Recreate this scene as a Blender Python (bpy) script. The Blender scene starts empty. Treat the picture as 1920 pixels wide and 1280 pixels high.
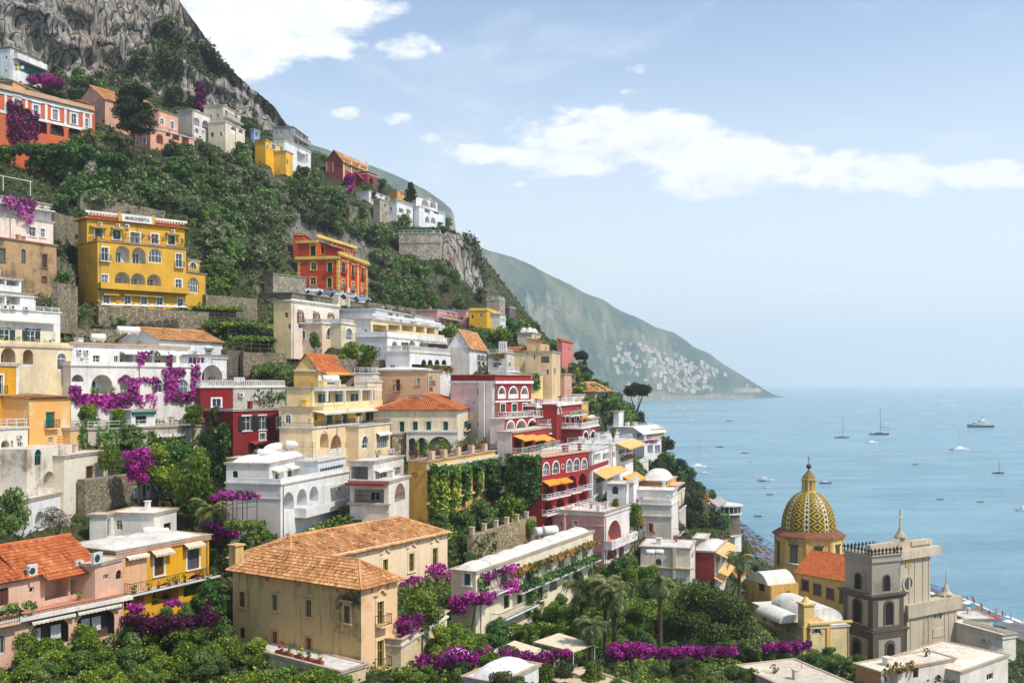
import bpy, math, random
import numpy as np
from mathutils import Vector
random.seed(7); rng = np.random.default_rng(11)
F = 1900.0; Y0 = 716.0; CZ = 60.0        # focal length (px of a 1920 px wide frame), eye-level row, eye height above the sea
SC = bpy.context.scene; COL = SC.collection
# ------------------------------------------------------------------ camera
cam = bpy.data.objects.new('camera', bpy.data.cameras.new('camera')); COL.objects.link(cam); SC.camera = cam
cam.location = (0, 0, CZ); cam.rotation_euler = (math.pi/2, 0, 0)
cam.data.sensor_width = 36; cam.data.sensor_fit = 'HORIZONTAL'; cam.data.lens = F/1920*36
cam.data.shift_y = (Y0-640)/1920; cam.data.clip_start = 0.5; cam.data.clip_end = 200000
# ------------------------------------------------------------------ sun, sky, exposure
SUN_EL = math.radians(52); SUN_DIR = Vector((0.84*math.cos(SUN_EL), -0.54*math.cos(SUN_EL), math.sin(SUN_EL))).normalized()
sl = bpy.data.lights.new('sun', 'SUN'); sl.energy = 3.6; sl.angle = math.radians(1.2); sl.color = (1, .945, .85)
sun = bpy.data.objects.new('sun', sl); COL.objects.link(sun); sun.location = (200, -100, 300)
sun.rotation_euler = SUN_DIR.to_track_quat('Z', 'Y').to_euler()
SC.view_settings.view_transform = 'Standard'; SC.view_settings.look = 'None'; SC.view_settings.gamma = 1
SC.view_settings.use_curve_mapping = False; SC.view_settings.exposure = 0.36
SC.render.engine = 'CYCLES'
cy = SC.cycles; cy.use_denoising = True; cy.max_bounces = 6; cy.diffuse_bounces = 3; cy.glossy_bounces = 2
cy.transmission_bounces = 3; cy.transparent_max_bounces = 6; cy.volume_bounces = 1; cy.use_adaptive_sampling = True
cy.adaptive_threshold = 0.02
class NT:
    """small node-tree helper"""
    def __init__(s, tree): s.t = tree; s.n = tree.nodes; s.l = tree.links
    def new(s, typ, **kw):
        n = s.n.new(typ)
        for k, v in kw.items(): setattr(n, k, v)
        return n
    def link(s, a, b): s.l.new(a, b)
    def math(s, op, a, b=None, c=None):
        n = s.n.new('ShaderNodeMath'); n.operation = op
        for i, x in enumerate((a, b, c)):
            if x is None: continue
            if isinstance(x, (int, float)): n.inputs[i].default_value = x
            else: s.l.new(x, n.inputs[i])
        return n.outputs[0]
    def mixc(s, fac, a, b, mode='MIX'):
        n = s.n.new('ShaderNodeMix'); n.data_type = 'RGBA'; n.blend_type = mode
        for sock, x in ((n.inputs[0], fac), (n.inputs[6], a), (n.inputs[7], b)):
            if isinstance(x, (int, float)): sock.default_value = x
            elif isinstance(x, tuple): sock.default_value = x if len(x) == 4 else (*x, 1)
            else: s.l.new(x, sock)
        return n.outputs[2]
    def noise(s, vec, scale, detail=3, rough=.55, dist=0):
        n = s.n.new('ShaderNodeTexNoise'); n.inputs['Scale'].default_value = scale
        n.inputs['Detail'].default_value = detail; n.inputs['Roughness'].default_value = rough; n.inputs['Distortion'].default_value = dist
        if vec is not None: s.l.new(vec, n.inputs['Vector'])
        return n.outputs['Fac']
    def smooth(s, x, a, b, lo=0, hi=1):
        n = s.n.new('ShaderNodeMapRange'); n.interpolation_type = 'SMOOTHSTEP'
        s.l.new(x, n.inputs[0])
        for i, v in enumerate((a, b, lo, hi)): n.inputs[i+1].default_value = v
        return n.outputs[0]
    def scaled(s, vec, sc):
        n = s.n.new('ShaderNodeMapping'); s.l.new(vec, n.inputs[0]); n.inputs['Scale'].default_value = sc
        return n.outputs[0]
W = bpy.data.worlds.new('World'); SC.world = W; W.use_nodes = True
nt = NT(W.node_tree); nt.n.clear()
sky = nt.new('ShaderNodeTexSky', sky_type='NISHITA', sun_disc=False, sun_elevation=SUN_EL,
             sun_rotation=math.atan2(SUN_DIR.x, SUN_DIR.y), altitude=60, air_density=1.0, dust_density=.7, ozone_density=1.0)
tc = nt.new('ShaderNodeTexCoord'); sep = nt.new('ShaderNodeSeparateXYZ'); nt.link(tc.outputs['Generated'], sep.inputs[0])
dx, dy, dz = sep.outputs
ys = nt.math('MAXIMUM', dy, .05); cu = nt.math('DIVIDE', dx, ys); cv = nt.math('DIVIDE', dz, ys)
cmb = nt.new('ShaderNodeCombineXYZ'); nt.link(cu, cmb.inputs[0]); nt.link(nt.math('MULTIPLY', cv, 1.9), cmb.inputs[1])
n_big = nt.noise(cmb.outputs[0], 7, 6, .6, .3); n_sm = nt.noise(cmb.outputs[0], 22, 6, .62, .2)
fluff = nt.math('ADD', nt.math('MULTIPLY', nt.math('SUBTRACT', n_big, .5), 2.3), nt.math('MULTIPLY', nt.math('SUBTRACT', n_sm, .5), 2.6))
# cumulus banks: heading/height of the centre, half-width, half-height (tangent units x1900), weight
banks = [(500, 10, 200, 105, 1.5), (420, 95, 95, 65, 1.1), (600, 70, 80, 50, 1.1), (760, 85, 75, 36, .75), (1185, 128, 36, 18, .5), (1150, 255, 190, 62, 1.0), (900, 290, 80, 26, .8),
         (1350, 310, 190, 62, .95), (1060, 300, 150, 40, .7), (1640, 325, 190, 46, .85), (1850, 325, 150, 36, .8), (2150, 310, 240, 60, .9), (650, 213, 44, 17, .5), (750, 222, 56, 17, .5), (800, 258, 40, 16, .3),
         (960, 345, 40, 10, .4), (1520, 545, 130, 22, .42), (1860, 520, 60, 14, .4), (1700, 640, 90, 30, .4), (1180, 172, 30, 12, .4), (120, -220, 300, 120, .9), (1500, -330, 420, 90, .9), (-500, 200, 260, 70, .9)]
dens = None
for (bx, by, rx, ry, wt) in banks:
    ex = nt.math('MULTIPLY', nt.math('SUBTRACT', cu, (bx-960)/F), F/rx)
    ey = nt.math('MULTIPLY', nt.math('SUBTRACT', cv, (Y0-by)/F), F/ry)
    q = nt.math('SUBTRACT', wt, nt.math('ADD', nt.math('MULTIPLY', ex, ex), nt.math('MULTIPLY', ey, ey)))
    dens = q if dens is None else nt.math('MAXIMUM', dens, q)
dens = nt.math('ADD', nt.math('MAXIMUM', dens, -1.6), fluff)
front = nt.math('GREATER_THAN', dy, .12)
n3 = nt.noise(nt.scaled(tc.outputs['Generated'], (1, 1, 2.2)), 3.2, 7, .6, .3)
other = nt.math('SUBTRACT', nt.math('MULTIPLY', n3, 5.0), 3.0)
dens = nt.math('ADD', nt.math('MULTIPLY', dens, front), nt.math('MULTIPLY', other, nt.math('SUBTRACT', 1, front)))
mask = nt.math('MULTIPLY', nt.smooth(dens, -.1, .7), nt.smooth(dz, 0, .06))
wisp = nt.math('MULTIPLY', nt.smooth(nt.noise(nt.scaled(tc.outputs['Generated'], (1, 1, 3.0)), 5, 6, .65, .6), .5, .8), .35)
shade = nt.smooth(nt.noise(cmb.outputs[0], 11, 5, .6), .3, .7)
ccol = nt.mixc(shade, (5.4, 5.5, 5.65, 1), (6.5, 6.5, 6.45, 1))
veil = nt.smooth(dz, -.02, .40, .9, .0)      # thin high haze, thicker towards the horizon
skyv = nt.mixc(veil, sky.outputs[0], (5.6, 5.8, 5.85, 1))
skyc = nt.mixc(nt.math('MAXIMUM', mask, wisp), skyv, ccol)
bg = nt.new('ShaderNodeBackground'); bg.inputs[1].default_value = 0.15; nt.link(skyc, bg.inputs[0])
W.cycles.sampling_method = 'MANUAL'; W.cycles.sample_map_resolution = 256
wo = nt.new('ShaderNodeOutputWorld'); nt.link(bg.outputs[0], wo.inputs[0])
# ------------------------------------------------------------------ materials
MATS = {}
def lin(c): return c/12.92 if c <= .04045 else ((c+.055)/1.055)**2.4
def RGB(r, g, b, k=.88):
    c = [lin(q/255)*k for q in (r, g, b)]; y = .3*c[0]+.6*c[1]+.1*c[2]
    return tuple(min(.9, max(.004, y+(q-y)*1.05)) for q in c)+(1,)
def mat_base(name):
    m = bpy.data.materials.new(name); m.use_nodes = True; t = NT(m.node_tree)
    return m, t, t.n['Principled BSDF'], t.new('ShaderNodeNewGeometry').outputs['Position']
def plaster(rgb, dirt=.35, rough=.9, bump=.25):
    key = ('pl', rgb, dirt)
    if key in MATS: return MATS[key]
    m, t, p, pos = mat_base('plaster_%d_%d_%d' % rgb); c = RGB(*rgb)
    big = t.noise(pos, .35, 4, .6); fine = t.noise(pos, 2.6, 5, .7)
    streak = t.noise(t.scaled(pos, (1.5, 1.5, .12)), 1.0, 5, .65, .4)
    tone = t.mixc(t.smooth(big, .3, .7), tuple(x*.8+.02 for x in c[:3]), tuple(min(x*1.06, .86) for x in c[:3]))
    d = t.math('MULTIPLY', t.smooth(t.math('ADD', t.math('MULTIPLY', streak, .6), t.math('MULTIPLY', fine, .4)), .46, .7), min(.85, dirt*1.35+.12))
    g = sum(c[:3])/3
    col = t.mixc(d, tone, (g*.36+.02, g*.33+.018, g*.28+.015))
    t.link(col, p.inputs['Base Color']); p.inputs['Roughness'].default_value = rough; p.inputs['Specular IOR Level'].default_value = .2
    b = t.new('ShaderNodeBump'); b.inputs['Strength'].default_value = bump; b.inputs['Distance'].default_value = .04; t.link(fine, b.inputs['Height']); t.link(b.outputs[0], p.inputs['Normal'])
    MATS[key] = m; return m
def peeling(rgb, under, amt=.5, name='peeling_plaster'):
    key = ('pe', rgb, under, amt)
    if key in MATS: return MATS[key]
    m, t, p, pos = mat_base(name); c = RGB(*rgb); u = RGB(*under)
    n = t.math('ADD', t.math('MULTIPLY', t.noise(pos, .28, 6, .68, .3), .7), t.math('MULTIPLY', t.noise(t.scaled(pos, (1.3, 1.3, .2)), .9, 5, .6), .3))
    fine = t.noise(pos, 3, 5, .7); g = sum(u[:3])/3
    col = t.mixc(t.smooth(n, .62-amt*.22, .70-amt*.12), c, u)
    col = t.mixc(t.math('MULTIPLY', t.smooth(fine, .5, .75), .45), col, (g*.5, g*.46, g*.4, 1))
    t.link(col, p.inputs['Base Color']); p.inputs['Roughness'].default_value = .95
    b = t.new('ShaderNodeBump'); b.inputs['Strength'].default_value = .4; b.inputs['Distance'].default_value = .05; t.link(n, b.inputs['Height']); t.link(b.outputs[0], p.inputs['Normal'])
    MATS[key] = m; return m
def plain(rgb, rough=.6, metal=0, name=None, spec=.4):
    key = ('p', rgb, rough, metal)
    if key in MATS: return MATS[key]
    m, t, p, pos = mat_base(name or 'paint_%d_%d_%d' % rgb); c = RGB(*rgb)
    n = t.noise(pos, 1.7, 4, .6)
    t.link(t.mixc(t.smooth(n, .3, .7), tuple(x*.8 for x in c[:3]), tuple(min(x*1.1, .88) for x in c[:3])), p.inputs['Base Color'])
    p.inputs['Roughness'].default_value = rough; p.inputs['Metallic'].default_value = metal; p.inputs['Specular IOR Level'].default_value = spec
    MATS[key] = m; return m
def glass_mat():
    if 'glass' in MATS: return MATS['glass']
    m, t, p, pos = mat_base('window_glass')
    oi = t.new('ShaderNodeObjectInfo')
    t.link(t.mixc(t.smooth(oi.outputs['Random'], .35, 1.0), (.016, .02, .024, 1), (.13, .15, .16, 1)), p.inputs['Base Color'])
    p.inputs['Roughness'].default_value = .08; p.inputs['Specular IOR Level'].default_value = .6
    MATS['glass'] = m; return m
def stone_mat(rgb=(150, 138, 118), scale=1.6, name='rubble_stone', veg=.0):
    key = ('st', rgb, scale, veg)
    if key in MATS: return MATS[key]
    m, t, p, pos = mat_base(name); c = RGB(*rgb)
    v = t.new('ShaderNodeTexVoronoi'); v.inputs['Scale'].default_value = scale; t.link(pos, v.inputs['Vector'])
    v2 = t.new('ShaderNodeTexVoronoi', feature='DISTANCE_TO_EDGE'); v2.inputs['Scale'].default_value = scale; t.link(pos, v2.inputs['Vector'])
    sepc = t.new('ShaderNodeSeparateColor'); t.link(v.outputs['Color'], sepc.inputs[0])
    col = t.mixc(sepc.outputs[0], tuple(x*.55 for x in c[:3]), tuple(min(x*1.35, .8) for x in c[:3]))
    joint = t.smooth(v2.outputs['Distance'], 0, .09)
    col = t.mixc(joint, tuple(x*.45 for x in c[:3]), col)
    big = t.noise(pos, .22, 5, .65)
    col = t.mixc(t.smooth(big, .52, .7, 0, .6), col, tuple(x*.4 for x in c[:3]))
    if veg: col = t.mixc(t.smooth(t.noise(pos, .3, 5, .7), .62-veg*.2, .7-veg*.12), col, (.035, .06, .018, 1))
    t.link(col, p.inputs['Base Color']); p.inputs['Roughness'].default_value = .95
    b = t.new('ShaderNodeBump'); b.inputs['Strength'].default_value = .7; b.inputs['Distance'].default_value = .12; t.link(joint, b.inputs['Height']); t.link(b.outputs[0], p.inputs['Normal'])
    MATS[key] = m; return m
def attr_mat(name, stops, rough=.8, translucent=0, noise_amt=.0):
    """colour picked per tile / per leaf from the mesh attribute 'rnd' (with a little per-object drift)"""
    key = ('at', name)
    if key in MATS: return MATS[key]
    m, t, p, pos = mat_base(name)
    a = t.new('ShaderNodeAttribute', attribute_name='rnd'); oi = t.new('ShaderNodeObjectInfo')
    fac = t.math('ADD', a.outputs['Fac'], t.math('MULTIPLY', t.math('SUBTRACT', oi.outputs['Random'], .5), .35 if translucent else 0))
    if noise_amt: fac = t.math('ADD', fac, t.math('MULTIPLY', t.math('SUBTRACT', t.noise(pos, .45, 4, .6), .5), noise_amt))
    r = t.new('ShaderNodeValToRGB'); t.link(fac, r.inputs[0]); cr = r.color_ramp
    while len(cr.elements) < len(stops): cr.elements.new(.5)
    for e, (q, c) in zip(cr.elements, stops): e.position = q; e.color = c
    t.link(r.outputs[0], p.inputs['Base Color']); p.inputs['Roughness'].default_value = rough; p.inputs['Specular IOR Level'].default_value = .25
    if translucent:
        tr = t.new('ShaderNodeBsdfTranslucent'); t.link(r.outputs[0], tr.inputs[0])
        mx = t.new('ShaderNodeMixShader'); mx.inputs[0].default_value = translucent
        t.link(p.outputs[0], mx.inputs[1]); t.link(tr.outputs[0], mx.inputs[2]); t.link(mx.outputs[0], t.n['Material Output'].inputs[0])
    MATS[key] = m; return m
def L4(r, g, b): return (min(.7, r*1.28), min(.7, g*1.2), min(.7, b*1.12), 1)
ORANGE_TILE = attr_mat('orange_roof_tile', [(0, RGB(96, 58, 40)), (.35, RGB(176, 96, 58)), (.7, RGB(204, 122, 76)), (1, RGB(222, 156, 114))], .85, 0, .95)
OLD_TILE = attr_mat('weathered_roof_tile', [(0, RGB(70, 50, 38)), (.22, RGB(150, 98, 62)), (.6, RGB(205, 150, 100)), (.85, RGB(226, 178, 130)), (1, RGB(235, 205, 165))], .9, 0, .95)
RED_TILE = attr_mat('red_roof_tile', [(0, RGB(150, 78, 46)), (.5, RGB(196, 108, 62)), (1, RGB(216, 132, 84))], .85, 0, .35)
LEAF = {
 'olive': attr_mat('olive_leaf', [(0, L4(.041, .062, .026)), (.5, L4(.106, .144, .062)), (1, L4(.229, .273, .151))], .7, .25),
 'oak': attr_mat('oak_leaf', [(0, L4(.030, .066, .020)), (.5, L4(.081, .151, .040)), (1, L4(.189, .293, .076))], .65, .25),
 'dark': attr_mat('dark_pine_needle', [(0, L4(.007, .017, .007)), (.5, L4(.016, .034, .012)), (1, L4(.04, .065, .022))], .7, .15),
 'pine': attr_mat('pine_needle', [(0, L4(.017, .037, .011)), (.5, L4(.048, .081, .018)), (1, L4(.118, .161, .034))], .7, .2),
 'citrus': attr_mat('citrus_leaf', [(0, L4(.034, .081, .011)), (.5, L4(.110, .199, .024)), (1, L4(.321, .398, .057))], .5, .3),
 'bright': attr_mat('bright_leaf', [(0, L4(.034, .081, .009)), (.5, L4(.103, .172, .021)), (1, L4(.230, .299, .046))], .55, .3),
 'ivy': attr_mat('ivy_leaf', [(0, L4(.018, .055, .013)), (.5, L4(.050, .131, .027)), (1, L4(.136, .261, .057))], .5, .2),
 'palm': attr_mat('palm_leaf', [(0, L4(.036, .064, .018)), (.5, L4(.101, .137, .041)), (1, L4(.255, .255, .091))], .5, .2),
 'boug': attr_mat('bougainvillea_bract', [(0, L4(0.028, 0.060, 0.015)), (.14, L4(0.076, 0.006, 0.063)), (.4, L4(0.243, 0.013, 0.196)), (.8, L4(0.410, 0.029, 0.323)), (1, L4(0.570, 0.080, 0.432))], .6, .3),
 'dboug': attr_mat('dark_bougainvillea_bract', [(0, L4(0.019, 0.020, 0.012)), (.3, L4(0.067, 0.008, 0.043)), (.7, L4(0.142, 0.012, 0.094)), (1, L4(0.228, 0.020, 0.158))], .6, .3),
 'bloom': attr_mat('white_bloom', [(0, L4(.04, .08, .02)), (.3, L4(.10, .14, .05)), (.45, L4(.55, .5, .46)), (1, L4(.8, .75, .72))], .6, .3),
 'autumn': attr_mat('rusty_vine_leaf', [(0, L4(.03, .05, .012)), (.45, L4(.10, .11, .02)), (.8, L4(.24, .13, .03)), (1, L4(.34, .17, .05))], .6, .25),
 'maquis': attr_mat('maquis_leaf', [(0, L4(.020, .032, .013)), (.5, L4(.056, .081, .029)), (1, L4(.137, .153, .064))], .8, .2),
 'redleaf': attr_mat('red_flower', [(0, L4(.06, .02, .01)), (.5, L4(.25, .03, .02)), (1, L4(.5, .08, .05))], .6, .2),
}
BARK = stone_mat((96, 78, 60), 5, 'bark')
WHITE = (238, 236, 232); CREAM = (240, 226, 198); LIME = (226, 221, 212)
# ------------------------------------------------------------------ geometry helpers
def P(px, py, d): return Vector(((px-960)/F*d, d, CZ+(Y0-py)/F*d))
def Gxy(px, d): return Vector(((px-960)/F*d, d))
def Z(py, d): return CZ+(Y0-py)/F*d
class Fr:
    """vertical plane: origin O (plan), U along it (left to right), N outward"""
    def __init__(s, O, U, N): s.O, s.U, s.N = O, U, N
    def u(s, px):
        k = (px-960)/F; den = s.U.x-k*s.U.y
        return (k*s.O.y-s.O.x)/den
    def d(s, u): return s.O.y+s.U.y*u
    def z(s, px, py): return Z(py, s.d(s.u(px)))
    def p(s, u, w, z): q = s.O+s.U*u+s.N*w; return (q.x, q.y, z)
class MB:
    def __init__(s): s.v = []; s.f = []; s.mi = []; s.m = 0; s.r = []; s.cr = .5
    def face(s, pts):
        i = len(s.v); s.v.extend(tuple(p) for p in pts); s.f.append(tuple(range(i, i+len(pts)))); s.mi.append(s.m); s.r.append(s.cr)
    def hexa(s, a):
        i = len(s.v); s.v.extend(tuple(p) for p in a)
        for q in ((0, 3, 2, 1), (4, 5, 6, 7), (0, 1, 5, 4), (1, 2, 6, 5), (2, 3, 7, 6), (3, 0, 4, 7)):
            s.f.append(tuple(i+k for k in q)); s.mi.append(s.m); s.r.append(s.cr)
    def box(s, fr, u0, u1, w0, w1, z0, z1):
        s.hexa([fr.p(u0, w0, z0), fr.p(u1, w0, z0), fr.p(u1, w1, z0), fr.p(u0, w1, z0), fr.p(u0, w0, z1), fr.p(u1, w0, z1), fr.p(u1, w1, z1), fr.p(u0, w1, z1)])
    def abox(s, x0, x1, y0, y1, z0, z1):
        s.hexa([(x0, y0, z0), (x1, y0, z0), (x1, y1, z0), (x0, y1, z0), (x0, y0, z1), (x1, y0, z1), (x1, y1, z1), (x0, y1, z1)])
    def ring(s, c, r, n=10, axis='z', ph=0):
        o = []
        for i in range(n):
            a = 2*math.pi*i/n+ph; ca, sa = math.cos(a)*r, math.sin(a)*r
            o.append((c[0]+ca, c[1]+sa, c[2]) if axis == 'z' else (c[0]+ca, c[1], c[2]+sa) if axis == 'y' else (c[0], c[1]+ca, c[2]+sa))
        return o
    def loft(s, rings, cap=True):
        i = len(s.v); n = len(rings[0])
        for r in rings: s.v.extend(tuple(p) for p in r)
        for k in range(len(rings)-1):
            for j in range(n):
                a = i+k*n+j; b = i+k*n+(j+1) % n
                s.f.append((a, b, b+n, a+n)); s.mi.append(s.m); s.r.append(s.cr)
        if cap:
            s.f.append(tuple(range(i+n-1, i-1, -1))); s.mi.append(s.m); s.r.append(s.cr)
            e = i+(len(rings)-1)*n; s.f.append(tuple(range(e, e+n))); s.mi.append(s.m); s.r.append(s.cr)
    def lathe(s, c, prof, n=16, ph=0): s.loft([s.ring((c[0], c[1], c[2]+z), max(r, .001), n, 'z', ph) for r, z in prof])
    def tube(s, a, b, r0, r1=None, n=6):
        a, b = Vector(a), Vector(b); r1 = r0 if r1 is None else r1
        q = (b-a).to_track_quat('Z', 'Y')
        s.loft([[a+q @ Vector((math.cos(t)*r0, math.sin(t)*r0, 0)) for t in [2*math.pi*i/n for i in range(n)]],
                [b+q @ Vector((math.cos(t)*r1, math.sin(t)*r1, 0)) for t in [2*math.pi*i/n for i in range(n)]]])
    def build(s, name, mats, parent=None, smooth=False, kind=None):
        if not s.v: return None
        o0 = Vector(parent['org']) if parent is not None and 'org' in parent else Vector((0, 0, 0))
        me = bpy.data.meshes.new(name)
        me.from_pydata([(x-o0.x, y-o0.y, z-o0.z) for x, y, z in s.v], [], s.f)
        if not isinstance(mats, (list, tuple)): mats = [mats]
        for m in mats: me.materials.append(m)
        if len(mats) > 1: me.polygons.foreach_set('material_index', s.mi)
        if any(x != .5 for x in s.r):
            at = me.attributes.new('rnd', 'FLOAT', 'FACE'); at.data.foreach_set('value', s.r)
        if smooth: me.polygons.foreach_set('use_smooth', [True]*len(s.f))
        o = bpy.data.objects.new(name, me); COL.objects.link(o)
        if parent is not None: o.parent = parent; o['org'] = tuple(o0)
        if kind: o['kind'] = kind
        return o
def np_mesh(name, V, Q, rnd=None, mat=None):
    me = bpy.data.meshes.new(name); n = len(V); k = len(Q)
    me.vertices.add(n); me.vertices.foreach_set('co', np.ascontiguousarray(V, dtype=np.float32).ravel())
    me.loops.add(k*4); me.loops.foreach_set('vertex_index', np.ascontiguousarray(Q, dtype=np.int32).ravel())
    me.polygons.add(k); me.polygons.foreach_set('loop_start', np.arange(0, k*4, 4, dtype=np.int32))
    me.update(calc_edges=True)
    if rnd is not None: at = me.attributes.new('rnd', 'FLOAT', 'FACE'); at.data.foreach_set('value', np.ascontiguousarray(rnd, dtype=np.float32))
    if mat is not None: me.materials.append(mat)
    return me
def tag(o, label=None, cat=None, group=None, kind=None):
    if label: o['label'] = label
    if cat: o['category'] = cat
    if group: o['group'] = group
    if kind: o['kind'] = kind
    return o
def root(name, label, cat, loc, group=None):
    o = bpy.data.objects.new(name, None); COL.objects.link(o); o.location = loc; o['org'] = tuple(loc); o.empty_display_size = .5
    return tag(o, label, cat, group)
# ------------------------------------------------------------------ foliage
def leaf_quads(C, Nn, size, up=.0):
    """one small leaf-clump face per centre C, facing roughly Nn"""
    n = len(C); R = rng.normal(size=(n, 3)); A = Nn*1.1+R*.75; A /= np.linalg.norm(A, axis=1, keepdims=True)+1e-9
    T = np.cross(A, rng.normal(size=(n, 3))); T /= np.linalg.norm(T, axis=1, keepdims=True)+1e-9; B = np.cross(A, T)
    s = (size*rng.uniform(.4, 1.45, n))[:, None]; e = rng.uniform(.5, .9, n)[:, None]
    V = np.stack([C-T*s, C+B*s*e, C+T*s, C-B*s*e], 1).reshape(-1, 3)
    return V, np.arange(4*n).reshape(-1, 4)
def lobes_leaves(lobes, per, fill=.25):
    """lobes: (x,y,z,rx,ry,rz). leaves spread through each lobe, most near its skin, fewer underneath"""
    Cs, Ns, Rs = [], [], []
    for (x, y, z, rx, ry, rz) in lobes:
        n = max(6, int(per*(rx*ry+ry*rz+rx*rz)/3)); D = rng.normal(size=(n, 3)); D /= np.linalg.norm(D, axis=1, keepdims=True)
        rr = np.where(rng.random(n) < fill, rng.uniform(.3, .85, n), rng.uniform(.82, 1.1, n))[:, None]
        Cs.append(np.array([x, y, z])+D*rr*np.array([rx, ry, rz])); Ns.append(D/np.array([rx, ry, rz])*min(rx, ry, rz)); Rs.append(np.full(n, rng.uniform(-.22, .22)))
    return np.concatenate(Cs), np.concatenate(Ns), np.concatenate(Rs)
def leaf_mesh(name, lobes, per, size, mat, fill=.25):
    C, Nn, R = lobes_leaves(lobes, per, fill); V, Q = leaf_quads(C, Nn, size)
    return np_mesh(name, V, Q, np.clip(rng.uniform(.12, .88, len(Q))+R, 0, 1), mat)
def crown_lobes(r, h, n, flat=1.0, base=.3):
    """lobes of a crown of radius r and height h standing on z=0"""
    L = []
    for i in range(n):
        a = rng.uniform(0, 2*math.pi); q = math.sqrt(rng.random())*.66; zz = rng.uniform(.12, .92)
        env = math.sqrt(max(.12, 1-abs(2*zz-.85)**2*.75)); s = rng.uniform(.26, .44)
        L.append((math.cos(a)*r*q*env, math.sin(a)*r*q*env, h*zz, r*s, r*s, min(h*.42, r*s)*flat*rng.uniform(.75, 1)))
    return L
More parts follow.
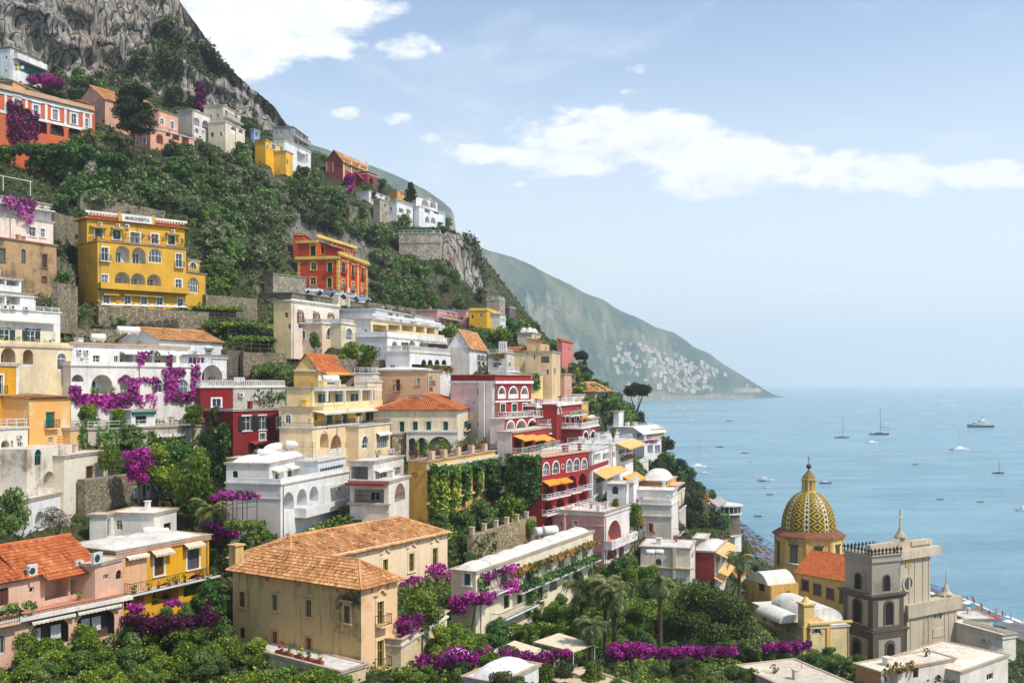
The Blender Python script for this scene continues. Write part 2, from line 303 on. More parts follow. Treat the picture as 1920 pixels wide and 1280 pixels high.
# ------------------------------------------------------------------ building kit
CTRL = []; VIEW = []; FOOT = []; RECT = []      # ground control points, sight lines to keep clear, footprints
GL = glass_mat(); IRON = plain((44, 44, 46), .6, 0, 'dark_iron'); WPAINT = plain((236, 236, 234), .5, 0, 'white_paint')
HOLE = set('wcdDaAroGq')
class Bld:
    def __init__(s, name, label, cat='house', group=None): s.name, s.label, s.cat, s.group = name, label, cat, group; s.root = None; s.frs = []
    def vol(s, xc, dc, yt, yb, R=None, L=None, xr=None, xl=None, mat=WHITE, dirt=.3, roof='flat', Rf=(), Lf=(), sink=5, rmat=None, ctrl=True, inner=None, lmat=None, view=True, o={}):
        """a block of the house: near corner at pixel column xc and distance dc, right face to R=(column, distance), left face to L"""
        C = Gxy(xc, dc)
        if R is not None:
            U = Gxy(*R)-C; wR = U.length; U = U/wR; V = Vector((-U.y, U.x))
        else:
            V = Gxy(*L)-C; wL = V.length; V = V/wL; U = Vector((V.y, -V.x))
        if R is None: wR = -xr if xr < 0 else abs(Fr(C, U, -V).u(xr))
        else: wL = -xl if xl is not None and xl < 0 else (abs(Fr(C, V, -U).u(xl)) if xl is not None else 6)
        z1, zb = Z(yt, dc), Z(yb, dc); z0 = zb-sink
        if s.root is None:
            c = C+U*wR/2+V*wL/2; s.root = root(s.name, s.label, s.cat, (c.x, c.y, zb), s.group)
        fr, fl = Fr(C.copy(), U, -V), Fr(C+V*wL, -V, -U)
        s.R, s.L, s.wR, s.wL, s.z1, s.zb = fr, fl, wR, wL, z1, zb; s.frs.append((fr, fl))
        m = plaster(mat, dirt) if isinstance(mat, tuple) else mat
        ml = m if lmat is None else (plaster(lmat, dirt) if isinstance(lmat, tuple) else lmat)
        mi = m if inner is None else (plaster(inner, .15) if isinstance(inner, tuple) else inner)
        wb = MB(); s.wm = m; Rf, Lf = list(Rf), list(Lf)
        if o.get('auto', 1) and isinstance(mat, tuple):
            for ops, wd in ((Rf, wR), (Lf, wL)):
                if not ops and wd > 3.5 and z1-zb > 2.6:
                    for zf in np.arange(zb+.9, z1-1.7, 3.1):
                        for uf in np.arange(wd*.22, wd*.8, 2.6):
                            if random.random() < .62: q = random.choice([(.4, 1.2), (.45, 1.5), (.3, .6)]); ops.append(('@', random.choice('wwca'), uf-q[0], uf+q[0], zf, zf+q[1], {'tr': WHITE if random.random() < .5 else None}))
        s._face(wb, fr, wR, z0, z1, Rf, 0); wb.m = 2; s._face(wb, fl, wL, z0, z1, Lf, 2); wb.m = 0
        a, b, c_, d_ = C+U*wR, C+U*wR+V*wL, C+V*wL, C
        for p, q in ((a, b), (b, c_)): wb.face([(p.x, p.y, z0), (q.x, q.y, z0), (q.x, q.y, z1), (p.x, p.y, z1)])
        wb.face([(q.x, q.y, z1) for q in (d_, a, b, c_)])
        s.wall = wb.build('wall', [m, mi, ml], s.root)
        FOOT.append((C, U, V, wR, wL, zb)); xx = [960+F*q.x/q.y for q in (a, c_, C)]; RECT.append((min(xx), max(xx), min(Y0-F*(z1-CZ)/q.y for q in (a, c_, C)), max(Y0-F*(zb-CZ)/q.y for q in (a, c_, C)), dc))
        if ctrl: CTRL.extend([(q.x, q.y, zb) for q in (C, a, c_)]); CTRL.append((b.x, b.y, zb+1))
        if view:
            xs = sorted([xc, 960+F*a.x/a.y]); VIEW.append((xs[0], xs[1], dc, a.y, Z(yb, dc)))
            xs = [960+F*c_.x/c_.y, xc]
            if xs[0] < xs[1]-2: VIEW.append((xs[0], xs[1], c_.y, dc, Z(yb, dc)))
        s._roof(roof, C, U, V, wR, wL, z1, rmat, o)
        if wR > 5 and z1-zb > 4 and isinstance(mat, tuple):
            g = MB(); q = wR*random.choice((.03, .5, .97)); g.tube(fr.p(q, .09, z0), fr.p(q, .09, z1-.1), .06, None, 5); g.build('drainpipe', plain((150, 140, 126), .6), s.root)
        return s
    # -- a wall face with its openings cut out
    def _face(s, wb, fr, Wd, z0, z1, ops, mslot):
        holes = []; extras = []
        for op in ops:
            k = op[0]; op = list(op); kw = op.pop() if isinstance(op[-1], dict) else {}
            kind = k[0]
            if kind == '@': holes.append((op[1], *op[2:6], kw)); continue
            if kind == 'k': extras.append((kind, 0, Wd, fr.z(op[1] if len(op) > 3 else _mid(fr, Wd), op[-2]), fr.z(op[1] if len(op) > 3 else _mid(fr, Wd), op[-1]), kw)); continue
            x0, y0, x1, y1 = op[1:5]; n = op[5] if len(op) > 5 else 1; xl = op[6] if len(op) > 6 else x0
            xm = (x0+x1)/2; u0, u1 = fr.u(x0), fr.u(x1); za, zb = fr.z(xm, y1), fr.z(xm, y0)
            du = (fr.u(xl)-u0)/(n-1) if n > 1 else 0
            for i in range(n):
                t = (kind, u0+du*i, u1+du*i, za, zb, kw)
                (holes if kind in HOLE else extras).append(t)
        holes = [(k, max(u0, .04), min(u1, Wd-.04), max(a, z0+.05), min(b, z1-.04), kw) for k, u0, u1, a, b, kw in holes]
        holes = [h for h in holes if h[2]-h[1] > .1 and h[4]-h[3] > .1]
        us = sorted({0.0, Wd, *[h[1] for h in holes], *[h[2] for h in holes]}); zs = sorted({z0, z1, *[h[3] for h in holes], *[h[4] for h in holes]})
        for i in range(len(us)-1):
            for j in range(len(zs)-1):
                if us[i+1]-us[i] < 1e-6 or zs[j+1]-zs[j] < 1e-6: continue
                cu_, cz_ = (us[i]+us[i+1])/2, (zs[j]+zs[j+1])/2
                if any(h[1] < cu_ < h[2] and h[3] < cz_ < h[4] for h in holes): continue
                wb.face([fr.p(us[i], 0, zs[j]), fr.p(us[i+1], 0, zs[j]), fr.p(us[i+1], 0, zs[j+1]), fr.p(us[i], 0, zs[j+1])])
        for h in holes: s._hole(wb, fr, *h, mslot)
        for e in extras: s._extra(fr, *e)
    def _arc(s, kind, u0, u1, za, zb, kw):
        """outline of an opening, counter-clockwise from bottom left"""
        if kind in 'aA':
            r = (u1-u0)/2; hgt = min(r*kw.get('rise', 1), (zb-za)*.8); cu_ = (u0+u1)/2; zc = zb-hgt
            arc = [(cu_+r*math.cos(t), zc+hgt*math.sin(t)) for t in [math.pi*i/12 for i in range(13)]]
            return [(u0, za), (u1, za)]+arc, arc
        if kind in 'oq':
            cu_, cz_ = (u0+u1)/2, (za+zb)/2
            o = [(cu_+(u1-u0)/2*math.cos(t), cz_+(zb-za)/2*math.sin(t)) for t in [2*math.pi*i/16-math.pi*.75 for i in range(16)]]
            return o, None
        return [(u0, za), (u1, za), (u1, zb), (u0, zb)], None
    def _hole(s, wb, fr, kind, u0, u1, za, zb, kw, mslot):
        deep = kind in 'Ar'; dp = kw.get('dp', 1.7 if deep else .2)
        out, arc = s._arc(kind, u0, u1, za, zb, kw)
        ap = lambda pts, w: [fr.p(u, w, z) for u, z in pts]
        if arc:
            m = len(arc)//2
            wb.face(ap([(u1, zb)]+arc[m::-1], 0)); wb.face(ap([(u0, zb)]+arc[:m-1:-1], 0))
        elif kind in 'oq':
            q = [(u0, za), (u1, za), (u1, zb), (u0, zb)]
            for c in range(4):
                seg = [out[(c*4+i) % 16] for i in range(5)]; wb.face(ap(q[c:c+1]+[q[(c+1) % 4]]+seg[::-1], 0))
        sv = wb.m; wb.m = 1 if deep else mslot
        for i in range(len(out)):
            a, b = out[i], out[(i+1) % len(out)]
            if abs(a[0]-b[0])+abs(a[1]-b[1]) < 1e-5: continue
            wb.face([fr.p(a[0], 0, a[1]), fr.p(b[0], 0, b[1]), fr.p(b[0], -dp, b[1]), fr.p(a[0], -dp, a[1])])
        if deep or kind == 'q':
            wb.face([fr.p(u, -dp, z) for u, z in out])
            if deep and kw.get('door', 1):
                w_ = (u1-u0); dw = min(1.3, w_*.5)*.5; c = (u0+u1)/2+w_*kw.get('off', 0); hh = min((zb-za)*.66, 2.3)
                s._window(fr, 'd', c-dw, c+dw, za+.02, za+hh, -dp+.03, dict(kw, tr=None, out=True))
            if kw.get('par'):
                pb = MB(); pb.box(fr, u0+.01, u1-.01, -.16, -.02, za, za+kw['par']); pb.build('parapet', plaster(kw.get('pcol', WHITE)), s.root)
            if kw.get('rail'): s._rail(fr, u0+.02, u1-.02, -.08, za, .95, 'rail')
        else: s._window(fr, kind, u0, u1, za, zb, -dp, kw, out, arc)
        wb.m = sv
        if kw.get('tr') is not None and kind != 'q': s._trim(fr, kind, u0, u1, za, zb, kw, arc)
        if kw.get('rl'):      # little iron balcony rail and slab in front
            e = kw.get('rle', .3); pj = kw.get('pj', .55); sb = MB(); sb.box(fr, u0-e, u1+e, .002, pj, za-.16, za-.01); sb.build('balcony_slab', s.wm if kw['rl'] != 'w' else WPAINT, s.root)
            s._rail3(fr, u0-e, u1+e, pj, za, 1.0)
    def _trim(s, fr, kind, u0, u1, za, zb, kw, arc):
        t = MB(); g = kw.get('tw', .2); m = kw['tr']; m = plaster(m, .15) if isinstance(m, tuple) else m; e = .05
        if kind in 'aA':
            r = (u1-u0)/2; c = (u0+u1)/2; zc = arc[0][1]; hg = max(z for _, z in arc)-zc
            for a, b in ((u0-g, u0-.001), (u1+.001, u1+g)): t.box(fr, a, b, 0.002, e, za, zc)
            for i in range(12):
                a0, a1 = math.pi*i/12, math.pi*(i+1)/12; pt = lambda a, q, w: fr.p(c+(r+q)*math.cos(a), w, zc+(hg+q)*math.sin(a))
                t.hexa([pt(a0, 0.001, .002), pt(a0, g, .002), pt(a0, g, e), pt(a0, 0.001, e), pt(a1, .001, .002), pt(a1, g, .002), pt(a1, g, e), pt(a1, .001, e)])
        elif kind == 'o':
            c, z_ = (u0+u1)/2, (za+zb)/2; r = (u1-u0)/2
            for i in range(16):
                a0, a1 = math.pi*i/8, math.pi*(i+1)/8; pt = lambda a, q, w: fr.p(c+(r+q)*math.cos(a), w, z_+(r+q)*math.sin(a))
                t.hexa([pt(a0, 0, .002), pt(a0, g, .002), pt(a0, g, e), pt(a0, 0, e), pt(a1, 0, .002), pt(a1, g, .002), pt(a1, g, e), pt(a1, 0, e)])
        else:
            for a, b in ((u0-g, u0-.001), (u1+.001, u1+g)): t.box(fr, a, b, .002, e, za, zb)
            t.box(fr, u0-g, u1+g, .002, e+.01, zb+.001, zb+g)
            if kw.get('sill', 1): t.box(fr, u0-g-.05, u1+g+.05, .002, e+.12, za-.14, za-.001)
            if kw.get('hood'): t.box(fr, u0-g-.15, u1+g+.15, .002, .3, zb+g+.12, zb+g+.3)
        t.build('window_surround', m, s.root)
    def _window(s, fr, kind, u0, u1, za, zb, w, kw, out=None, arc=None):
        f = MB(); g = .07; fc = kw.get('f', WPAINT); fc = plain(fc, .5) if isinstance(fc, tuple) else fc
        c = kw.get('c')
        if kind == 'c' or (kind == 'D'):
            cm = plain(c or (22, 92, 72), .65)
            mid = (u0+u1)/2; win = None
            for a, b in (((u0+.02, mid-.015), (mid+.015, u1-.02)) if u1-u0 > .7 else ((u0+.02, u1-.02),)):
                l = MB(); l.box(fr, a, b, w-.05, w+.01, za+.02, zb-.02)
                if kind == 'c':
                    nn = max(4, int((zb-za)/.22)); hh = (zb-za-.2)/nn
                    for i in range(nn): z_ = za+.1+i*hh; l.face([fr.p(a+.07, w+.05, z_), fr.p(b-.07, w+.05, z_), fr.p(b-.07, w+.015, z_+hh*.95), fr.p(a+.07, w+.015, z_+hh*.95)])
                else: l.box(fr, a+.12, b-.12, w+.012, w+.035, za+.3, zb-.3)
                l.build('shutter' if kind == 'c' else 'door', cm, s.root)
            return
        if arc is not None or kind in 'oq':
            pts = out
            n = len(pts); cu_ = sum(p[0] for p in pts)/n; cz_ = (za+zb)/2
            for i in range(n):
                a, b = pts[i], pts[(i+1) % n]
                if abs(a[0]-b[0])+abs(a[1]-b[1]) < 1e-4: continue
                k = .88; ai, bi = (cu_+(a[0]-cu_)*k, cz_+(a[1]-cz_)*k), (cu_+(b[0]-cu_)*k, cz_+(b[1]-cz_)*k)
                f.face([fr.p(a[0], w+.06, a[1]), fr.p(b[0], w+.06, b[1]), fr.p(bi[0], w+.06, bi[1]), fr.p(ai[0], w+.06, ai[1])])
            if kind == 'a':
                nm = max(1, int((u1-u0)/.8))
                for i in range(1, nm+1):
                    uu = u0+(u1-u0)*i/(nm+1); f.box(fr, uu-.03, uu+.03, w+.01, w+.055, za+.05, zb-.1 if nm == 1 else zb-.35*(u1-u0)*abs(2*i/(nm+1)-1)-.1)
                f.box(fr, u0+.03, u1-.03, w+.012, w+.058, arc[0][1]-.04, arc[0][1]+.04)
            win = f.build('window', fc, s.root)
            p = MB(); p.face([fr.p(u, w+.005, z) for u, z in out]); p.build('pane', GL, win)
            return
        g = min(g, (u1-u0)*.12)
        for a, b, cz0, cz1 in ((u0, u0+g, za, zb), (u1-g, u1, za, zb), (u0+g, u1-g, za, za+g), (u0+g, u1-g, zb-g, zb)): f.box(fr, a+.003, b-.003, w+.005, w+.07, cz0+.003, cz1-.003)
        if u1-u0 > .55:
            nm = 1 if kind != 'G' else max(1, int((u1-u0)/1.0))
            for i in range(1, nm+1): uu = u0+(u1-u0)*i/(nm+1); f.box(fr, uu-.035, uu+.035, w+.008, w+.065, za+g, zb-g)
        if zb-za > 1.3 and kind != 'G': zz = za+(zb-za)*.62; f.box(fr, u0+g, u1-g, w+.01, w+.055, zz-.025, zz+.025)
        win = f.build('window', fc, s.root)
        p = MB(); p.face([fr.p(u0, w+.03, za), fr.p(u1, w+.03, za), fr.p(u1, w+.03, zb), fr.p(u0, w+.03, zb)]); p.build('pane', GL, win)
        if kw.get('sh') is not None:
            cm = plain(kw['sh'], .65); q = (u1-u0)*.52
            for a, b in ((u0-q-.02, u0-.02), (u1+.02, u1+q+.02)):
                l = MB(); l.box(fr, a, b, .07, .12, za, zb); nn = max(4, int((zb-za)/.25)); hh = (zb-za-.2)/nn
                for i in range(nn): z_ = za+.1+i*hh; l.face([fr.p(a+.05, .155, z_), fr.p(b-.05, .155, z_), fr.p(b-.05, .125, z_+hh*.9), fr.p(a+.05, .125, z_+hh*.9)])
                l.build('shutter', cm, win)
    def _rail(s, fr, u0, u1, w, z, h, name='rail', style='iron', parent=None):
        r = MB()
        if style == 'iron':
            r.box(fr, u0, u1, w-.025, w+.025, z+h-.05, z+h); r.box(fr, u0, u1, w-.02, w+.02, z+.06, z+.1)
            n = max(2, int((u1-u0)/.24))
            for i in range(n+1): uu = u0+(u1-u0)*i/n; r.box(fr, uu-.013, uu+.013, w-.013, w+.013, z, z+h-.05)
            return r.build(name, IRON, parent or s.root)
        if style == 'white':
            r.box(fr, u0, u1, w-.03, w+.03, z+h-.06, z+h); r.box(fr, u0, u1, w-.03, w+.03, z+h*.5, z+h*.5+.05)
            n = max(1, int((u1-u0)/1.3))
            for i in range(n+1): uu = u0+.03+(u1-u0-.06)*i/n; r.box(fr, uu-.03, uu+.03, w-.028, w+.028, z, z+h-.05)
            return r.build(name, WPAINT, parent or s.root)
        if style == 'bal':
            r.box(fr, u0, u1, w-.12, w+.12, z+h-.14, z+h); r.box(fr, u0, u1, w-.1, w+.1, z, z+.14)
            n = max(2, int((u1-u0)/.34))
            for i in range(n+1):
                uu = u0+.07+(u1-u0-.14)*i/n; r.box(fr, uu-.07, uu+.07, w-.06, w+.06, z+.14, z+h-.14)
            return r.build(name, plaster(LIME, .3), parent or s.root)
        r.box(fr, u0, u1, w-.12, w+.12, z, z+h)
        return r.build(name, plaster(style, .3) if isinstance(style, tuple) else s.wm, parent or s.root)
    def _rail3(s, fr, u0, u1, pj, z, h, style='iron'):
        s._rail(fr, u0, u1, pj-.06 if style in ('iron', 'white') else pj-.12, z, h, 'balcony_rail', style)
        for uu in (u0, u1):
            sd = Fr(Vector(fr.p(uu, 0, 0)[:2]), fr.N, fr.U if uu == u1 else -fr.U); k = .02 if style in ('iron', 'white') else .122
            s._rail(sd, .01, pj-(.09 if style in ('iron', 'white') else .24), -k, z, h, 'balcony_rail', style)
    def _extra(s, fr, kind, u0, u1, za, zb, kw):
        M = lambda d, dflt: plaster(kw.get('m', d), kw.get('dirt', .25)) if isinstance(kw.get('m', d), tuple) else kw.get('m', dflt)
        b = MB()
        if kind == 'k':
            pj = kw.get('pj', .25); b.box(fr, u0-pj, u1+pj, .004, pj, min(za, zb), max(za, zb))
            if kw.get('dent'):
                n = int((u1-u0)/.55)
                for i in range(n): uu = u0+(u1-u0)*(i+.5)/n; b.box(fr, uu-.13, uu+.13, .003, pj*.75, min(za, zb)-.3, min(za, zb)-.001)
            b.build('cornice', M(WHITE, None), s.root)
        elif kind == 'p': b.box(fr, u0, u1, .003, kw.get('pj', .045), za, zb); b.build(kw.get('name', 'pilaster'), M(WHITE, None), s.root)
        elif kind == 'b':
            pj = kw.get('pj', 1.1); st = kw.get('st', 'iron'); t = kw.get('t', .2); h = min(max(zb-za-t, .7), 1.15)
            b.box(fr, u0, u1, .004, pj, za, za+t); b.build('balcony_slab', M(s_col(s), s.wm), s.root)
            s._rail3(fr, u0+.02, u1-.02, pj, za+t+.002, h, st)
            if kw.get('pots'): s._pots(fr, u0+.2, u1-.2, pj-.25, za+t)
        elif kind == 'n':
            pj = kw.get('pj', 1.2); th = .05
            b.hexa([fr.p(u0, .02, zb-th), fr.p(u1, .02, zb-th), fr.p(u1, pj, za+.22-th), fr.p(u0, pj, za+.22-th), fr.p(u0, .02, zb), fr.p(u1, .02, zb), fr.p(u1, pj, za+.22), fr.p(u0, pj, za+.22)])
            n = max(2, int((u1-u0)/.4))
            for i in range(n):
                a, c = u0+(u1-u0)*i/n, u0+(u1-u0)*(i+1)/n
                b.face([fr.p(a, pj+.004, za+.2), fr.p(a+.02, pj+.004, za+.03), fr.p((a+c)/2, pj+.004, za-.02), fr.p(c-.02, pj+.004, za+.03), fr.p(c, pj+.004, za+.2)])
            b.build('awning', plain(kw.get('m', (222, 190, 130)), .85, 0), s.root)
            for a in (u0+.06, u1-.06): r = MB(); r.tube(fr.p(a, .03, za+.05), fr.p(a, pj-.05, za+.16), .025, None, 5); r.build('awning_arm', IRON, s.root)
        elif kind == 'h':
            b.box(fr, u0, u1, .06, .42, za, zb); o = b.build('air_conditioner', plain((224, 222, 214), .5), s.root)
            f = MB(); c, z_ = (u0+u1)/2-(u1-u0)*.12, (za+zb)/2; r = min(u1-u0, zb-za)*.36
            f.face([fr.p(c+r*math.cos(t), .425, z_+r*math.sin(t)) for t in [2*math.pi*i/12 for i in range(12)]]); f.build('fan_grille', plain((60, 60, 62), .6), o)
            k = MB()
            for q in (.15, .85): k.box(fr, u0+(u1-u0)*q-.02, u0+(u1-u0)*q+.02, .003, .4, za-.05, za-.002)
            k.build('bracket', IRON, o)
        elif kind == 'x':   # post or pipe standing in front of the wall
            pj = kw.get('pj', .12); b.box(fr, u0, u1, pj, pj+max(.1, u1-u0), za, zb); b.build(kw.get('name', 'post'), M(WHITE, None), s.root)
        elif kind == 'y':   # canopy slab
            pj = kw.get('pj', 1.6); b.box(fr, u0, u1, .004, pj, za, zb); b.build('canopy', M(WHITE, None), s.root)
        elif kind == 'P': s._pots(fr, u0, u1, kw.get('pj', .3), za)
        elif kind == 'V':   # climbing plant over the wall
            n = int((u1-u0)*(zb-za)*kw.get('n', 22)); th = kw.get('th', .45)
            uu, zz = rng.uniform(u0, u1, n), rng.uniform(za, zb, n); ww = .05+th*rng.random(n)
            X = fr.O.x+fr.U.x*uu+fr.N.x*ww; Yy = fr.O.y+fr.U.y*uu+fr.N.y*ww
            fx = .5+.5*np.sin(uu*1.7+1)*np.sin(uu*.63+zz*.2); keep = ((zz-za)/(zb-za) > kw.get('rag', .35)*fx*rng.uniform(.6, 1.2, n)) & ((zb-zz)/(zb-za) > .12*rng.random(n)*fx)
            C = np.stack([X, Yy, zz], 1)[keep]; Nn = np.tile([fr.N.x, fr.N.y, .5], (len(C), 1)); Vv, Q = leaf_quads(C, Nn, kw.get('s', .26))
            me = np_mesh('climbing_plant', Vv-np.array(s.root['org']), Q, np.clip(rng.random(len(Q))+(.3*np.sin(C[:, 0]*1.1)*np.sin(C[:, 2]*1.4)), 0, 1), LEAF[kw.get('m', 'ivy')])
            o = bpy.data.objects.new('climbing_plant', me); COL.objects.link(o); o.parent = s.root; o['kind'] = 'stuff'
    def _pots(s, fr, u0, u1, w, z):
        n = max(1, int((u1-u0)/1.3))
        for i in range(n):
            uu = u0+(u1-u0)*(i+rng.uniform(.2, .8))/n; p = MB(); c = fr.p(uu, w, z); p.lathe(c, [(.12, 0), (.19, .3), (.17, .3)], 8); o = p.build('flower_pot', plain((176, 98, 62), .9), s.root)
            r = rng.uniform(.28, .5); me = leaf_mesh('potted_plant', [(c[0]-s.root['org'][0], c[1]-s.root['org'][1], z+.3+r*.7-s.root['org'][2], r, r, r*1.1)], 260, .12, LEAF[random.choice(['ivy', 'citrus', 'oak', 'redleaf', 'bright'])])
            q = bpy.data.objects.new('potted_plant', me); COL.objects.link(q); q.parent = o; q['kind'] = 'stuff'
    # -- roofs
    def _roof(s, roof, C, U, V, wR, wL, z1, rmat, o):
        kind, *args = roof.split() if roof else ['none']
        Q = lambda a, b, z: (C.x+U.x*a+V.x*b, C.y+U.y*a+V.y*b, z)
        fr = Fr(C.copy(), U, -V)
        if kind in ('flat', 'vault', 'par', 'terrace'):
            ov = o.get('ov', .18); b = MB(); b.box(fr, -ov, wR+ov, ov, -wL-ov, z1+.002, z1+.2); r = b.build('roof', plaster(rmat if isinstance(rmat, tuple) else LIME, .45) if not (rmat and not isinstance(rmat, tuple)) else rmat, s.root)
            if kind in ('par', 'terrace'):
                h = float(args[0]) if args else .7; t = .22; p = MB()
                if kind == 'par':
                    p.box(fr, 0, wR, -.0, -t, z1+.2, z1+.2+h); p.box(fr, 0, wR, -wL+t, -wL, z1+.2, z1+.2+h)
                    p.box(fr, 0, t, -t-.001, -wL+t+.001, z1+.2, z1+.2+h); p.box(fr, wR-t, wR, -t-.001, -wL+t+.001, z1+.2, z1+.2+h); p.build('parapet', s.wm, s.root)
                else:
                    st = args[1] if len(args) > 1 else 'iron'; fl = Fr(C+V*wL, -V, -U)
                    s._rail(fr, .02, wR-.02, -.14, z1+.2, h, 'roof_rail', st); s._rail(fl, .02, wL-.3, -.14, z1+.2, h, 'roof_rail', st)
                    s._rail(Fr(C+U*wR, V, U), .3, wL-.02, -.14, z1+.2, h, 'roof_rail', st)
            if o.get('cop', kind != 'terrace'):      # terracotta coping along the edge
                e = MB(); zt = z1+.2+(float(args[0] if args else .7) if kind == 'par' else 0)
                for a0, a1, b0, b1 in ((-.28, wR+.28, .28, -.1), (-.28, wR+.28, -wL+.1, -wL-.28), (-.28, .1, -.1, -wL+.1), (wR-.1, wR+.28, -.1, -wL+.1)): e.box(fr, a0, a1, b0, b1, zt+.002, zt+.09)
                e.build('coping', plaster((204, 176, 150), .5), s.root)
            if o.get('auto', 1) and kind != 'vault' and wR*wL > 22 and min(wR, wL) > 3:
                for q_ in range(int(min(4, wR*wL/22))):
                    a, b_ = random.uniform(.8, wR-1.6), random.uniform(1.2, wL-.6); g = MB(); w_ = random.choice(['chimney', 'chimney', 'roof_hut', 'antenna', 'plant_tub'])
                    if w_ == 'chimney': g.box(fr, a, a+.5, -b_, -b_+.5, z1+.18, z1+1.2); g.box(fr, a-.08, a+.58, -b_-.08, -b_+.58, z1+1.2, z1+1.32)
                    elif w_ == 'roof_hut': g.box(fr, a, a+.9, -b_, -b_+.8, z1+.18, z1+1.1); g.box(fr, a-.08, a+.98, -b_-.08, -b_+.88, z1+1.1, z1+1.2)
                    elif w_ == 'antenna':
                        p0 = Vector(fr.p(a, -b_, z1+.15)); g.tube(p0, p0+Vector((0, 0, 2.4)), .025, None, 4)
                        for h_ in (1.7, 2.0, 2.3): g.tube(p0+Vector((-.45, 0, h_)), p0+Vector((.45, 0, h_)), .018, None, 4)
                    else: s._pots(fr, a, a+1.2, -b_, z1+.2); continue
                    g.build(w_, IRON if w_ == 'antenna' else s.wm, s.root)
            if kind == 'vault':
                nu, nv = int(args[0]), int(args[1]) if len(args) > 1 else 1; hh = float(args[2]) if len(args) > 2 else .7
                for i in range(nu):
                    for j in range(nv):
                        g = MB(); u0, u1 = .35+(wR-.7)*i/nu+.05, .35+(wR-.7)*(i+1)/nu-.05; v0, v1 = .35+(wL-.7)*j/nv+.05, .35+(wL-.7)*(j+1)/nv-.05; n = 10
                        zz = lambda a, b_: z1+.19+hh*(max(0, 1-abs(2*a-1)**2.6)*max(0, 1-abs(2*b_-1)**2.6))**.6
                        for a in range(n):
                            for b_ in range(n):
                                g.face([Q(u0+(u1-u0)*x/n, v0+(v1-v0)*y/n, zz(x/n, y/n)) for x, y in ((a, b_), (a+1, b_), (a+1, b_+1), (a, b_+1))])
                        g.build('roof_vault', plaster(rmat if isinstance(rmat, tuple) else LIME, .45), r, True)
        elif kind in ('gable', 'gableL', 'hip', 'shed', 'shedL'):
            h = float(args[0]); ov = float(args[1]) if len(args) > 1 else .4; tm = rmat or ORANGE_TILE
            q = {'gable': [(-ov, -ov, wR+ov, wL+ov)], }
            e = h*ov/(wL/2) if kind in ('gable', 'hip') else h*ov/(wR/2) if kind == 'gableL' else 0
            ze = z1-e+.05; zr = z1+h; tb = MB()
            if kind == 'gable':      # ridge parallel to the right face
                pl = [(Q(-ov, -ov, ze), Q(wR+ov, -ov, ze), Q(wR+ov, wL/2, zr), Q(-ov, wL/2, zr)), (Q(wR+ov, wL+ov, ze), Q(-ov, wL+ov, ze), Q(-ov, wL/2, zr), Q(wR+ov, wL/2, zr))]
                gb = [[Q(0, 0, z1), Q(0, wL/2, zr-.1), Q(0, wL, z1)], [Q(wR, 0, z1), Q(wR, wL, z1), Q(wR, wL/2, zr-.1)]]
            elif kind == 'gableL':
                pl = [(Q(-ov, wL+ov, ze), Q(-ov, -ov, ze), Q(wR/2, -ov, zr), Q(wR/2, wL+ov, zr)), (Q(wR+ov, -ov, ze), Q(wR+ov, wL+ov, ze), Q(wR/2, wL+ov, zr), Q(wR/2, -ov, zr))]
                gb = [[Q(0, 0, z1), Q(wR, 0, z1), Q(wR/2, 0, zr-.1)], [Q(0, wL, z1), Q(wR/2, wL, zr-.1), Q(wR, wL, z1)]]
            elif kind == 'shed':
                pl = [(Q(-ov, -ov, z1+.05), Q(wR+ov, -ov, z1+.05), Q(wR+ov, wL, zr), Q(-ov, wL, zr))]; gb = [[Q(0, 0, z1), Q(0, wL, zr-.05), Q(0, wL, z1)], [Q(wR, 0, z1), Q(wR, wL, z1), Q(wR, wL, zr-.05)], [Q(0, wL, z1), Q(wR, wL, z1), Q(wR, wL, zr-.05), Q(0, wL, zr-.05)]]
            else:
                if wR >= wL: r0, r1 = (wL/2, wL/2), (wR-wL/2, wL/2)
                else: r0, r1 = (wR/2, wR/2), (wR/2, wL-wR/2)
                a, b, c, d = Q(-ov, -ov, ze), Q(wR+ov, -ov, ze), Q(wR+ov, wL+ov, ze), Q(-ov, wL+ov, ze); m, n = Q(*r0, zr), Q(*r1, zr)
                pl = [(a, b, n, m), (b, c, n, n), (c, d, m, n), (d, a, m, m)] if wR >= wL else [(a, b, m, m), (b, c, n, m), (c, d, n, n), (d, a, m, n)]; gb = []
            for p4 in pl: tile_plane(tb, p4, o.get('ts', .3))
            s.wm and [None]
            s.root_roof = tb.build('roof_tiles', tm, s.root, False, 'stuff')
            if gb:
                for t3 in gb[:2 if kind != 'shed' else 3]: g = MB(); g.face(t3); g.build('gable', o.get('gm') or s.wm, s.root)
            if kind in ('gable', 'gableL', 'hip'):
                rg = MB(); rg.cr = .62
                segs = [(pl[0][3], pl[0][2])] if kind != 'hip' else ([(m, n), (m, a), (m, d), (n, b), (n, c)] if wR >= wL else [(m, n), (m, a), (m, b), (n, c), (n, d)])
                for p_, q_ in segs: rg.tube(Vector(p_)+Vector((0, 0, .04)), Vector(q_)+Vector((0, 0, .06)), .14, None, 6)
                rg.build('ridge_cap', tm, s.root)
def s_col(s): return LIME
def _mid(fr, Wd): u = Wd/2; q = fr.O+fr.U*u; return 960+F*q.x/q.y
